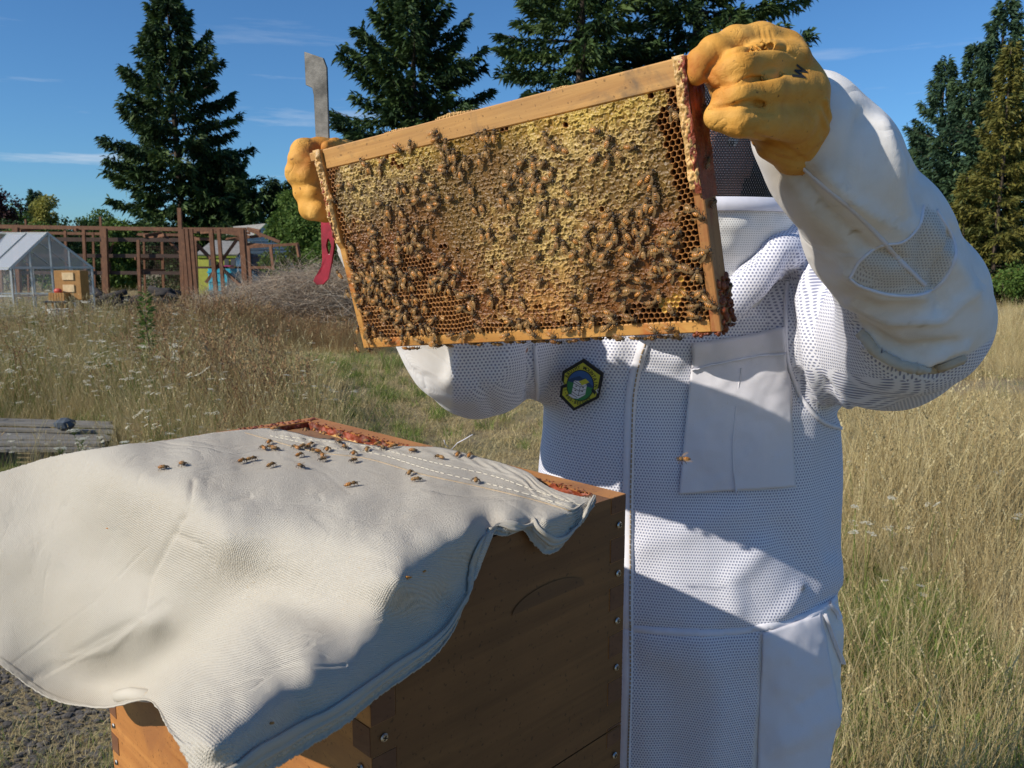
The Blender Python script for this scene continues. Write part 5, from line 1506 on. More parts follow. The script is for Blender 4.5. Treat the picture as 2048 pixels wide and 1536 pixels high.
hem = hemB*colmask+hemL*(1-colmask)
backmask = np.clip((np.arange(NU)/NU-.45)/.04, 0, 1)[:, None]
# rows of stitches run parallel to the back edge, measured in the picture of the cloth's own surface
hem += backmask*(.0011*(1/(1+np.exp((eT-.040)/.0007)))+.0006*(1/(1+np.exp((eT-.012)/.0007)))
                 -.0004*np.exp(-((eT-.018)/.0012)**2)-.0004*np.exp(-((eT-.032)/.0012)**2))
ripple = backmask*np.exp(-((eT-.026)/.013)**2)*.0009*np.sin(lenU/.0042+fbm(pn*.6, 2, 4).reshape(PX.shape)*2)
edge_j = np.exp(-(eB/.004)**2)*fbm(pn*9, 2, 77).reshape(PX.shape)*.0005
cre = 0
for pts in ([(385,960),(372,1015),(345,1080),(303,1160),(287,1235)], [(500,985),(420,1003),(362,1038)], [(352,1072),(402,1092),(424,1128)], [(20,1330),(190,1205),(300,1090)], [(90,1350),(240,1270),(330,1200)], [(560,905),(650,940),(700,985)], [(850,985),(1000,1000),(1060,1040)], [(620,1290),(690,1255),(760,1240)], [(420,1385),(560,1330),(690,1330)]):
    d_, _ = seg_dist(PX.ravel(), PY.ravel(), pts); tp = .35+.65*np.clip(fbm(pn*.9, 2, 3)+.4, 0, 1); cre = cre-(tp*(.00055*np.exp(-(d_/3.2)**2)-.00022*np.exp(-((d_-7)/4.)**2))).reshape(PX.shape)
mm = mm+cre
G = G+Nn*(mm+hem+ripple+edge_j)[..., None]
# ragged edge: push border vertices in the sheet
jag = fbm(np.stack([lenU[:, -1]*900, 0*lenU[:, -1], 0*lenU[:, -1]], 1), 2, 12)*.0007
dvn = dv/np.linalg.norm(dv, axis=-1, keepdims=True)
for k in range(4): G[:, -1-k] += dvn[:, -1-k]*(jag*(1-k/4))[:, None]
jag2 = fbm(np.stack([lenU[:, 0]*700, 0*lenU[:, 0], 0*lenU[:, 0]], 1), 2, 22)*.0009
for k in range(3): G[:, k] += dvn[:, k]*(jag2*(1-k/3))[:, None]
CLV = G.reshape(-1, 3)
ii = (np.arange(NU-1)[:, None]*NV+np.arange(NV-1)[None, :]).ravel()
CLQ = np.stack([ii, ii+1, ii+NV+1, ii+NV], 1) if s_ < 0 else np.stack([ii, ii+NV, ii+NV+1, ii+1], 1)
cloth = link('canvas_cover', np_mesh('canvas_cover', CLV, CLQ, M_CLOTH, True, None, np.stack([CLV@(np.array(hu)*.85+np.array([0, 0, .53])), CLV@(np.array(hw)*.85-np.array([0, 0, .53]))], 1)))
tag(cloth, 'creamy white canvas cloth draped over the top of the open beehive', 'cloth')
sol = cloth.modifiers.new('thickness', 'SOLIDIFY'); sol.thickness = .0013; sol.offset = -1
bvh_cloth = BVHTree.FromPolygons([tuple(v) for v in CLV.tolist()], [tuple(q) for q in CLQ.tolist()])
def cast(bvh, px, py):
    r = ray(px, py).normalized(); h = bvh.ray_cast(CAM, r)
    return (h[0], h[1]) if h[0] is not None else (None, None)
def strip(bvh, pts, width, off, name, m, parent, dash=None, n=None, th=0.0006, wpx=None):
    """a narrow strip laid on a surface, following picture positions"""
    p = resample(pts, n or max(8, int(sum(math.hypot(b[0]-a[0], b[1]-a[1]) for a, b in zip(pts, pts[1:]))/5)))
    W3 = [cast(bvh, a, b) for a, b in p]; W3 = [w for w in W3 if w[0] is not None]
    mb = MB(); L = 0; prev = None; seg = []
    def flush(seg):
        if len(seg) < 2: return
        vs = []; fs = []
        for i, (c, nn) in enumerate(seg):
            t = (seg[min(i+1, len(seg)-1)][0]-seg[max(i-1, 0)][0]).normalized(); s = t.cross(nn).normalized()
            vs += [c-s*width/2+nn*off*.2, c-s*width*.42+nn*(off+th), c+s*width*.42+nn*(off+th), c+s*width/2+nn*off*.2]
        for i in range(len(seg)-1):
            for k in range(3): fs.append((i*4+k, i*4+k+1, i*4+4+k+1, i*4+4+k))
        mb.add(vs, fs)
    if dash:
        # resample in 3D and cut in dashes
        on = True; acc = 0; seg = [W3[0]]
        for a, b in zip(W3, W3[1:]):
            d = (b[0]-a[0]).length; k = max(1, int(d/(dash[0]/3)))
            for j in range(1, k+1):
                q = (a[0].lerp(b[0], j/k), a[1]); acc += d/k
                if on: seg.append(q)
                if acc > (dash[0] if on else dash[1]):
                    if on: flush(seg)
                    seg = [q]; on = not on; acc = 0
        if on: flush(seg)
    else: flush(W3)
    ob = mb.build(name, m, None, True)
    if parent is not None:
        ob.parent = parent
    return ob
# doubled hem: one folded layer on top of the edge, one peeping out below it
def hem_layer(name, r0, r1, off, out, k=9, wob=0):
    i0 = int(np.argmax(B_[:, 0] > 408)); rows = []
    for j in range(k):
        t = r0+(r1-r0)*j/(k-1)                        # metres from the edge
        row = []
        for i in range(i0, NU):
            e = eB[i]; q = int(np.clip(np.searchsorted(-e, -max(t, 0)), 1, NV-1))
            a, b = e[q-1], e[q]; f = 0 if a == b else np.clip((a-max(t, 0))/(a-b), 0, 1)
            p = G[i, q-1]*(1-f)+G[i, q]*f
            if t < 0: p = G[i, -1]-dvn[i, -1]*t
            taper = min(1, (i-i0)/12)
            row.append(p+Nn[i, min(q, NV-3)]*off*taper*(1 if j not in (0, k-1) else .55)+Nn[i, -1]*wob*math.sin(i*.21)*0)
        rows.append(row)
    V = np.array(rows).transpose(1, 0, 2); n, m = V.shape[:2]
    ii = (np.arange(n-1)[:, None]*m+np.arange(m-1)[None, :]).ravel()
    Qh = np.stack([ii, ii+m, ii+m+1, ii+1], 1)
    u = np.linspace(0, 1, n)*1.2
    uv = np.stack([np.repeat(u, m), np.tile(np.linspace(0, .013, m), n)], 1)
    ob = link(name, np_mesh(name, V.reshape(-1, 3), Qh, M_HEM, True, None, uv), cloth)
    so = ob.modifiers.new('thickness', 'SOLIDIFY'); so.thickness = .0012; so.offset = 0
    return ob
hem_layer('hem', .0115, .0035, .0019, 0)
hem_layer('hem', .004, -.0045, -.0024, 0)
strip(bvh_cloth, [(490,866),(624,903),(734,918),(843,949),(949,972),(1058,998),(1142,1022)], .0008, .0003, 'seam_thread', M_SEAM, cloth)
strip(bvh_cloth, [(560,872),(660,884),(745,895),(870,926),(988,953),(1066,980),(1160,1011)], .0005, .0002, 'stitching', M_THREAD, cloth, (.0055, .002))
strip(bvh_cloth, [(540,872),(650,894),(753,908),(870,943),(988,971),(1066,992),(1150,1017)], .0005, .0002, 'stitching', M_THREAD, cloth, (.0055, .002))
def thread(pts, r=.0005):
    mb = MB(); mb.tube([P(*p) for p in pts], r, 5); return mb.build('loose_thread', M_TAPE, cloth, True)
thread([(902,900,.99),(915,886,.98),(930,878,.97),(945,869,.965)]); thread([(896,894,.985),(890,888,.98),(888,880,.975)])
thread([(583,862,1.1),(583,852,1.1),(586,846,1.1)]); thread([(628,858,1.1),(634,852,1.1),(640,849,1.1)])
M_STAIN = plain('honey_stain', (.62, .47, .22), .7, var=.3, sc=200)
M_WAXBIT = plain('orange_wax_crumb', (.55, .22, .03), .5, var=.3, sc=200)
mb = MB(); rr = random.Random(8)
for (cx, cy, n, s) in [(818,1155,5,6),(850,1143,2,4),(541,1446,3,3),(215,1056,1,2),(972,962,0,10)]:
    for k in range(n):
        h = cast(bvh_cloth, cx+rr.uniform(-s, s), cy+rr.uniform(-s, s)*.4)
        if h[0] is not None: mb.ball(h[0]+h[1]*.0003, (rr.uniform(.0008, .002), rr.uniform(.0005, .001), .0006), 6, 4)
mb.build('wax_crumb', M_WAXBIT, cloth, True)
# rolled corner of the hem at the lower left
mb = MB(); mb.tube([P(236, 1392, .835), P(262, 1388, .82), P(300, 1392, .78)], [.0062, .0066, .006], 10)
mb.build('rolled_hem', M_HEM, cloth, True)
# ------------------------------------------------------------------ the beekeeper
person = empty('person', (.29, 1.33, 0))
tag(person, 'person in white bee suit, black veil and yellow gloves holding up the hive frame', 'person')
Z0 = CAMZ
CX, CY = .290, 1.325
M_SKIN = plain('skin', (.40, .20, .15), .5, var=.08, sc=20, bump=.1)
M_HAIR = plain('dark_cap', (.03, .028, .03), .8, var=.3, sc=60, bump=.4)
M_EYE = plain('eye_white', (.7, .68, .64), .2, var=.05); M_IRIS = plain('iris', (.05, .04, .03), .2)
M_BOOT = plain('rubber_boot', (.06, .07, .06), .5, var=.2, sc=20)
HX, HY, HZc = .272, 1.262, Z0+.148
# joints (world)
shL = P(1640, 575, 1.26); elL = P(1858, 660, .985); wrL = P(1608, 292, .775)
shR = P(1105, 590, 1.29); elR = P(950, 722, 1.13); wrR = P(690, 400, 1.03)
def body_mesh():
    s = SDF((-.30, .60, -.01), (.95, 1.75, Z0+.34), .0095)
    s.tower([(Z0-.02, CX, CY+.02, .17, .09), (Z0-.10, CX, CY+.01, .20, .11), (Z0-.30, CX, CY, .185, .12), (Z0-.5, CX, CY, .17, .115), (Z0-.66, CX, CY, .185, .125)], .03)
    for sx in (-1, 1):
        s.chain([(CX+sx*.10, CY, .86), (CX+sx*.13, CY-.02, .48), (CX+sx*.14, CY+.02, .09)], [.095, .06, .042], .03)
        s.cap((CX+sx*.14, CY+.03, .05), (CX+sx*.16, CY-.12, .04), .04, .035, .02)
    s.chain([shL, elL, wrL], [.055, .042, .028], .02); s.chain([shR, elR, wrR], [.055, .042, .028], .02)
    s.chain([(CX, CY+.01, Z0-.06), (HX, HY+.02, HZc-.08)], [.062, .058], .03)
    s.ell((HX, HY, HZc+.02), (.077, .098, .105), .01)
    s.ell((HX, HY-.025, HZc-.055), (.055, .068, .055), .03)
    # face looks at the frame (towards the camera, a little down and left)
    s.cap((HX-.004, HY-.088, HZc+.022), (HX-.006, HY-.112, HZc-.018), .009, .013, .012)
    s.cap((HX-.04, HY-.080, HZc+.036), (HX+.035, HY-.080, HZc+.036), .012, .012, .015)
    for sx in (-1, 1):
        s.ell((HX+sx*.030, HY-.098, HZc+.014), (.015, .012, .010), -.001)
        s.ell((HX+sx*.079, HY+.008, HZc+.0), (.010, .020, .032), .006)
    s.cap((HX-.022, HY-.094, HZc-.045), (HX+.018, HY-.094, HZc-.045), .007, .007, .008)
    s.cap((HX-.024, HY-.104, HZc-.045), (HX+.020, HY-.104, HZc-.045), .0025, .0025, -.001)
    V, Q = s.surface(); return np_mesh('body', V, Q, M_SKIN)
body = attach(link('body', body_mesh()), person)
mb = MB()
for sx in (-1, 1): mb.ball((HX+sx*.030, HY-.079, HZc+.014), (.012, .012, .012), 12, 8)
attach(mb.build('eye', M_EYE, None, True), person)
mb = MB()
for sx in (-1, 1): mb.ball((HX+sx*.030-.001, HY-.0888, HZc+.010), (.005, .003, .005), 10, 6)
attach(mb.build('iris', M_IRIS, None, True), person)
s = SDF((HX-.12, HY-.17, HZc), (HX+.12, HY+.13, HZc+.16), .004)
s.ell((HX, HY+.004, HZc+.036), (.086, .106, .100), .0); s.cap((HX-.04, HY-.12, HZc+.062), (HX+.04, HY-.12, HZc+.062), .006, .006, .03); s.ell((HX, HY-.03, HZc-.04), (.2, .16, .08), -.001)
V, Q = s.surface(); attach(link('cap', np_mesh('cap', V, Q, M_HAIR)), person)

# --- suit: one skin over torso, sleeves and legs
W0 = Vector((0, CP, -SP))
def suit():
    H = .0068
    s = SDF((-.22, .62, .10), (1.06, 1.66, Z0+.215), H)
    R = lambda py, y=1.175: Z0-y*math.tan(PITCH+math.atan((py-768)/F))
    rows = [(R(452, 1.31), CX, CY+.03, .10, .078), (R(490, 1.31), CX, CY+.02, .18, .105), (R(540, 1.30), CX+.002, CY+.01, .238, .132), (R(620, 1.30), CX, CY, .250, .146),
            (R(840), CX, CY, .240, .152), (R(1000), CX, CY, .246, .156), (R(1180), CX+.002, CY-.005, .249, .166), (R(1300), CX+.004, CY-.008, .253, .170),
            (R(1400), CX+.007, CY-.004, .259, .164), (R(1536), CX+.003, CY, .252, .156), (.66, CX, CY, .25, .152), (.58, CX, CY, .24, .145)]
    s.tower(rows, .03, 2.25)
    for sx in (-1, 1):
        s.chain([(CX+sx*.115, CY, .66), (CX+sx*.13, CY-.02, .46), (CX+sx*.14, CY+.02, .13)], [.118, .10, .082], .03)
    # left arm of the wearer (right in the picture)
    arm = [P(1600, 600, 1.29), P(1700, 640, 1.20), P(1785, 662, 1.10), P(1826, 648, 1.015), P(1824, 596, .955), P(1752, 466, .88), P(1672, 332, .81), P(1618, 258, .785)]
    s.chain(arm, [.114, .116, .101, .085, .076, .067, .057, .052], .022)
    s.cap(P(1625, 520, 1.29), P(1700, 600, 1.22), .068, .09, .05)
    # right arm of the wearer
    arm2 = [P(1120, 590, 1.35), P(1040, 680, 1.30), P(960, 712, 1.21), P(925, 690, 1.14), P(820, 560, 1.09), P(735, 440, 1.05), P(700, 405, 1.04)]
    s.chain(arm2, [.105, .092, .082, .074, .066, .055, .045], .03)
    # rolled hood fabric around the neck
    roll = [P(1640, 458, 1.28), P(1600, 472, 1.19), P(1552, 515, 1.135), P(1500, 565, 1.125), P(1450, 608, 1.125), P(1350, 640, 1.13), P(1250, 600, 1.15), P(1180, 520, 1.22)]
    s.chain(roll, [.034, .034, .031, .026, .023, .024, .027, .032], .016)
    V, Q = s.surface()
    V = relax(V, Q, 3, .5)
    px, py = to_px(V)
    N = normals(V, Q)
    arms = [np.array([list(p) for p in arm]), np.array([list(p) for p in arm2])]
    def near(chain):
        best = np.full(len(V), 9.); par = np.zeros(len(V)); L = 0; T = []
        for a, b in zip(chain[:-1], chain[1:]):
            d = b-a; l = np.linalg.norm(d); t = np.clip(((V-a)@d)/l**2, 0, 1)
            r = np.linalg.norm(V-a-t[:, None]*d, axis=1); m = r < best; best[m] = r[m]; par[m] = L+t[m]*l; L += l
        return best, par, L
    b1, p1, L1 = near(arms[0]); b2, p2, L2 = near(arms[1])
    fz = np.clip((.30-N[:, 1])/.5, 0, 1); front = fz*fz*(3-2*fz)
    # --- folds
    dsp = np.zeros(len(V))
    def fold(pts, w, a, mask=None):
        d, _ = seg_dist(px, py, pts); g = a*np.exp(-(d/w)**2)*front
        nonlocal dsp; dsp = dsp+(g if mask is None else g*mask)
    tor = (V[:, 1] > 1.09)
    A = p1 > .12
    for pts, w, a in [
        ([(1590,520),(1570,600),(1580,700),(1600,800)], 18, -.012), ([(1625,520),(1605,600),(1620,700),(1650,800)], 16, .012), ([(1655,540),(1640,640),(1665,760)], 14, -.014),
        ([(1700,600),(1690,700),(1705,800)], 16, .012), ([(1735,660),(1720,760),(1712,820)], 12, -.010), ([(1700,835),(1640,800),(1590,760)], 12, -.008),
        ([(1290,700),(1350,720),(1390,690)], 22, .010), ([(1240,690),(1210,730),(1180,760)], 26, .010), ([(1140,700),(1110,760),(1085,850)], 24, -.008),
        ([(1520,1100),(1460,1160),(1470,1220)], 22, .006), ([(1560,1060),(1600,1140),(1640,1200)], 30, -.006), ([(1660,860),(1650,1000),(1665,1100)], 22, -.007),
        ([(1480,1020),(1380,1060),(1290,1090)], 26, .004), ([(1250,1300),(1330,1380),(1350,1500)], 40, -.006), ([(1400,1280),(1440,1400),(1420,1536)], 40, .008),
        ([(1600,1180),(1560,1230),(1530,1260)], 16, .006), ([(1690,1200),(1660,1260),(1690,1330)], 16, -.007), ([(1715,1400),(1660,1430),(1560,1480)], 22, .006), ([(1700,1350),(1600,1400)], 14, -.005),
        ([(1695,1180),(1600,1235),(1500,1262),(1400,1262),(1250,1258)], 9, -.005), ([(1500,640),(1440,680)], 30, .006)]:
        fold(pts, w, a, tor)
    for pts, w, a in [
        ([(1600,350),(1650,420),(1740,500),(1800,520)], 12, -.006), ([(1640,330),(1700,400),(1800,460)], 14, .005), ([(1720,230),(1700,330),(1690,420)], 12, -.004),
        ([(1760,250),(1790,330),(1800,420)], 16, .005), ([(1830,350),(1850,450),(1840,540)], 14, -.005), ([(1690,540),(1760,590),(1850,590)], 12, .004),
        ([(1700,600),(1780,640),(1880,640),(1940,580)], 9, .005), ([(1720,650),(1800,700),(1900,690)], 14, -.006), ([(1900,470),(1870,560),(1880,620)], 12, -.006),
        ([(1730,680),(1780,715),(1850,722),(1930,690)], 7, .007), ([(1850,440),(1900,520),(1950,600)], 18, .005), ([(1745,705),(1800,745),(1880,745)], 10, -.008)]:
        fold(pts, w*.85, a*1.55, p1 > .16)
    for pts, w, a in [([(1000,690),(960,760),(985,815)], 14, -.006), ([(930,690),(900,760)], 14, .006), ([(1060,700),(1060,830)], 10, -.012)]:
        fold(pts, w, a, p2 > .04)
    n3 = fbm(V*np.array([7, 7, 4.5]), 3, 5)*.0045+fbm(V*np.array([26, 26, 14]), 2, 8)*.0012
    V = V+N*(dsp+n3)[:, None]
    V = relax(V, Q, 1, .4)
    # --- fabric of each patch of the suit, by place on the garment
    px, py = to_px(V)
    on1 = (b1 < .16) & (p1 > .13) & (V[:, 1] < 1.30)
    fab = np.zeros(len(V))
    def soft(poly, w=5.0):
        ins = in_poly(px, py, poly); d, _ = seg_dist(px, py, poly+poly[:1]); return np.clip(.5+np.where(ins, d, -d)/(2*w), 0, 1)
    cuffs = (V[:, 1] < 1.08) & (p1 > .20)
    fab = np.where(cuffs & (px > 1500), 1.0, fab)
    meshy = soft([(1560,540),(1660,545),(1700,592),(1722,650),(1752,695),(1800,730),(1860,738),(1928,715),(2060,630),(2060,900),(1560,900)])*(p1 < .44)
    fab = fab*(1-meshy)
    vent = soft([(1700,556),(1722,520),(1762,492),(1806,484),(1838,452),(1848,412),(1872,424),(1902,476),(1908,508),(1898,540),(1874,570),(1840,588),(1780,588),(1722,572)])*(cuffs & (N[:, 1] < .45))
    fab = fab+vent*(1-meshy)
    on2 = p2 > .10
    fab = np.where(on2 & (px < 940) & (V[:, 1] < 1.25), np.clip(.5+(905-px)/10, 0, 1), fab)
    roll3 = np.array([list(p) for p in roll]); br, pr, _ = near(roll3)
    trz = soft([(1520,1262),(1640,1225),(1698,1185),(1790,1180),(1820,1800),(1480,1800),(1515,1400)])*(V[:, 2] < Z0-.42)
    fab = np.maximum(fab, trz)
    fab[(V[:, 2] < .60)] = 1
    dirt = np.zeros(len(V))
    for (cx_, cy_, w) in [(1607,1178,5),(1600,390,3),(1636,403,5),(1664,378,3),(1710,460,5),(1845,650,4),(1665,345,4),(1712,555,3)]:
        dirt = np.maximum(dirt, np.exp(-(np.hypot(px-cx_, py-cy_)/w)**2)*front)
    cuffd = (np.exp(-(seg_dist(px, py, [(1570,345),(1625,340),(1660,330)])[0]/26)**2)*.55+np.exp(-(seg_dist(px, py, [(1600,370),(1700,520),(1760,640),(1850,700)])[0]/48)**2)*.42)*cuffs*(fbm(V*60, 2, 3)*.5+.6)
    dirt = np.clip(np.maximum(dirt, cuffd), 0, 1)
    # --- uv in metres, per face corner (torso: round the body; sleeves: round the arm)
    u_t = np.arctan2(V[:, 0]-CX, -(V[:, 1]-CY))*.215; v_t = V[:, 2]
    def arm_uv(ch):
        best = np.full(len(V), 9.); U = np.zeros(len(V)); W = np.zeros(len(V)); L = 0
        for a, b in zip(ch[:-1], ch[1:]):
            d = b-a; l = np.linalg.norm(d); d = d/l; t = np.clip(((V-a)@d)/l, 0, 1)
            q = V-a-t[:, None]*l*d; r = np.linalg.norm(q, axis=1); m = r < best; best[m] = r[m]
            e1 = np.cross(d, [0, 1, 0.]); e1 /= np.linalg.norm(e1); e2 = np.cross(d, e1)
            ang = np.arctan2(q@e1, q@e2); U[m] = (ang*.085)[m]; W[m] = L+t[m]*l; L += l
        return U, W
    ua, va = V[:, 0]+.3*V[:, 1], V[:, 2]-.3*V[:, 1]; ub, vb = V[:, 0]-.2*V[:, 1], V[:, 2]
    reg = np.zeros(len(V), int)
    reg[(p1 > .10) & (b1 < .2) & (V[:, 0] > CX+.2)] = 1; reg[(p2 > .08) & (b2 < .17) & (V[:, 0] < CX-.15)] = 2
    fr_ = reg[Q[:, 0]]
    fr_[(fr_ == 0) & (V[Q[:, 0], 2] > Z0-.14)] = 1
    U = np.stack([u_t, V[:, 0], V[:, 0]], 1)[Q, fr_[:, None]]; W = np.stack([v_t, V[:, 2], V[:, 2]], 1)[Q, fr_[:, None]]
    Nf = np.abs(N[Q[:, 0]]); ax_ = Nf.argmax(1)
    sx = (fr_ > 0) & (ax_ == 0); sz = (fr_ > 0) & (ax_ == 2)
    U[sx] = V[:, 1][Q[sx]]; W[sz] = V[:, 1][Q[sz]]
    # unwrap angular seams
    per = np.where(fr_ == 0, 2*math.pi*.215, 99.)[:, None]
    U = U+np.where(U-U[:, :1] > per/2, -per, 0)+np.where(U-U[:, :1] < -per/2, per, 0)
    uv = np.stack([U.ravel(), W.ravel()], 1)
    return V, Q, np_mesh('bee_suit', V, Q, M_SUIT, True, {'fab': fab, 'dirt': dirt}, uv)
SV, SQ, sme = suit()
suit_o = attach(link('bee_suit', sme), person)
bvh_suit = BVHTree.FromPolygons([tuple(v) for v in SV.tolist()], [tuple(q) for q in SQ.tolist()])
def patch(bvh, quad, n, m, off, th, name, mater, bulge=0, wr=0, seed=0, uvs=True):
    """cloth patch over the picture quad tl,tr,br,bl laid on the body"""
    tl, tr, br, bl = [np.array(q, float) for q in quad]
    V = np.zeros((n, m, 3)); ok = True; last = None
    for i in range(n):
        for j in range(m):
            u, v = i/(n-1), j/(m-1)
            p = (tl*(1-u)+tr*u)*(1-v)+(bl*(1-u)+br*u)*v
            h = cast(bvh, p[0], p[1])
            if h[0] is None: h = (last[0], last[1])
            last = h
            w = np.array([p[0], p[1], 0.])[None, :]
            o = off+bulge*math.sin(math.pi*u)*math.sin(math.pi*v)
            if wr: o += wr*float(fbm(w/38, 3, seed)[0])
            V[i, j] = h[0]+h[1]*o
    i = (np.arange(n-1)[:, None]*m+np.arange(m-1)[None, :]).ravel()
    lu = np.cumsum(np.linalg.norm(np.diff(V, axis=0, prepend=V[:1]), axis=-1), 0); lv = np.cumsum(np.linalg.norm(np.diff(V, axis=1, prepend=V[:, :1]), axis=-1), 1)
    me = np_mesh(name, V.reshape(-1, 3), np.stack([i, i+m, i+m+1, i+1], 1)[:, ::-1], mater, True, None, np.stack([lu.ravel(), lv.ravel()], 1))
    ob = attach(link(name, me), person)
    so = ob.modifiers.new('thickness', 'SOLIDIFY'); so.thickness = th; so.offset = 0
    return ob
def att(o): return attach(o, person)
patch(bvh_suit, [(1385,688),(1572,653),(1586,972),(1357,987)], 40, 60, .005, .0016, 'chest_pocket', M_POCKET, .004, .0016, 3)
patch(bvh_suit, [(1383,690),(1573,654),(1575,700),(1379,735)], 34, 8, .0072, .0018, 'pocket_flap', M_POCKET, .002, .0016, 5)
for pts in ([(1478,735),(1470,800),(1462,900),(1470,985)],): strip_o = strip(bvh_suit, pts, .0024, .0090, 'pocket_seam', M_POCKET, None); att(strip_o)
att(strip(bvh_suit, [(1380,738),(1480,716),(1576,702)], .0018, .0105, 'pocket_seam', M_TAPE, None))
att(strip(bvh_suit, [(1300,640),(1287,690),(1272,740),(1262,800),(1258,900),(1256,1000),(1257,1100),(1256,1200),(1256,1300),(1254,1400),(1250,1545)], .016, .0035, 'zip_placket', M_TAPE, None))
att(strip(bvh_suit, [(1290,690),(1276,740),(1267,800),(1264,900),(1262,1000),(1262,1100),(1261,1200),(1262,1300),(1260,1400),(1256,1545)], .0022, .0055, 'zip_teeth', M_SEAM, None, (.004, .0014)))
att(strip(bvh_suit, [(1252,1257),(1330,1262),(1420,1265),(1510,1257),(1600,1237),(1660,1208),(1697,1172)], .011, .0012, 'waist_band', M_TAPE, None))
att(strip(bvh_suit, [(1575,560),(1572,640),(1576,720),(1600,790),(1640,840),(1690,860)], .006, .003, 'armhole_seam', M_TAPE, None))
att(strip(bvh_suit, [(1068,690),(1074,780),(1078,900)], .006, .003, 'armhole_seam', M_TAPE, None))
att(strip(bvh_suit, [(1600,330),(1650,375),(1710,425),(1760,475),(1800,520),(1850,570)], .0045, .0008, 'sleeve_seam', M_POCKET, None))
att(strip(bvh_suit, [(1700,558),(1722,573),(1780,590),(1840,590),(1876,572),(1900,541),(1911,508),(1904,474),(1873,420)], .0036, .0008, 'sleeve_seam', M_TAPE, None))
att(strip(bvh_suit, [(1700,556),(1722,520),(1762,492),(1806,484),(1838,452),(1848,410)], .0028, .0006, 'sleeve_seam', M_TAPE, None))
att(strip(bvh_suit, [(1722,662),(1750,700),(1800,728),(1860,736),(1925,715)], .012, .0055, 'sleeve_hem', M_HEM, None))
patch(bvh_suit, [(1524,1266),(1640,1226),(1700,1560),(1512,1560)], 30, 46, .003, .0014, 'hip_pocket', M_POCKET, .003, .002, 9)
att(strip(bvh_suit, [(1645,1228),(1668,1290),(1690,1350),(1704,1400)], .0035, .007, 'pocket_seam', M_TAPE, None))
att(strip(bvh_suit, [(1655,1205),(1670,1222),(1676,1238)], .008, .006, 'zip_pull', M_TAPE, None))

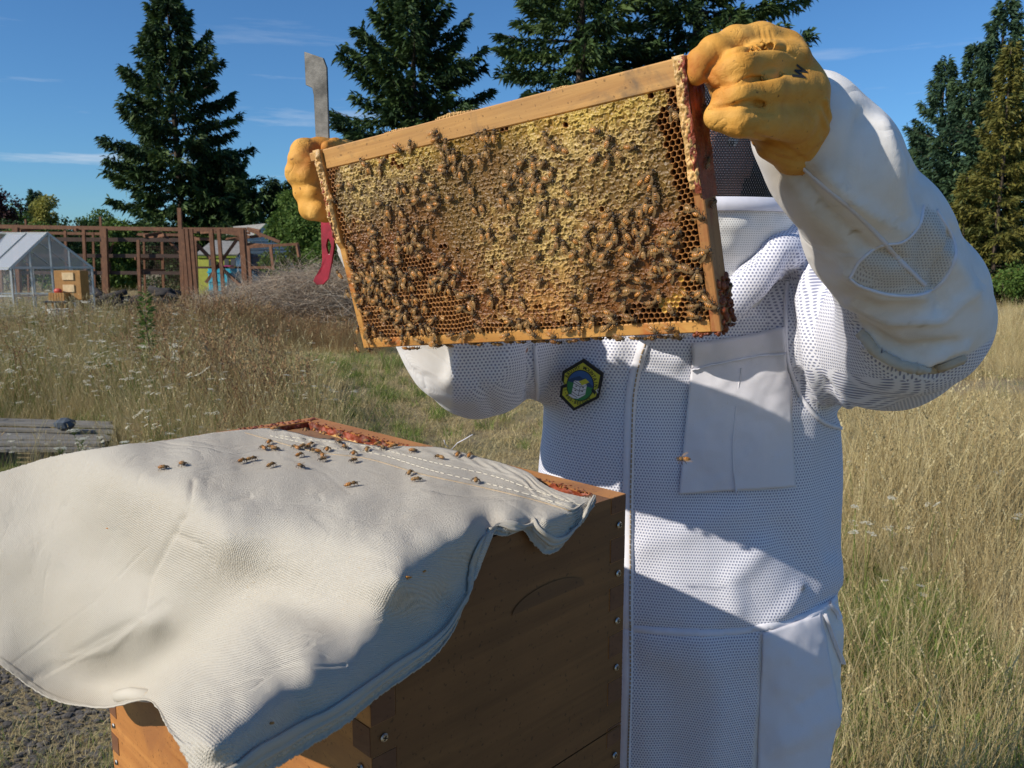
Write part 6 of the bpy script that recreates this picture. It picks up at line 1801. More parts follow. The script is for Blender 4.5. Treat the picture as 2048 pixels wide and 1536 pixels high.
# --- badge on the chest
def badge():
    c = cast(bvh_suit, 1165, 768); c0 = c[0]; nrm = (c[1]*.35+Vector((-.10, -1, .02))*.65).normalized()
    up = Vector((0, 0, 1)); up = (up-nrm*up.dot(nrm)).normalized(); rt = up.cross(nrm).normalized()
    if rt.x < 0: rt = -rt
    dpt = (c0-CAM).dot(W0); s = dpt/F           # metres per pixel here
    a = math.radians(-13)
    rt, up = rt*math.cos(a)+up*math.sin(a), up*math.cos(a)-rt*math.sin(a)
    base = c0+nrm*.013
    def W(x, y, o=0): return base+rt*(x*s)+up*(y*s)+nrm*o
    root = empty('badge', (0, 0, 0)); 
    hexa = [(-5.6, 55.1), (39.7, 36.9), (41.2, -14.1), (-1.9, -53.8), (-36.5, -33.0), (-41.4, 19.2)]
    def poly(pts, o0, o1, name, m):
        mb = MB(); k = len(pts)
        mb.add([W(x, y, o1) for x, y in pts]+[W(x, y, o0) for x, y in pts], [tuple(range(k))]+[(i, i+k, (i+1) % k+k, (i+1) % k) for i in range(k)])
        return mb.build(name, m, root)
    K = plain('badge_black', (.012, .012, .015), .7, var=.2, sc=300); Y = plain('badge_yellow', (.56, .53, .045), .6, var=.1, sc=300)
    B = plain('badge_blue', (.03, .10, .28), .6, var=.1); B2 = plain('badge_dark_blue', (.015, .05, .13), .6); G = plain('badge_green', (.03, .20, .06), .6); Wt = plain('badge_white', (.72, .70, .72), .6)
    poly(hexa, -.004, 0, 'badge_border', K)
    poly([(x*.86, y*.86) for x, y in hexa], 0, .0006, 'badge_field', Y)
    ell = lambda rx, ry, cy=0, n=32: [(rx*math.cos(2*math.pi*i/n), cy+ry*math.sin(2*math.pi*i/n)) for i in range(n)]
    poly(ell(28, 32, 1), .0006, .0010, 'badge_ring', K)
    poly(ell(26.3, 30.3, 1), .0010, .0013, 'badge_sky', B)
    m_ = [(-25.5, 6), (-20, 11), (-12, 16), (-5, 20), (2, 17), (8, 19), (15, 13), (21, 9), (25.5, 7), (25.8, 2), (-25.8, 2)]
    poly(m_, .0013, .0015, 'badge_mountain', B2)
    g_ = [(-26, 3), (26, 3)]+[(26.3*math.cos(t), 1+30.3*math.sin(t)) for t in [-math.pi*i/16 for i in range(17)]]
    poly(g_, .0015, .0017, 'badge_meadow', G)
    poly([(-14, 8), (-13, -20), (-20, -24), (-8, -28), (2, -26), (14, -14), (13, 6), (-2, 10)], .0017, .0021, 'badge_hive', Wt)
    poly([(-4, 9), (8, 18), (17, 13), (4, 3)], .0021, .0024, 'badge_roof', Y)
    mb = MB()
    for a_, b_ in [((-14, 3), (1, -1)), ((-14, -6), (1, -10)), ((1, -1), (13, 5)), ((1, -10), (13, -3)), ((-13, -15), (1, -20)), ((1, -20), (13, -12)), ((1, -1), (1, -20)), ((-14, 8), (1, 3)), ((-16, -20), (0, -24)), ((4, 3), (1, 3))]:
        mb.bar(W(*a_, .0023), W(*b_, .0023), .9*s, .0004, up=nrm)
    for (x, y) in [(-7, -2), (-7, -11), (7, -1), (7, -9)]: mb.bar(W(x-1.5, y, .0023), W(x+1.5, y+.3, .0023), 2.0*s, .0005, up=nrm)
    # two little bees either side
    for sx, (bx, by) in ((-1, (-29, -6)), (1, (29, -1))):
        for k in range(3): mb.ball(W(bx+sx*k*2.2-2*sx, by-k*1.5, .0016), (3.0*s, .0006, 3.4*s), 8, 5)
        for q in (-1, 0, 1): mb.bar(W(bx, by, .0016), W(bx+sx*4, by+q*7-2, .0016), .9*s, .0004, up=nrm)
    mb.build('badge_linework', K, root)
    mb = MB()
    for sx, (bx, by) in ((-1, (-33, -5)), (1, (33, 1))):
        for q in (-1, 1):
            pts = [(bx+sx*0, by), (bx+sx*3, by+q*3), (bx+sx*5, by+q*5), (bx+sx*5, by+q*2)]
            for a_, b_ in zip(pts, pts[1:]+pts[:1]): mb.bar(W(*a_, .0022), W(*b_, .0022), .6*s, .0004, up=nrm)
    mb.build('badge_wings', Wt, root)
    def text(txt, rx, ry, cy, a0, a1, size, flip, name):
        n = len(txt); mbt = MB()
        for i, ch in enumerate(txt):
            if ch == ' ': continue
            t = math.radians(a0+(a1-a0)*i/(n-1)); x, y = rx*math.cos(t), cy+ry*math.sin(t)
            tn = Vector((rx*math.sin(t), -ry*math.cos(t))).normalized()
            if flip: tn = -tn
            no = Vector((-tn.y, tn.x))
            cu = bpy.data.curves.new('letter', 'FONT'); cu.body = ch; cu.size = size; cu.align_x = 'CENTER'; cu.align_y = 'CENTER'; cu.offset = .022*size; cu.resolution_u = 2
            ob = bpy.data.objects.new('letter', cu); COL.objects.link(ob)
            dg = bpy.context.evaluated_depsgraph_get(); me = ob.evaluated_get(dg).to_mesh()
            vs = [W(x+tn.x*v.co.x*.82+no.x*v.co.y, y+tn.y*v.co.x*.82+no.y*v.co.y, .0011) for v in me.vertices]
            mbt.add(vs, [tuple(p.vertices) for p in me.polygons])
            ob.evaluated_get(dg).to_mesh_clear(); bpy.data.objects.remove(ob); bpy.data.curves.remove(cu)
        return mbt.build(name, K, root)
    text('BRUSHY MOUNTAIN', 31.5, 36.5, 1, 163, 13, 10.0, False, 'badge_lettering')
    text('1-800-BEESWAX', 32.0, 37.5, 2, 209, 323, 9.5, True, 'badge_lettering')
    # make the badge a part of the person with its pieces one level deeper
    root.parent = person; root.matrix_parent_inverse = Matrix.Translation(-person.location)
    return root
badge()

# --- veil and hood
M_VEILB = None
def net(name, col, pitch, hole, rough=.5, alpha0=0.0, u='UV', spec=.5, painted_glint=False):
    m = mat(name); uv = m.n('UVMap'); sep = m.n('SeparateXYZ'); m.l(uv.outputs[0], sep.inputs[0])
    d = lattice(m, sep.outputs[0], sep.outputs[1], pitch)
    h = m.rng(d, hole-.06, hole+.06, alpha0, 1)
    gl = m.rng(lattice(m, m.math('ADD', sep.outputs[0], .0017*0), m.math('ADD', sep.outputs[1], pitch*.866), pitch*1.0), .10, .16, 1, 0) if painted_glint else None
    cc = m.mix(gl, col, (.26, .24, .25)) if painted_glint else col  # wire highlights painted as grey dots in the net colour
    m.base(cc); m.p(Roughness=rough, Specular_IOR_Level=spec)
    tr = m.n('BsdfTransparent'); mx = m.n('MixShader'); m.l(h, mx.inputs[0]); m.l(tr.outputs[0], mx.inputs[1]); m.l(m.b.outputs[0], mx.inputs[2]); m.l(mx.outputs[0], m.out.inputs[0])
    return m.m
M_VEILB = net('black_veil_mesh', (.012, .011, .012), .0036, .34, .35, .0, painted_glint=True)
M_VEILW = net('sheer_white_mesh', (.74, .74, .72), .0034, .20, .8, .35)
def revolve(prof, cx, cy, sx, sy, n, name, m, a0=0, a1=360, wr=0, seed=0):
    """prof: (z, r) rows; lathe about a vertical axis"""
    prof = np.array(prof, float); k = len(prof)
    A = np.radians(np.linspace(a0, a1, n+1))
    V = np.zeros((n+1, k, 3)); 
    V[..., 0] = cx+np.sin(A)[:, None]*prof[:, 1]*sx; V[..., 1] = cy-np.cos(A)[:, None]*prof[:, 1]*sy; V[..., 2] = prof[:, 0]
    if wr:
        nn = fbm(V.reshape(-1, 3)*14, 3, seed).reshape(n+1, k)*wr
        V[..., 0] += np.sin(A)[:, None]*nn; V[..., 1] -= np.cos(A)[:, None]*nn
    i = (np.arange(n)[:, None]*k+np.arange(k-1)[None, :]).ravel()
    uv = np.stack([(A[:, None]*.155*np.ones(k)).ravel(), V[..., 2].ravel()], 1)
    return att(link(name, np_mesh(name, V.reshape(-1, 3), np.stack([i, i+k, i+k+1, i+1], 1), m, True, None, uv)))
ZB = Z0+.072
dome = [(ZB+.004, .150), (ZB+.04, .152), (ZB+.09, .150), (ZB+.13, .142), (ZB+.165, .122), (ZB+.188, .095), (ZB+.203, .055), (ZB+.208, .01)]
zz = np.linspace(0, 1, 40); dp = np.array(dome); tt = np.linspace(0, 1, len(dp))
dome = np.stack([np.interp(zz, tt, dp[:, 0]), np.interp(zz, tt, dp[:, 1])], 1)
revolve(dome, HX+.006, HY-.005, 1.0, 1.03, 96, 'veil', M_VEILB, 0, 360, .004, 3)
revolve([(ZB-.009, .152), (ZB-.004, .155), (ZB+.004, .155), (ZB+.009, .152)], HX+.006, HY-.005, 1.0, 1.03, 96, 'hood_band', M_TAPE, 0, 360)
hp = [(ZB-.009, .150), (ZB-.03, .145), (ZB-.055, .134), (ZB-.08, .117), (ZB-.11, .100), (ZB-.14, .09)]
hp = np.stack([np.interp(np.linspace(0, 5, 30), range(6), [a for a, b in hp]), np.interp(np.linspace(0, 5, 30), range(6), [b for a, b in hp])], 1)
revolve(hp, HX+.006, HY-.005, 1.0, 1.03, 96, 'hood', M_VEILW, 0, 360, .012, 7)
# the hood's cloth crown behind the head
revolve([(ZB+.012, .147), (ZB+.09, .145), (ZB+.13, .136), (ZB+.165, .117)], HX+.006, HY-.002, 1.0, 1.03, 60, 'hood_back', plain('hood_black_lining', (.012, .012, .014), .8), 62, 298)

# --- gloves
def glove_right_px():
    D = .70; k = D/F
    s = SDF(P(1330, 20, .60)-Vector((.02, .02, .21)), P(1720, 20, .90)+Vector((.04, .03, .04)), .0014)
    q = lambda x, y, d: np.array(P(x, y, d))
    r = lambda px: px*k
    # palm and back of the hand
    s.chain([q(1572,128,.715), q(1590,190,.72), q(1592,240,.735), q(1602,290,.765)], [r(50), r(62), r(58), r(52)], .012)
    s.chain([q(1540,190,.735), q(1560,250,.745), q(1600,300,.77)], [r(62), r(58), r(46)], .012)
    s.chain([q(1602,270,.765), q(1606,300,.775), q(1612,312,.785)], [r(52), r(44), r(46)], .008)
    # index: over the top of the lug and down its face
    s.chain([q(1568,100,.715), q(1520,84,.700), q(1468,86,.688), q(1428,104,.678), q(1401,126,.672), q(1394,148,.672)], [r(40), r(35), r(31), r(29), r(26), r(22)], .006)
    # middle, ring and little fingers curled back
    s.chain([q(1582,120,.700), q(1530,118,.680), q(1478,132,.664), q(1450,150,.668), q(1452,160,.695), q(1490,160,.715)], [r(38), r(33), r(31), r(27), r(25), r(22)], .0065)
    s.chain([q(1592,178,.700), q(1535,182,.676), q(1475,190,.662), q(1452,198,.672), q(1460,203,.700), q(1500,200,.72)], [r(38), r(31), r(27), r(24), r(22), r(22)], .0065)
    s.chain([q(1590,240,.712), q(1530,243,.684), q(1475,240,.668), q(1436,233,.672), q(1432,232,.690)], [r(44), r(34), r(29), r(24), r(20)], .0065)
    # thumb behind the lug
    s.chain([q(1560,270,.76), q(1500,230,.775), q(1450,180,.765), q(1425,150,.745)], [r(38), r(32), r(27), r(22)], .010)
    s.chain([q(1540,295,.74), q(1580,320,.765), q(1622,322,.785)], [r(26), r(26), r(26)], .008)
    # creases
    for a, b, w in [((1442,176,.640),(1520,158,.662),.0018), ((1520,158,.662),(1575,150,.680),.0012), ((1432,216,.640),(1500,210,.655),.0020), ((1500,210,.655),(1530,205,.668),.0014),
                    ((1418,118,.650),(1450,108,.655),.0012), ((1500,105,.660),(1545,88,.668),.0014), ((1440,112,.640),(1500,102,.650),.0016)]:
        s.cap(q(*a), q(*b), w, w, -.001)
    V, Q = s.surface(); V = relax(V, Q, 3, .5)
    N = normals(V, Q); px, py = to_px(V)
    fr_ = (N@np.array([0, 1, 0])) < .3
    dsp = np.zeros(len(V))
    for pts, w, a in [([(1414,150),(1422,132),(1440,113),(1480,99),(1530,92),(1572,95)], 4.5, -.0036), ([(1426,179),(1450,170),(1490,158),(1530,155),(1562,148)], 4.5, -.0034), ([(1423,214),(1460,213),(1505,206),(1530,211)], 4.5, -.0034), ([(1500,98),(1540,90),(1570,98),(1590,112)], 4, -.0016), 
                      ([(1470,208),(1510,198),(1520,205)], 4, -.0018), ([(1500,222),(1545,225)], 8, -.0016), ([(1532,258),(1525,262)], 6, .0012),
                      ([(1510,272),(1560,292),(1610,320)], 6, -.0028), ([(1480,268),(1520,275)], 7, .0016), ([(1560,305),(1600,312),(1640,280)], 5, .0016), ([(1500,285),(1560,318),(1620,330)], 5, -.0016),
                      ([(1640,220),(1655,260),(1652,300)], 5, .002), ([(1650,200),(1662,250),(1650,310),(1628,345)], 4, .0026), ([(1520,55),(1524,80),(1518,95)], 2.5, -.0008), ([(1530,58),(1535,80),(1530,95)], 2.5, -.0008), ([(1541,62),(1546,80)], 2.5, -.0008),
                      ([(1426,150),(1440,165)], 5, -.001)]:
        d, _ = seg_dist(px, py, pts); dsp += a*np.exp(-(d/w)**2)*fr_
    V = V+N*(dsp+fbm(V*45, 2, 5)*.0004)[:, None]
    st = np.clip(np.exp(-(np.hypot(px-1400, py-135)/38)**2)*1.1+np.exp(-(np.hypot(px-1436, py-165)/26)**2)*.8+np.exp(-(np.hypot(px-1440, py-200)/20)**2)*.5+np.exp(-(np.hypot(px-1530, py-315)/40)**2)*.35, 0, 1)
    return V, Q, st
V, Q, stn = glove_right_px()
gl = att(link('glove', np_mesh('glove', V, Q, M_GLOVE, True, {'stain': stn})))
gl['label'] = 'yellow leather glove gripping the right end of the frame, black letter on its back'
bvh_gl = BVHTree.FromPolygons([tuple(v) for v in V.tolist()], [tuple(q) for q in Q.tolist()])
def glove_left_px():
    k = .99/F; r = lambda px: px*k
    q = lambda x, y, d: np.array(P(x, y, d))
    lo = np.minimum.reduce([q(560, 250, .9), q(760, 470, 1.15), q(560, 470, .9), q(760, 250, 1.15)])-.03
    hi = np.maximum.reduce([q(560, 250, .9), q(760, 470, 1.15), q(560, 470, .9), q(760, 250, 1.15)])+.03
    s = SDF(lo, hi, .0019)
    s.chain([q(690,330,1.05), q(700,380,1.06), q(705,415,1.055)], [r(52), r(52), r(44)], .012)
    s.chain([q(680,305,1.03), q(640,303,1.005), q(607,303,.985), q(600,318,.975), q(618,328,.972)], [r(27), r(26), r(24), r(21), r(17)], .006)
    s.chain([q(680,350,1.03), q(635,345,1.0), q(597,347,.985), q(612,352,.975)], [r(27), r(26), r(25), r(20)], .006)
    s.chain([q(690,385,1.03), q(640,384,1.0), q(611,384,.990), q(625,388,.978)], [r(25), r(24), r(23), r(18)], .006)
    s.chain([q(695,420,1.03), q(650,418,1.0), q(622,415,.99), q(634,422,.980)], [r(26), r(25), r(23), r(20)], .006)
    s.chain([q(700,330,1.05), q(690,300,1.01), q(670,291,.985), q(652,294,.965)], [r(28), r(18), r(14), r(11)], .006)
    for a, b in [((570,328,.95),(640,332,.96)), ((580,367,.95),(640,366,.96)), ((588,402,.95),(640,400,.96))]: s.cap(q(*a), q(*b), .0016, .0016, -.001)
    V, Q = s.surface(); V = relax(V, Q, 2, .5); N = normals(V, Q)
    px, py = to_px(V)
    V = V+N*(fbm(V*70, 3, 9)*.0008)[:, None]
    st = np.clip(np.exp(-(np.hypot(px-612, py-322)/26)**2)+np.exp(-(np.hypot(px-640, py-300)/26)**2), 0, 1)
    return np_mesh('glove', V, Q, M_GLOVE, True, {'stain': st})
gl2 = att(link('glove', glove_left_px())); gl2['label'] = 'yellow leather glove folded round the left end of the frame'
# letters printed on the back of the glove
def glove_text():
    root = MB()
    for ch, cx, cy, sz, ang in (('W', 1602, 146, 34, 68), ('E', 1611, 178, 20, 62)):
        cu = bpy.data.curves.new('letter', 'FONT'); cu.body = ch; cu.size = sz; cu.align_x = 'CENTER'; cu.align_y = 'CENTER'; cu.offset = .045*sz; cu.resolution_u = 2
        ob = bpy.data.objects.new('letter', cu); COL.objects.link(ob)
        dg = bpy.context.evaluated_depsgraph_get(); me = ob.evaluated_get(dg).to_mesh()
        a = math.radians(ang); vs = []
        for v in me.vertices:
            x, y = v.co.x*.7, v.co.y
            h = cast(bvh_gl, cx+x*math.cos(a)-y*math.sin(a), cy-(x*math.sin(a)+y*math.cos(a)))
            vs.append(h[0]+h[1]*.0004 if h[0] is not None else Vector((0, 0, -9)))
        if ch == 'W' and all(v.z > -1 for v in vs): root.add(vs, [tuple(p.vertices) for p in me.polygons])
        bpy.data.objects.remove(ob)
    if root.v: att(root.build('glove_lettering', M_INK))
glove_text()
# boots
mb = MB()
for sx in (-1, 1):
    mb.tube([(CX+sx*.14, CY+.02, .20), (CX+sx*.14, CY+.02, .08)], [.07, .058], 14); mb.ball((CX+sx*.15, CY-.05, .05), (.052, .13, .05), 14, 8)
att(mb.build('boot', M_BOOT, None, True))
# ------------------------------------------------------------------ honey bees
def bee_mats(i, a, b, c):
    m = mat('bee_abdomen_%s' % i); o = m.coord('Object'); sep = m.n('SeparateXYZ'); m.l(o, sep.inputs[0])
    w = m.math('FRACT', m.math('MULTIPLY', sep.outputs[0], 640.0))
    band = m.rng(w, .50, .62, 0, 1); band2 = m.rng(w, .90, 1.0, 1, 0); f = m.math('MULTIPLY', band, band2)
    tip = m.rng(sep.outputs[0], -.0082, -.0066, 1, 0)
    col = m.mix(f, a, b); col = m.mix(tip, col, b)
    m.base(col); m.p(Roughness=.38); m.bump(m.noise(o, 2500, 2), .3, .0003)
    return m.m
AB = [bee_mats('amber', (.62, .26, .050), (.085, .036, .012), 0), bee_mats('tan', (.52, .28, .085), (.07, .038, .016), 0), bee_mats('dark', (.36, .155, .040), (.035, .018, .009), 0)]
M_THX = plain('bee_fuzz', (.20, .115, .042), .9, var=.4, sc=900, bump=1.0, bd=.0008)
M_BHEAD = plain('bee_head', (.045, .032, .020), .5, var=.3, sc=500)
M_BLEG = plain('bee_leg', (.075, .038, .016), .5, var=.3, sc=500)
mw = mat('bee_wing'); mw.base((.45, .28, .12)); mw.p(Roughness=.3)
tr_ = mw.n('BsdfTransparent'); mx_ = mw.n('MixShader', {0: .26}); mw.l(tr_.outputs[0], mx_.inputs[1]); mw.l(mw.b.outputs[0], mx_.inputs[2]); mw.l(mx_.outputs[0], mw.out.inputs[0])
M_WING = mw.m
def bee_parts(spread, lift):
    """meshes of one bee, head towards +x, back towards +z, feet at z=0; metres"""
    k = .001; out = {}
    ab = MB(); prof = [(-8.6, .15), (-8.0, .75), (-6.9, 1.45), (-5.4, 1.95), (-3.6, 2.15), (-2.0, 1.85), (-1.0, 1.1), (-.7, .5)]
    n = 12; vs = []; fs = []
    for x, r in prof:
        dz = 2.5-.9*((-x)/8.6)**2*1.0
        for j in range(n):
            a = 2*math.pi*j/n; vs.append((x*k, r*math.cos(a)*k, (dz+r*.88*math.sin(a))*k))
    for i in range(len(prof)-1):
        for j in range(n): fs.append((i*n+j, i*n+(j+1) % n, (i+1)*n+(j+1) % n, (i+1)*n+j))
    fs += [tuple(range(n)), tuple((len(prof)-1)*n+j for j in range(n))[::-1]]
    ab.add(vs, fs); out['ab'] = ab
    th = MB(); th.ball((1.1*k, 0, 2.9*k), (2.15*k, 1.9*k, 1.8*k), 12, 8); out['thorax'] = th
    hd = MB(); hd.ball((3.9*k, 0, 2.3*k), (.95*k, 1.55*k, 1.45*k), 10, 7)
    for s in (-1, 1):
        hd.ball((4.0*k, s*1.15*k, 2.5*k), (.65*k, .55*k, 1.0*k), 7, 5)
        hd.tube([(4.7*k, s*.4*k, 2.8*k), (5.6*k, s*.9*k, 3.3*k), (6.9*k, s*1.7*k, 2.4*k)], .11*k, 4)
    out['head'] = hd
    lg = MB()
    for s in (-1, 1):
        for (bx, kx, ky, fx, fy) in ((2.2, 3.4, 2.6, 4.6, 3.4), (1.1, 1.2, 3.4, .9, 4.9), (.2, -1.6, 3.2, -3.4, 4.4)):
            lg.tube([(bx*k, s*1.2*k, 1.8*k), (kx*k, s*ky*k, 2.7*k), ((kx*.3+fx*.7)*k, s*(ky*.3+fy*.7)*k, .7*k), (fx*k, s*fy*k, .1*k)], [.30*k, .30*k, .26*k, .12*k], 5)
    out['legs'] = lg
    wg = []
    for s in (-1, 1):
        w = MB(); a = math.radians(180-spread)
        for (L, wd, da, zz) in ((9.2, 1.55, 0, 3.9), (6.4, 1.1, 16, 3.6)):
            aa = a-math.radians(da)*-1 if False else a-math.radians(da*.6)
            pts = []
            prof = [(0, 0), (.15, .35), (.4, .8), (.7, 1.0), (.92, .8), (1.0, .25), (.97, -.2), (.8, -.55), (.5, -.5), (.2, -.25)]
            for t, q in prof:
                x, y = t*L, q*wd
                X = .6+x*math.cos(aa)-y*math.sin(aa)*-1*1; Y = 1.0+x*math.sin(aa)+y*math.cos(aa)*-1
                pts.append((X*k, s*Y*k, (zz+t*lift*L*.12-.12*q)*k))
            c = (sum(p[0] for p in pts)/10, sum(p[1] for p in pts)/10, sum(p[2] for p in pts)/10)
            w.add(pts+[c], [(i, (i+1) % 10, 10) for i in range(10)] if s > 0 else [((i+1) % 10, i, 10) for i in range(10)])
        wg.append(w)
    out['wings'] = wg
    return out
PROTO = []
for vi, (sp, lf, am) in enumerate([(9, .2, 0), (14, .5, 1), (6, .1, 2), (30, .8, 0), (22, 1.2, 1), (11, .3, 0)]):
    p = bee_parts(sp, lf)
    PROTO.append([('abdomen', p['ab'].mesh('abdomen', AB[am], True)), ('thorax', p['thorax'].mesh('thorax', M_THX, True)), ('head', p['head'].mesh('head', M_BHEAD, True)),
                  ('legs', p['legs'].mesh('legs', M_BLEG, True)), ('wing', p['wings'][0].mesh('wing', M_WING)), ('wing', p['wings'][1].mesh('wing', M_WING))])
_first = {}
def copy_thing(src):
    c = src.copy(); COL.objects.link(c)
    for ch in src.children:
        d = ch.copy(); COL.objects.link(d); d.parent = c; d.matrix_parent_inverse = ch.matrix_parent_inverse.copy()
    return c
def place_bee(M, label, group, var=None):
    v = RNG.integers(0, len(PROTO)) if var is None else var
    if v not in _first:
        o = empty('honey_bee'); _first[v] = o
        for nm, me in PROTO[v]: link(nm, me, o)
    else: o = copy_thing(_first[v])
    o.matrix_world = M
    return tag(o, label, 'bee', group)
def bee_matrix(pos, up, img_dir_deg, size=1.0, tilt=0.0, roll=0.0):
    """head points along img_dir (degrees in the picture, 0 right, 90 up), laid in the plane of up"""
    a = math.radians(img_dir_deg)
    x0, y0 = to_px(np.array([list(pos)])); d = (pos-CAM).dot(Vector((0, CP, -SP)))
    q = on_plane(float(x0[0])+20*math.cos(a), float(y0[0])-20*math.sin(a), pos, up)
    f = (q-pos)
    if abs(up.dot(ray(float(x0[0]), float(y0[0])).normalized())) < .12: f = Vector((math.cos(a), .2, math.sin(a)))
    f = (f-up*f.dot(up)).normalized()
    s = up.cross(f).normalized()
    M = Matrix((f, s, up)).transposed().to_4x4()
    M = M @ Matrix.Rotation(tilt, 4, 'Y') @ Matrix.Rotation(roll, 4, 'X') @ Matrix.Scale(size, 4)
    M.translation = pos
    return M
T1 = [(1090,360,-40),(1250,320,95),(630,530,120),(700,600,110),(900,520,20),(870,620,80),(500,850,-45),(360,830,20),(1100,850,90),(1160,860,95),(260,1010,-40),(1230,1060,100),(1340,1020,0),(1320,900,20),(960,1140,100),(1120,1150,110),(860,1060,0),(1400,640,-40),(1360,740,-20),(750,1370,30),(800,1440,0),(1190,1350,10),(1330,1330,80),(1460,1380,100),(1280,1420,60),(950,1280,100),(1480,960,10),(1540,830,0)]
T2 = [(80,420,30),(110,490,30),(230,550,90),(160,610,-40),(210,730,-40),(275,690,95),(340,680,95),(470,770,80),(345,830,70),(215,830,10),(210,910,0),(415,910,95),(660,460,130),(750,430,100),(850,440,100),(740,640,90),(665,740,80),(535,1110,90),(290,1250,-10),(70,1060,0),(50,1130,0),(130,1330,10),(60,1400,-30),(110,1240,0),(570,1370,110),(665,1340,110),(1210,780,15),(1345,780,80),(1470,810,30),(1130,920,70),(1200,980,90),(1030,960,-30),(1030,1080,20),(1350,950,40),(1380,1040,55),(1300,1110,120),(1460,1070,50),(1550,1020,-20),(1580,900,60),(1470,1170,10),(1130,1290,-30),(1030,1310,110),(930,1240,110),(1500,1340,80),(1420,1370,70),(1500,450,110),(1580,560,110)]
T3 = [(270,820,150),(205,1080,-40),(320,1290,120),(190,1450,90),(340,1460,0),(690,600,0),(830,710,80),(920,830,120),(680,910,30),(820,930,60),(1100,790,0),(1240,1170,40),(1320,1110,60),(1380,1310,100),(1330,1220,80),(1590,370,130),(1280,1450,70),(1370,1480,60)]
T4 = [(205,180,120),(300,330,110),(220,420,-40),(430,290,0),(430,370,-30),(545,320,0),(540,430,110),(665,370,70),(820,380,0),(710,460,0),(620,470,90),(345,490,120),(405,490,110),(500,500,90),(395,570,120),(270,540,0),(250,610,-30),(340,610,-20),(680,540,-40),(750,545,-45),(740,635,-20),(805,490,110),(650,600,100),(605,610,90),(485,600,40),(500,665,70),(280,690,-35),(395,690,90),(455,700,60),(550,690,90),(845,640,110),(895,570,80),(955,670,120),(965,500,120),(1045,490,120),(710,700,0),(610,745,90),(545,790,95),(455,790,85),(300,800,15),(370,830,70),(745,830,95),(797,840,90),(680,830,70),(530,860,20),(315,940,100),(590,920,80),(430,1015,0),(655,985,0),(755,1000,30),(840,940,10),(920,900,-50),(990,830,120),(1020,970,50),(1125,920,80),(830,1035,30),(900,1030,80),(820,1100,0),(675,1065,0),(590,1070,120),(1060,1070,20),(1230,1090,30),(1090,1190,95),(1160,1180,120),(770,1165,120),(850,1205,60),(930,1230,110),(985,1180,-20),(1240,1240,80),(505,1215,100),(420,1180,60),(335,1200,70),(415,1250,100),(430,1335,120),(590,1290,90),(685,1345,0),(850,1330,90),(1070,1350,-20),(1240,1350,60),(1245,1410,0),(1450,1275,20),(205,740,110),(100,510,130),(290,1420,100),(910,190,70),(1030,85,60),(980,180,70),(1100,190,10),(1035,290,120),(780,160,120),(800,260,90),(810,60,90),(490,110,120),(480,210,130),(545,30,20),(880,40,110),(1290,410,10),(1345,480,80),(1405,500,60),(1200,590,100),(1285,590,0),(1365,585,10),(1340,665,40),(1490,590,60),(1190,695,90),(1260,695,90),(1415,710,100),(1350,325,70)]
T5 = [(430,250,85),(510,240,65),(540,310,50),(750,270,-15),(800,130,-60),(1240,180,65),(1050,210,40),(1010,300,0),(1250,340,90),(1325,375,85),(1210,430,40),(1030,500,20),(700,610,-40),(650,730,10),(730,750,10),(640,840,80),(530,970,80),(865,990,100),(150,905,120),(250,920,0),(340,975,90),(160,660,-40),(120,740,50),(460,860,-20),(1060,780,50),(210,1065,20),(320,1110,-60),(365,1275,110),(840,1225,100),(730,1220,0),(925,1215,60),(995,1240,-50),(80,1370,10),(200,1385,100),(255,1340,30),(690,1370,10),(980,1350,-40),(1200,1370,-20)]
T6 = [(200,390,120),(350,410,110),(330,345,30),(440,500,75),(220,540,30),(330,630,-20),(320,490,70),(380,270,0),(575,140,15),(610,205,80),(710,180,120),(775,115,20),(545,370,40),(640,335,90),(745,330,120),(620,435,20),(720,465,45),(535,550,30),(530,620,-10),(820,575,-30),(790,640,0),(835,270,90),(895,90,80),(955,240,70),(885,410,80),(210,800,40),(350,940,75),(240,1145,100),(190,970,0),(640,830,30),(780,775,0),(900,825,-30),(650,945,40),(790,925,0),(900,940,20),(725,1060,70),(590,1160,-30),(620,1235,-50),(400,1225,80),(550,1285,30),(800,1205,-10),(260,1310,90),(150,1310,10),(685,1400,-10)]
T7 = [(110,410,45),(295,430,90),(400,495,0),(350,400,20),(420,410,30),(185,550,90),(100,580,95),(255,570,-10),(325,600,-30),(205,715,95),(265,715,90),(375,700,-20),(370,790,60),(205,820,0),(485,740,-20),(545,775,-20),(615,790,80),(90,870,-20),(90,960,20),(245,990,90),(190,1065,20),(370,1160,-60),(525,1010,-30),(600,1100,15),(605,1200,-30),(720,1060,-50),(770,1110,-20),(650,980,30),(640,240,-20),(560,190,-30),(640,625,0),(700,590,20),(200,1345,-20),(165,1410,40),(350,1315,0),(410,1395,-30)]
raw = []
for L, ox, oy, s in ((T1,630,240,6.4),(T2,860,200,6.4),(T3,1080,160,5.907),(T4,670,460,6.144),(T5,890,420,5.484),(T6,1110,400,5.121),(T7,1270,380,4.8)):
    raw += [(ox+x/s, oy+y/s, a) for x, y, a in L]
bees = []
for b in raw:
    if all(math.hypot(b[0]-c[0], b[1]-c[1]) > 8.2 for c in bees): bees.append(b)
bees = bees[:232]+bees[232:]
print('frame bees', len(bees))
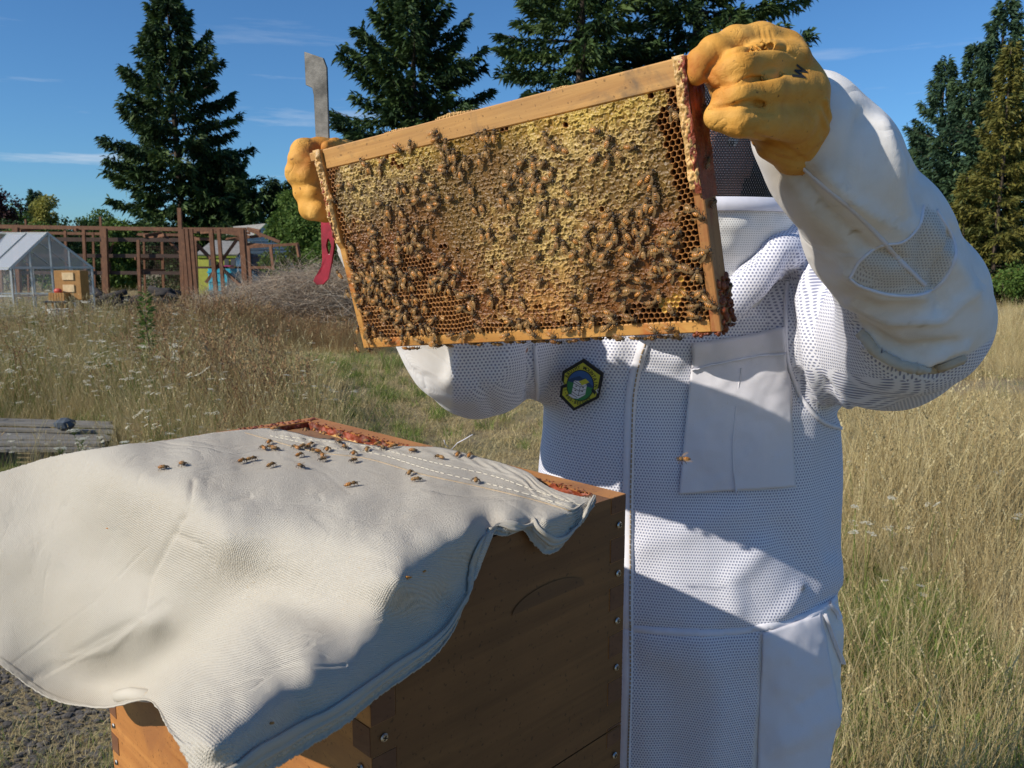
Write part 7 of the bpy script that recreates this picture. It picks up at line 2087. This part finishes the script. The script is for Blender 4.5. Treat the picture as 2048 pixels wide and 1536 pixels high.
def zone_label(x, y):
    if y > 650 or (x < 800 and y > 690): return 'honey bee crawling on the bottom bar of the hive frame', 'bees on the bottom bar'
    if x < 850 and 540 <= y: return 'honey bee in the dense crowd at the lower left of the comb', 'bees crowded at the lower left of the comb'
    if x < 800 and y < 420: return 'honey bee on pale capped comb near the upper left of the frame', 'bees at the upper left of the comb'
    if x < 850: return 'honey bee on the left side of the comb above the dense crowd', 'bees on the left side of the comb'
    if x < 965 and y < 440: return 'honey bee in the ring cluster left of the comb centre', 'bees in the left ring cluster'
    if 1010 < x < 1150 and 290 < y < 400: return 'honey bee in the ring cluster at the upper middle of the comb', 'bees in the middle ring cluster'
    if x > 1330 and y > 380: return 'honey bee by the open cells along the right edge of the comb', 'bees along the right edge of the comb'
    if x > 1150 and y < 400: return 'honey bee on bare yellow capping in the upper right of the comb', 'bees at the upper right of the comb'
    if x > 1090: return 'honey bee in the loose crowd at the lower right of the comb', 'bees on the lower right comb'
    if y > 540: return 'honey bee on brown capping in the lower middle of the comb', 'bees on the lower middle comb'
    return 'honey bee scattered on the tan capping in the middle of the comb', 'bees on the middle of the comb'
nF = 0
for (x, y, a) in bees:
    lx, lz = fr_local(x, y)
    onbar = lz < -.1035
    if lx > .2146: off = .0045 if lz > .01 else .0012
    elif onbar: off = .0012
    elif lx < -.2146: off = .005
    else: off = .0012
    pos = FM @ Vector((lx, -off, lz))
    up = F_N
    if lx > .2255:
        pos = FM @ Vector((.2246, .012+RNG.uniform(0, .01), lz)); up = Vector(FM.col[0][:3])
    if lz < -.1165:
        pos = FM @ Vector((lx, .002+RNG.uniform(0, .006), -.117)); up = (Vector(FM.col[2][:3])*-1*.8+F_N*.6).normalized()
    lab, grp = zone_label(x, y)
    M = bee_matrix(pos, up, a+RNG.uniform(-14, 14), RNG.uniform(.92, 1.16), RNG.uniform(-.12, .12), RNG.uniform(-.25, .25))
    v = int(RNG.choice([0, 0, 1, 2, 3, 5, 5, 4])); hd = ['right', 'up', 'left', 'down'][int(round(a/90)) % 4]
    lab = lab.replace('honey bee', ('amber', 'tan', 'dark', 'amber', 'tan', 'amber')[v]+' honey bee facing '+hd, 1)
    place_bee(M, lab, grp, v); nF += 1
# bees hanging under the bottom bar and riding the ends
for k, (lx, a) in enumerate([(-.218, 100),(-.152, 20),(-.140, -10),(-.112, 10),(-.098, 160),(-.062, 0),(-.050, 20),(-.030, 170),(-.014, 0),(.004, 10),(.020, 180),(.034, 0),(.052, 20),(.066, 170),(.082, 5),(.096, 0),(.108, 180),(.121, 15),(.140, 0),(.150, 170),(.168, 0),(.178, 160)]):
    up = (Vector(FM.col[2][:3])*-.9+F_N*RNG.uniform(.2, .7)).normalized()
    pos = FM @ Vector((lx, RNG.uniform(.001, .012), -.1165))
    M = bee_matrix(pos, up, a, RNG.uniform(.9, 1.05), 0, RNG.uniform(-.3, .3))
    place_bee(M, 'honey bee clinging to the underside of the bottom bar of the frame', 'bees under the bottom bar', int(RNG.choice([0, 1, 2, 5]))); nF += 1
for (z, yy, a) in [(-.0815, .026, 70), (-.005, .014, 60), (.072, .020, 90), (.030, .012, 80)]:
    M = bee_matrix(FM @ Vector((.2246, yy, z)), Vector(FM.col[0][:3]), a, .95)
    place_bee(M, 'honey bee on the shaded outer face of the right side bar of the frame', 'bees on the right side bar', 2); nF += 1
M = bee_matrix(FM @ Vector((-.2243, .010, -.035)), -Vector(FM.col[0][:3]), 120, .95)
place_bee(M, 'honey bee clinging to the outer edge of the left side bar of the frame', None, 1)
# bees walking on the cloth
CB = [(225,125,0,'honey bee at the back left rim of the hive beside the cloth corner'),(475,135,90,None),(550,135,80,None),(630,165,110,None),(765,185,-50,'honey bee on the frayed cloth edge just in front of the red wax rim'),(165,240,40,None),(110,290,150,None),(175,285,170,None),(220,298,-10,None),
      (20,385,10,None),(185,438,20,'lone honey bee on the smooth cloth in front of the far left seam'),(385,285,160,None),(450,275,20,None),(485,285,200,None),(520,260,30,None),(425,350,20,None),(430,450,-40,'honey bee facing right on the cloth in front of the left cluster'),(545,315,175,None),(660,300,70,None),(610,350,130,None),(615,390,200,None),
      (755,240,-60,None),(810,285,-50,None),(885,335,60,None),(880,400,200,None),(1000,235,-15,None),(1090,255,20,None),(1005,300,70,None),(1140,290,-60,None),(1230,275,10,None),(1400,315,-10,'lone honey bee on the stitched hem between two groups'),
      (1610,370,170,'dark winged honey bee facing left near the right end of the stitched hem'),(1775,345,60,'left of two honey bees side by side at the cloth edge'),(1875,350,60,'right of two honey bees side by side at the cloth edge'),
      (1370,505,45,'honey bee on the brown seam line facing up and right'),(1430,565,0,'honey bee just below the brown seam line, beside another bee'),(880,605,10,'lone honey bee on the cloth nearest the camera'),(1925,570,90,'honey bee beside the yellow honey stain on the cloth')]
CBp = [(500+x/4.267, 830+y/4.267, a, l) for x, y, a, l in CB]+[(329, 938, 0, 'leftmost honey bee half hidden behind the crest of the cloth'), (367, 931, -20, 'honey bee with raised wings at the far left of the cloth'), (484, 924, 20, 'left one of a touching pair of honey bees on the left of the cloth')]
for (x, y, a, l) in CBp:
    h = cast(bvh_cloth, x, y+2)
    if h[0] is None:
        pos, up = on_plane(x, y, (0, 0, HZ+.006), (0, 0, 1)), Vector((0, 0, 1))
    else: pos, up = h[0]+h[1]*.0010, h[1]
    M = bee_matrix(pos, up, a, .98 if h[0] is not None else .9)
    g = 'bees on the canvas cloth'
    if l is None:
        l = 'honey bee in the left group walking on the cloth' if x < 600 else ('honey bee in the group by the back rim of the hive' if y < 885 and x < 690 else 'honey bee in the middle group walking along the stitched hem of the cloth')
        g = {'le': 'bees in the left group on the cloth', 'by': 'bees by the back rim', 'mi': 'bees along the middle of the hem'}['le' if 'left group' in l else ('by' if 'rim' in l else 'mi')]
    place_bee(M, l, g, int(RNG.choice([4, 4, 0, 3])))
# one bee on the wing in front of the chest pocket
M = bee_matrix(P(1363, 922, .92), Vector((.1, -.55, .82)).normalized(), 185, 1.25)
fb = place_bee(M, 'single honey bee flying in front of the white chest pocket', None, 3)
if 'group' in fb: del fb['group']
# bees on the waxy right corner inside the hive rim
for (x, y, a) in [(1200, 983, 10), (1192, 990, 60)]:
    place_bee(bee_matrix(on_plane(x, y, (0, 0, HZ-.004), (0, 0, 1)), Vector((0, 0, 1)), a, .8), 'honey bee among the propolis in the right corner of the hive rim', 'bees in the right corner of the rim', 2)
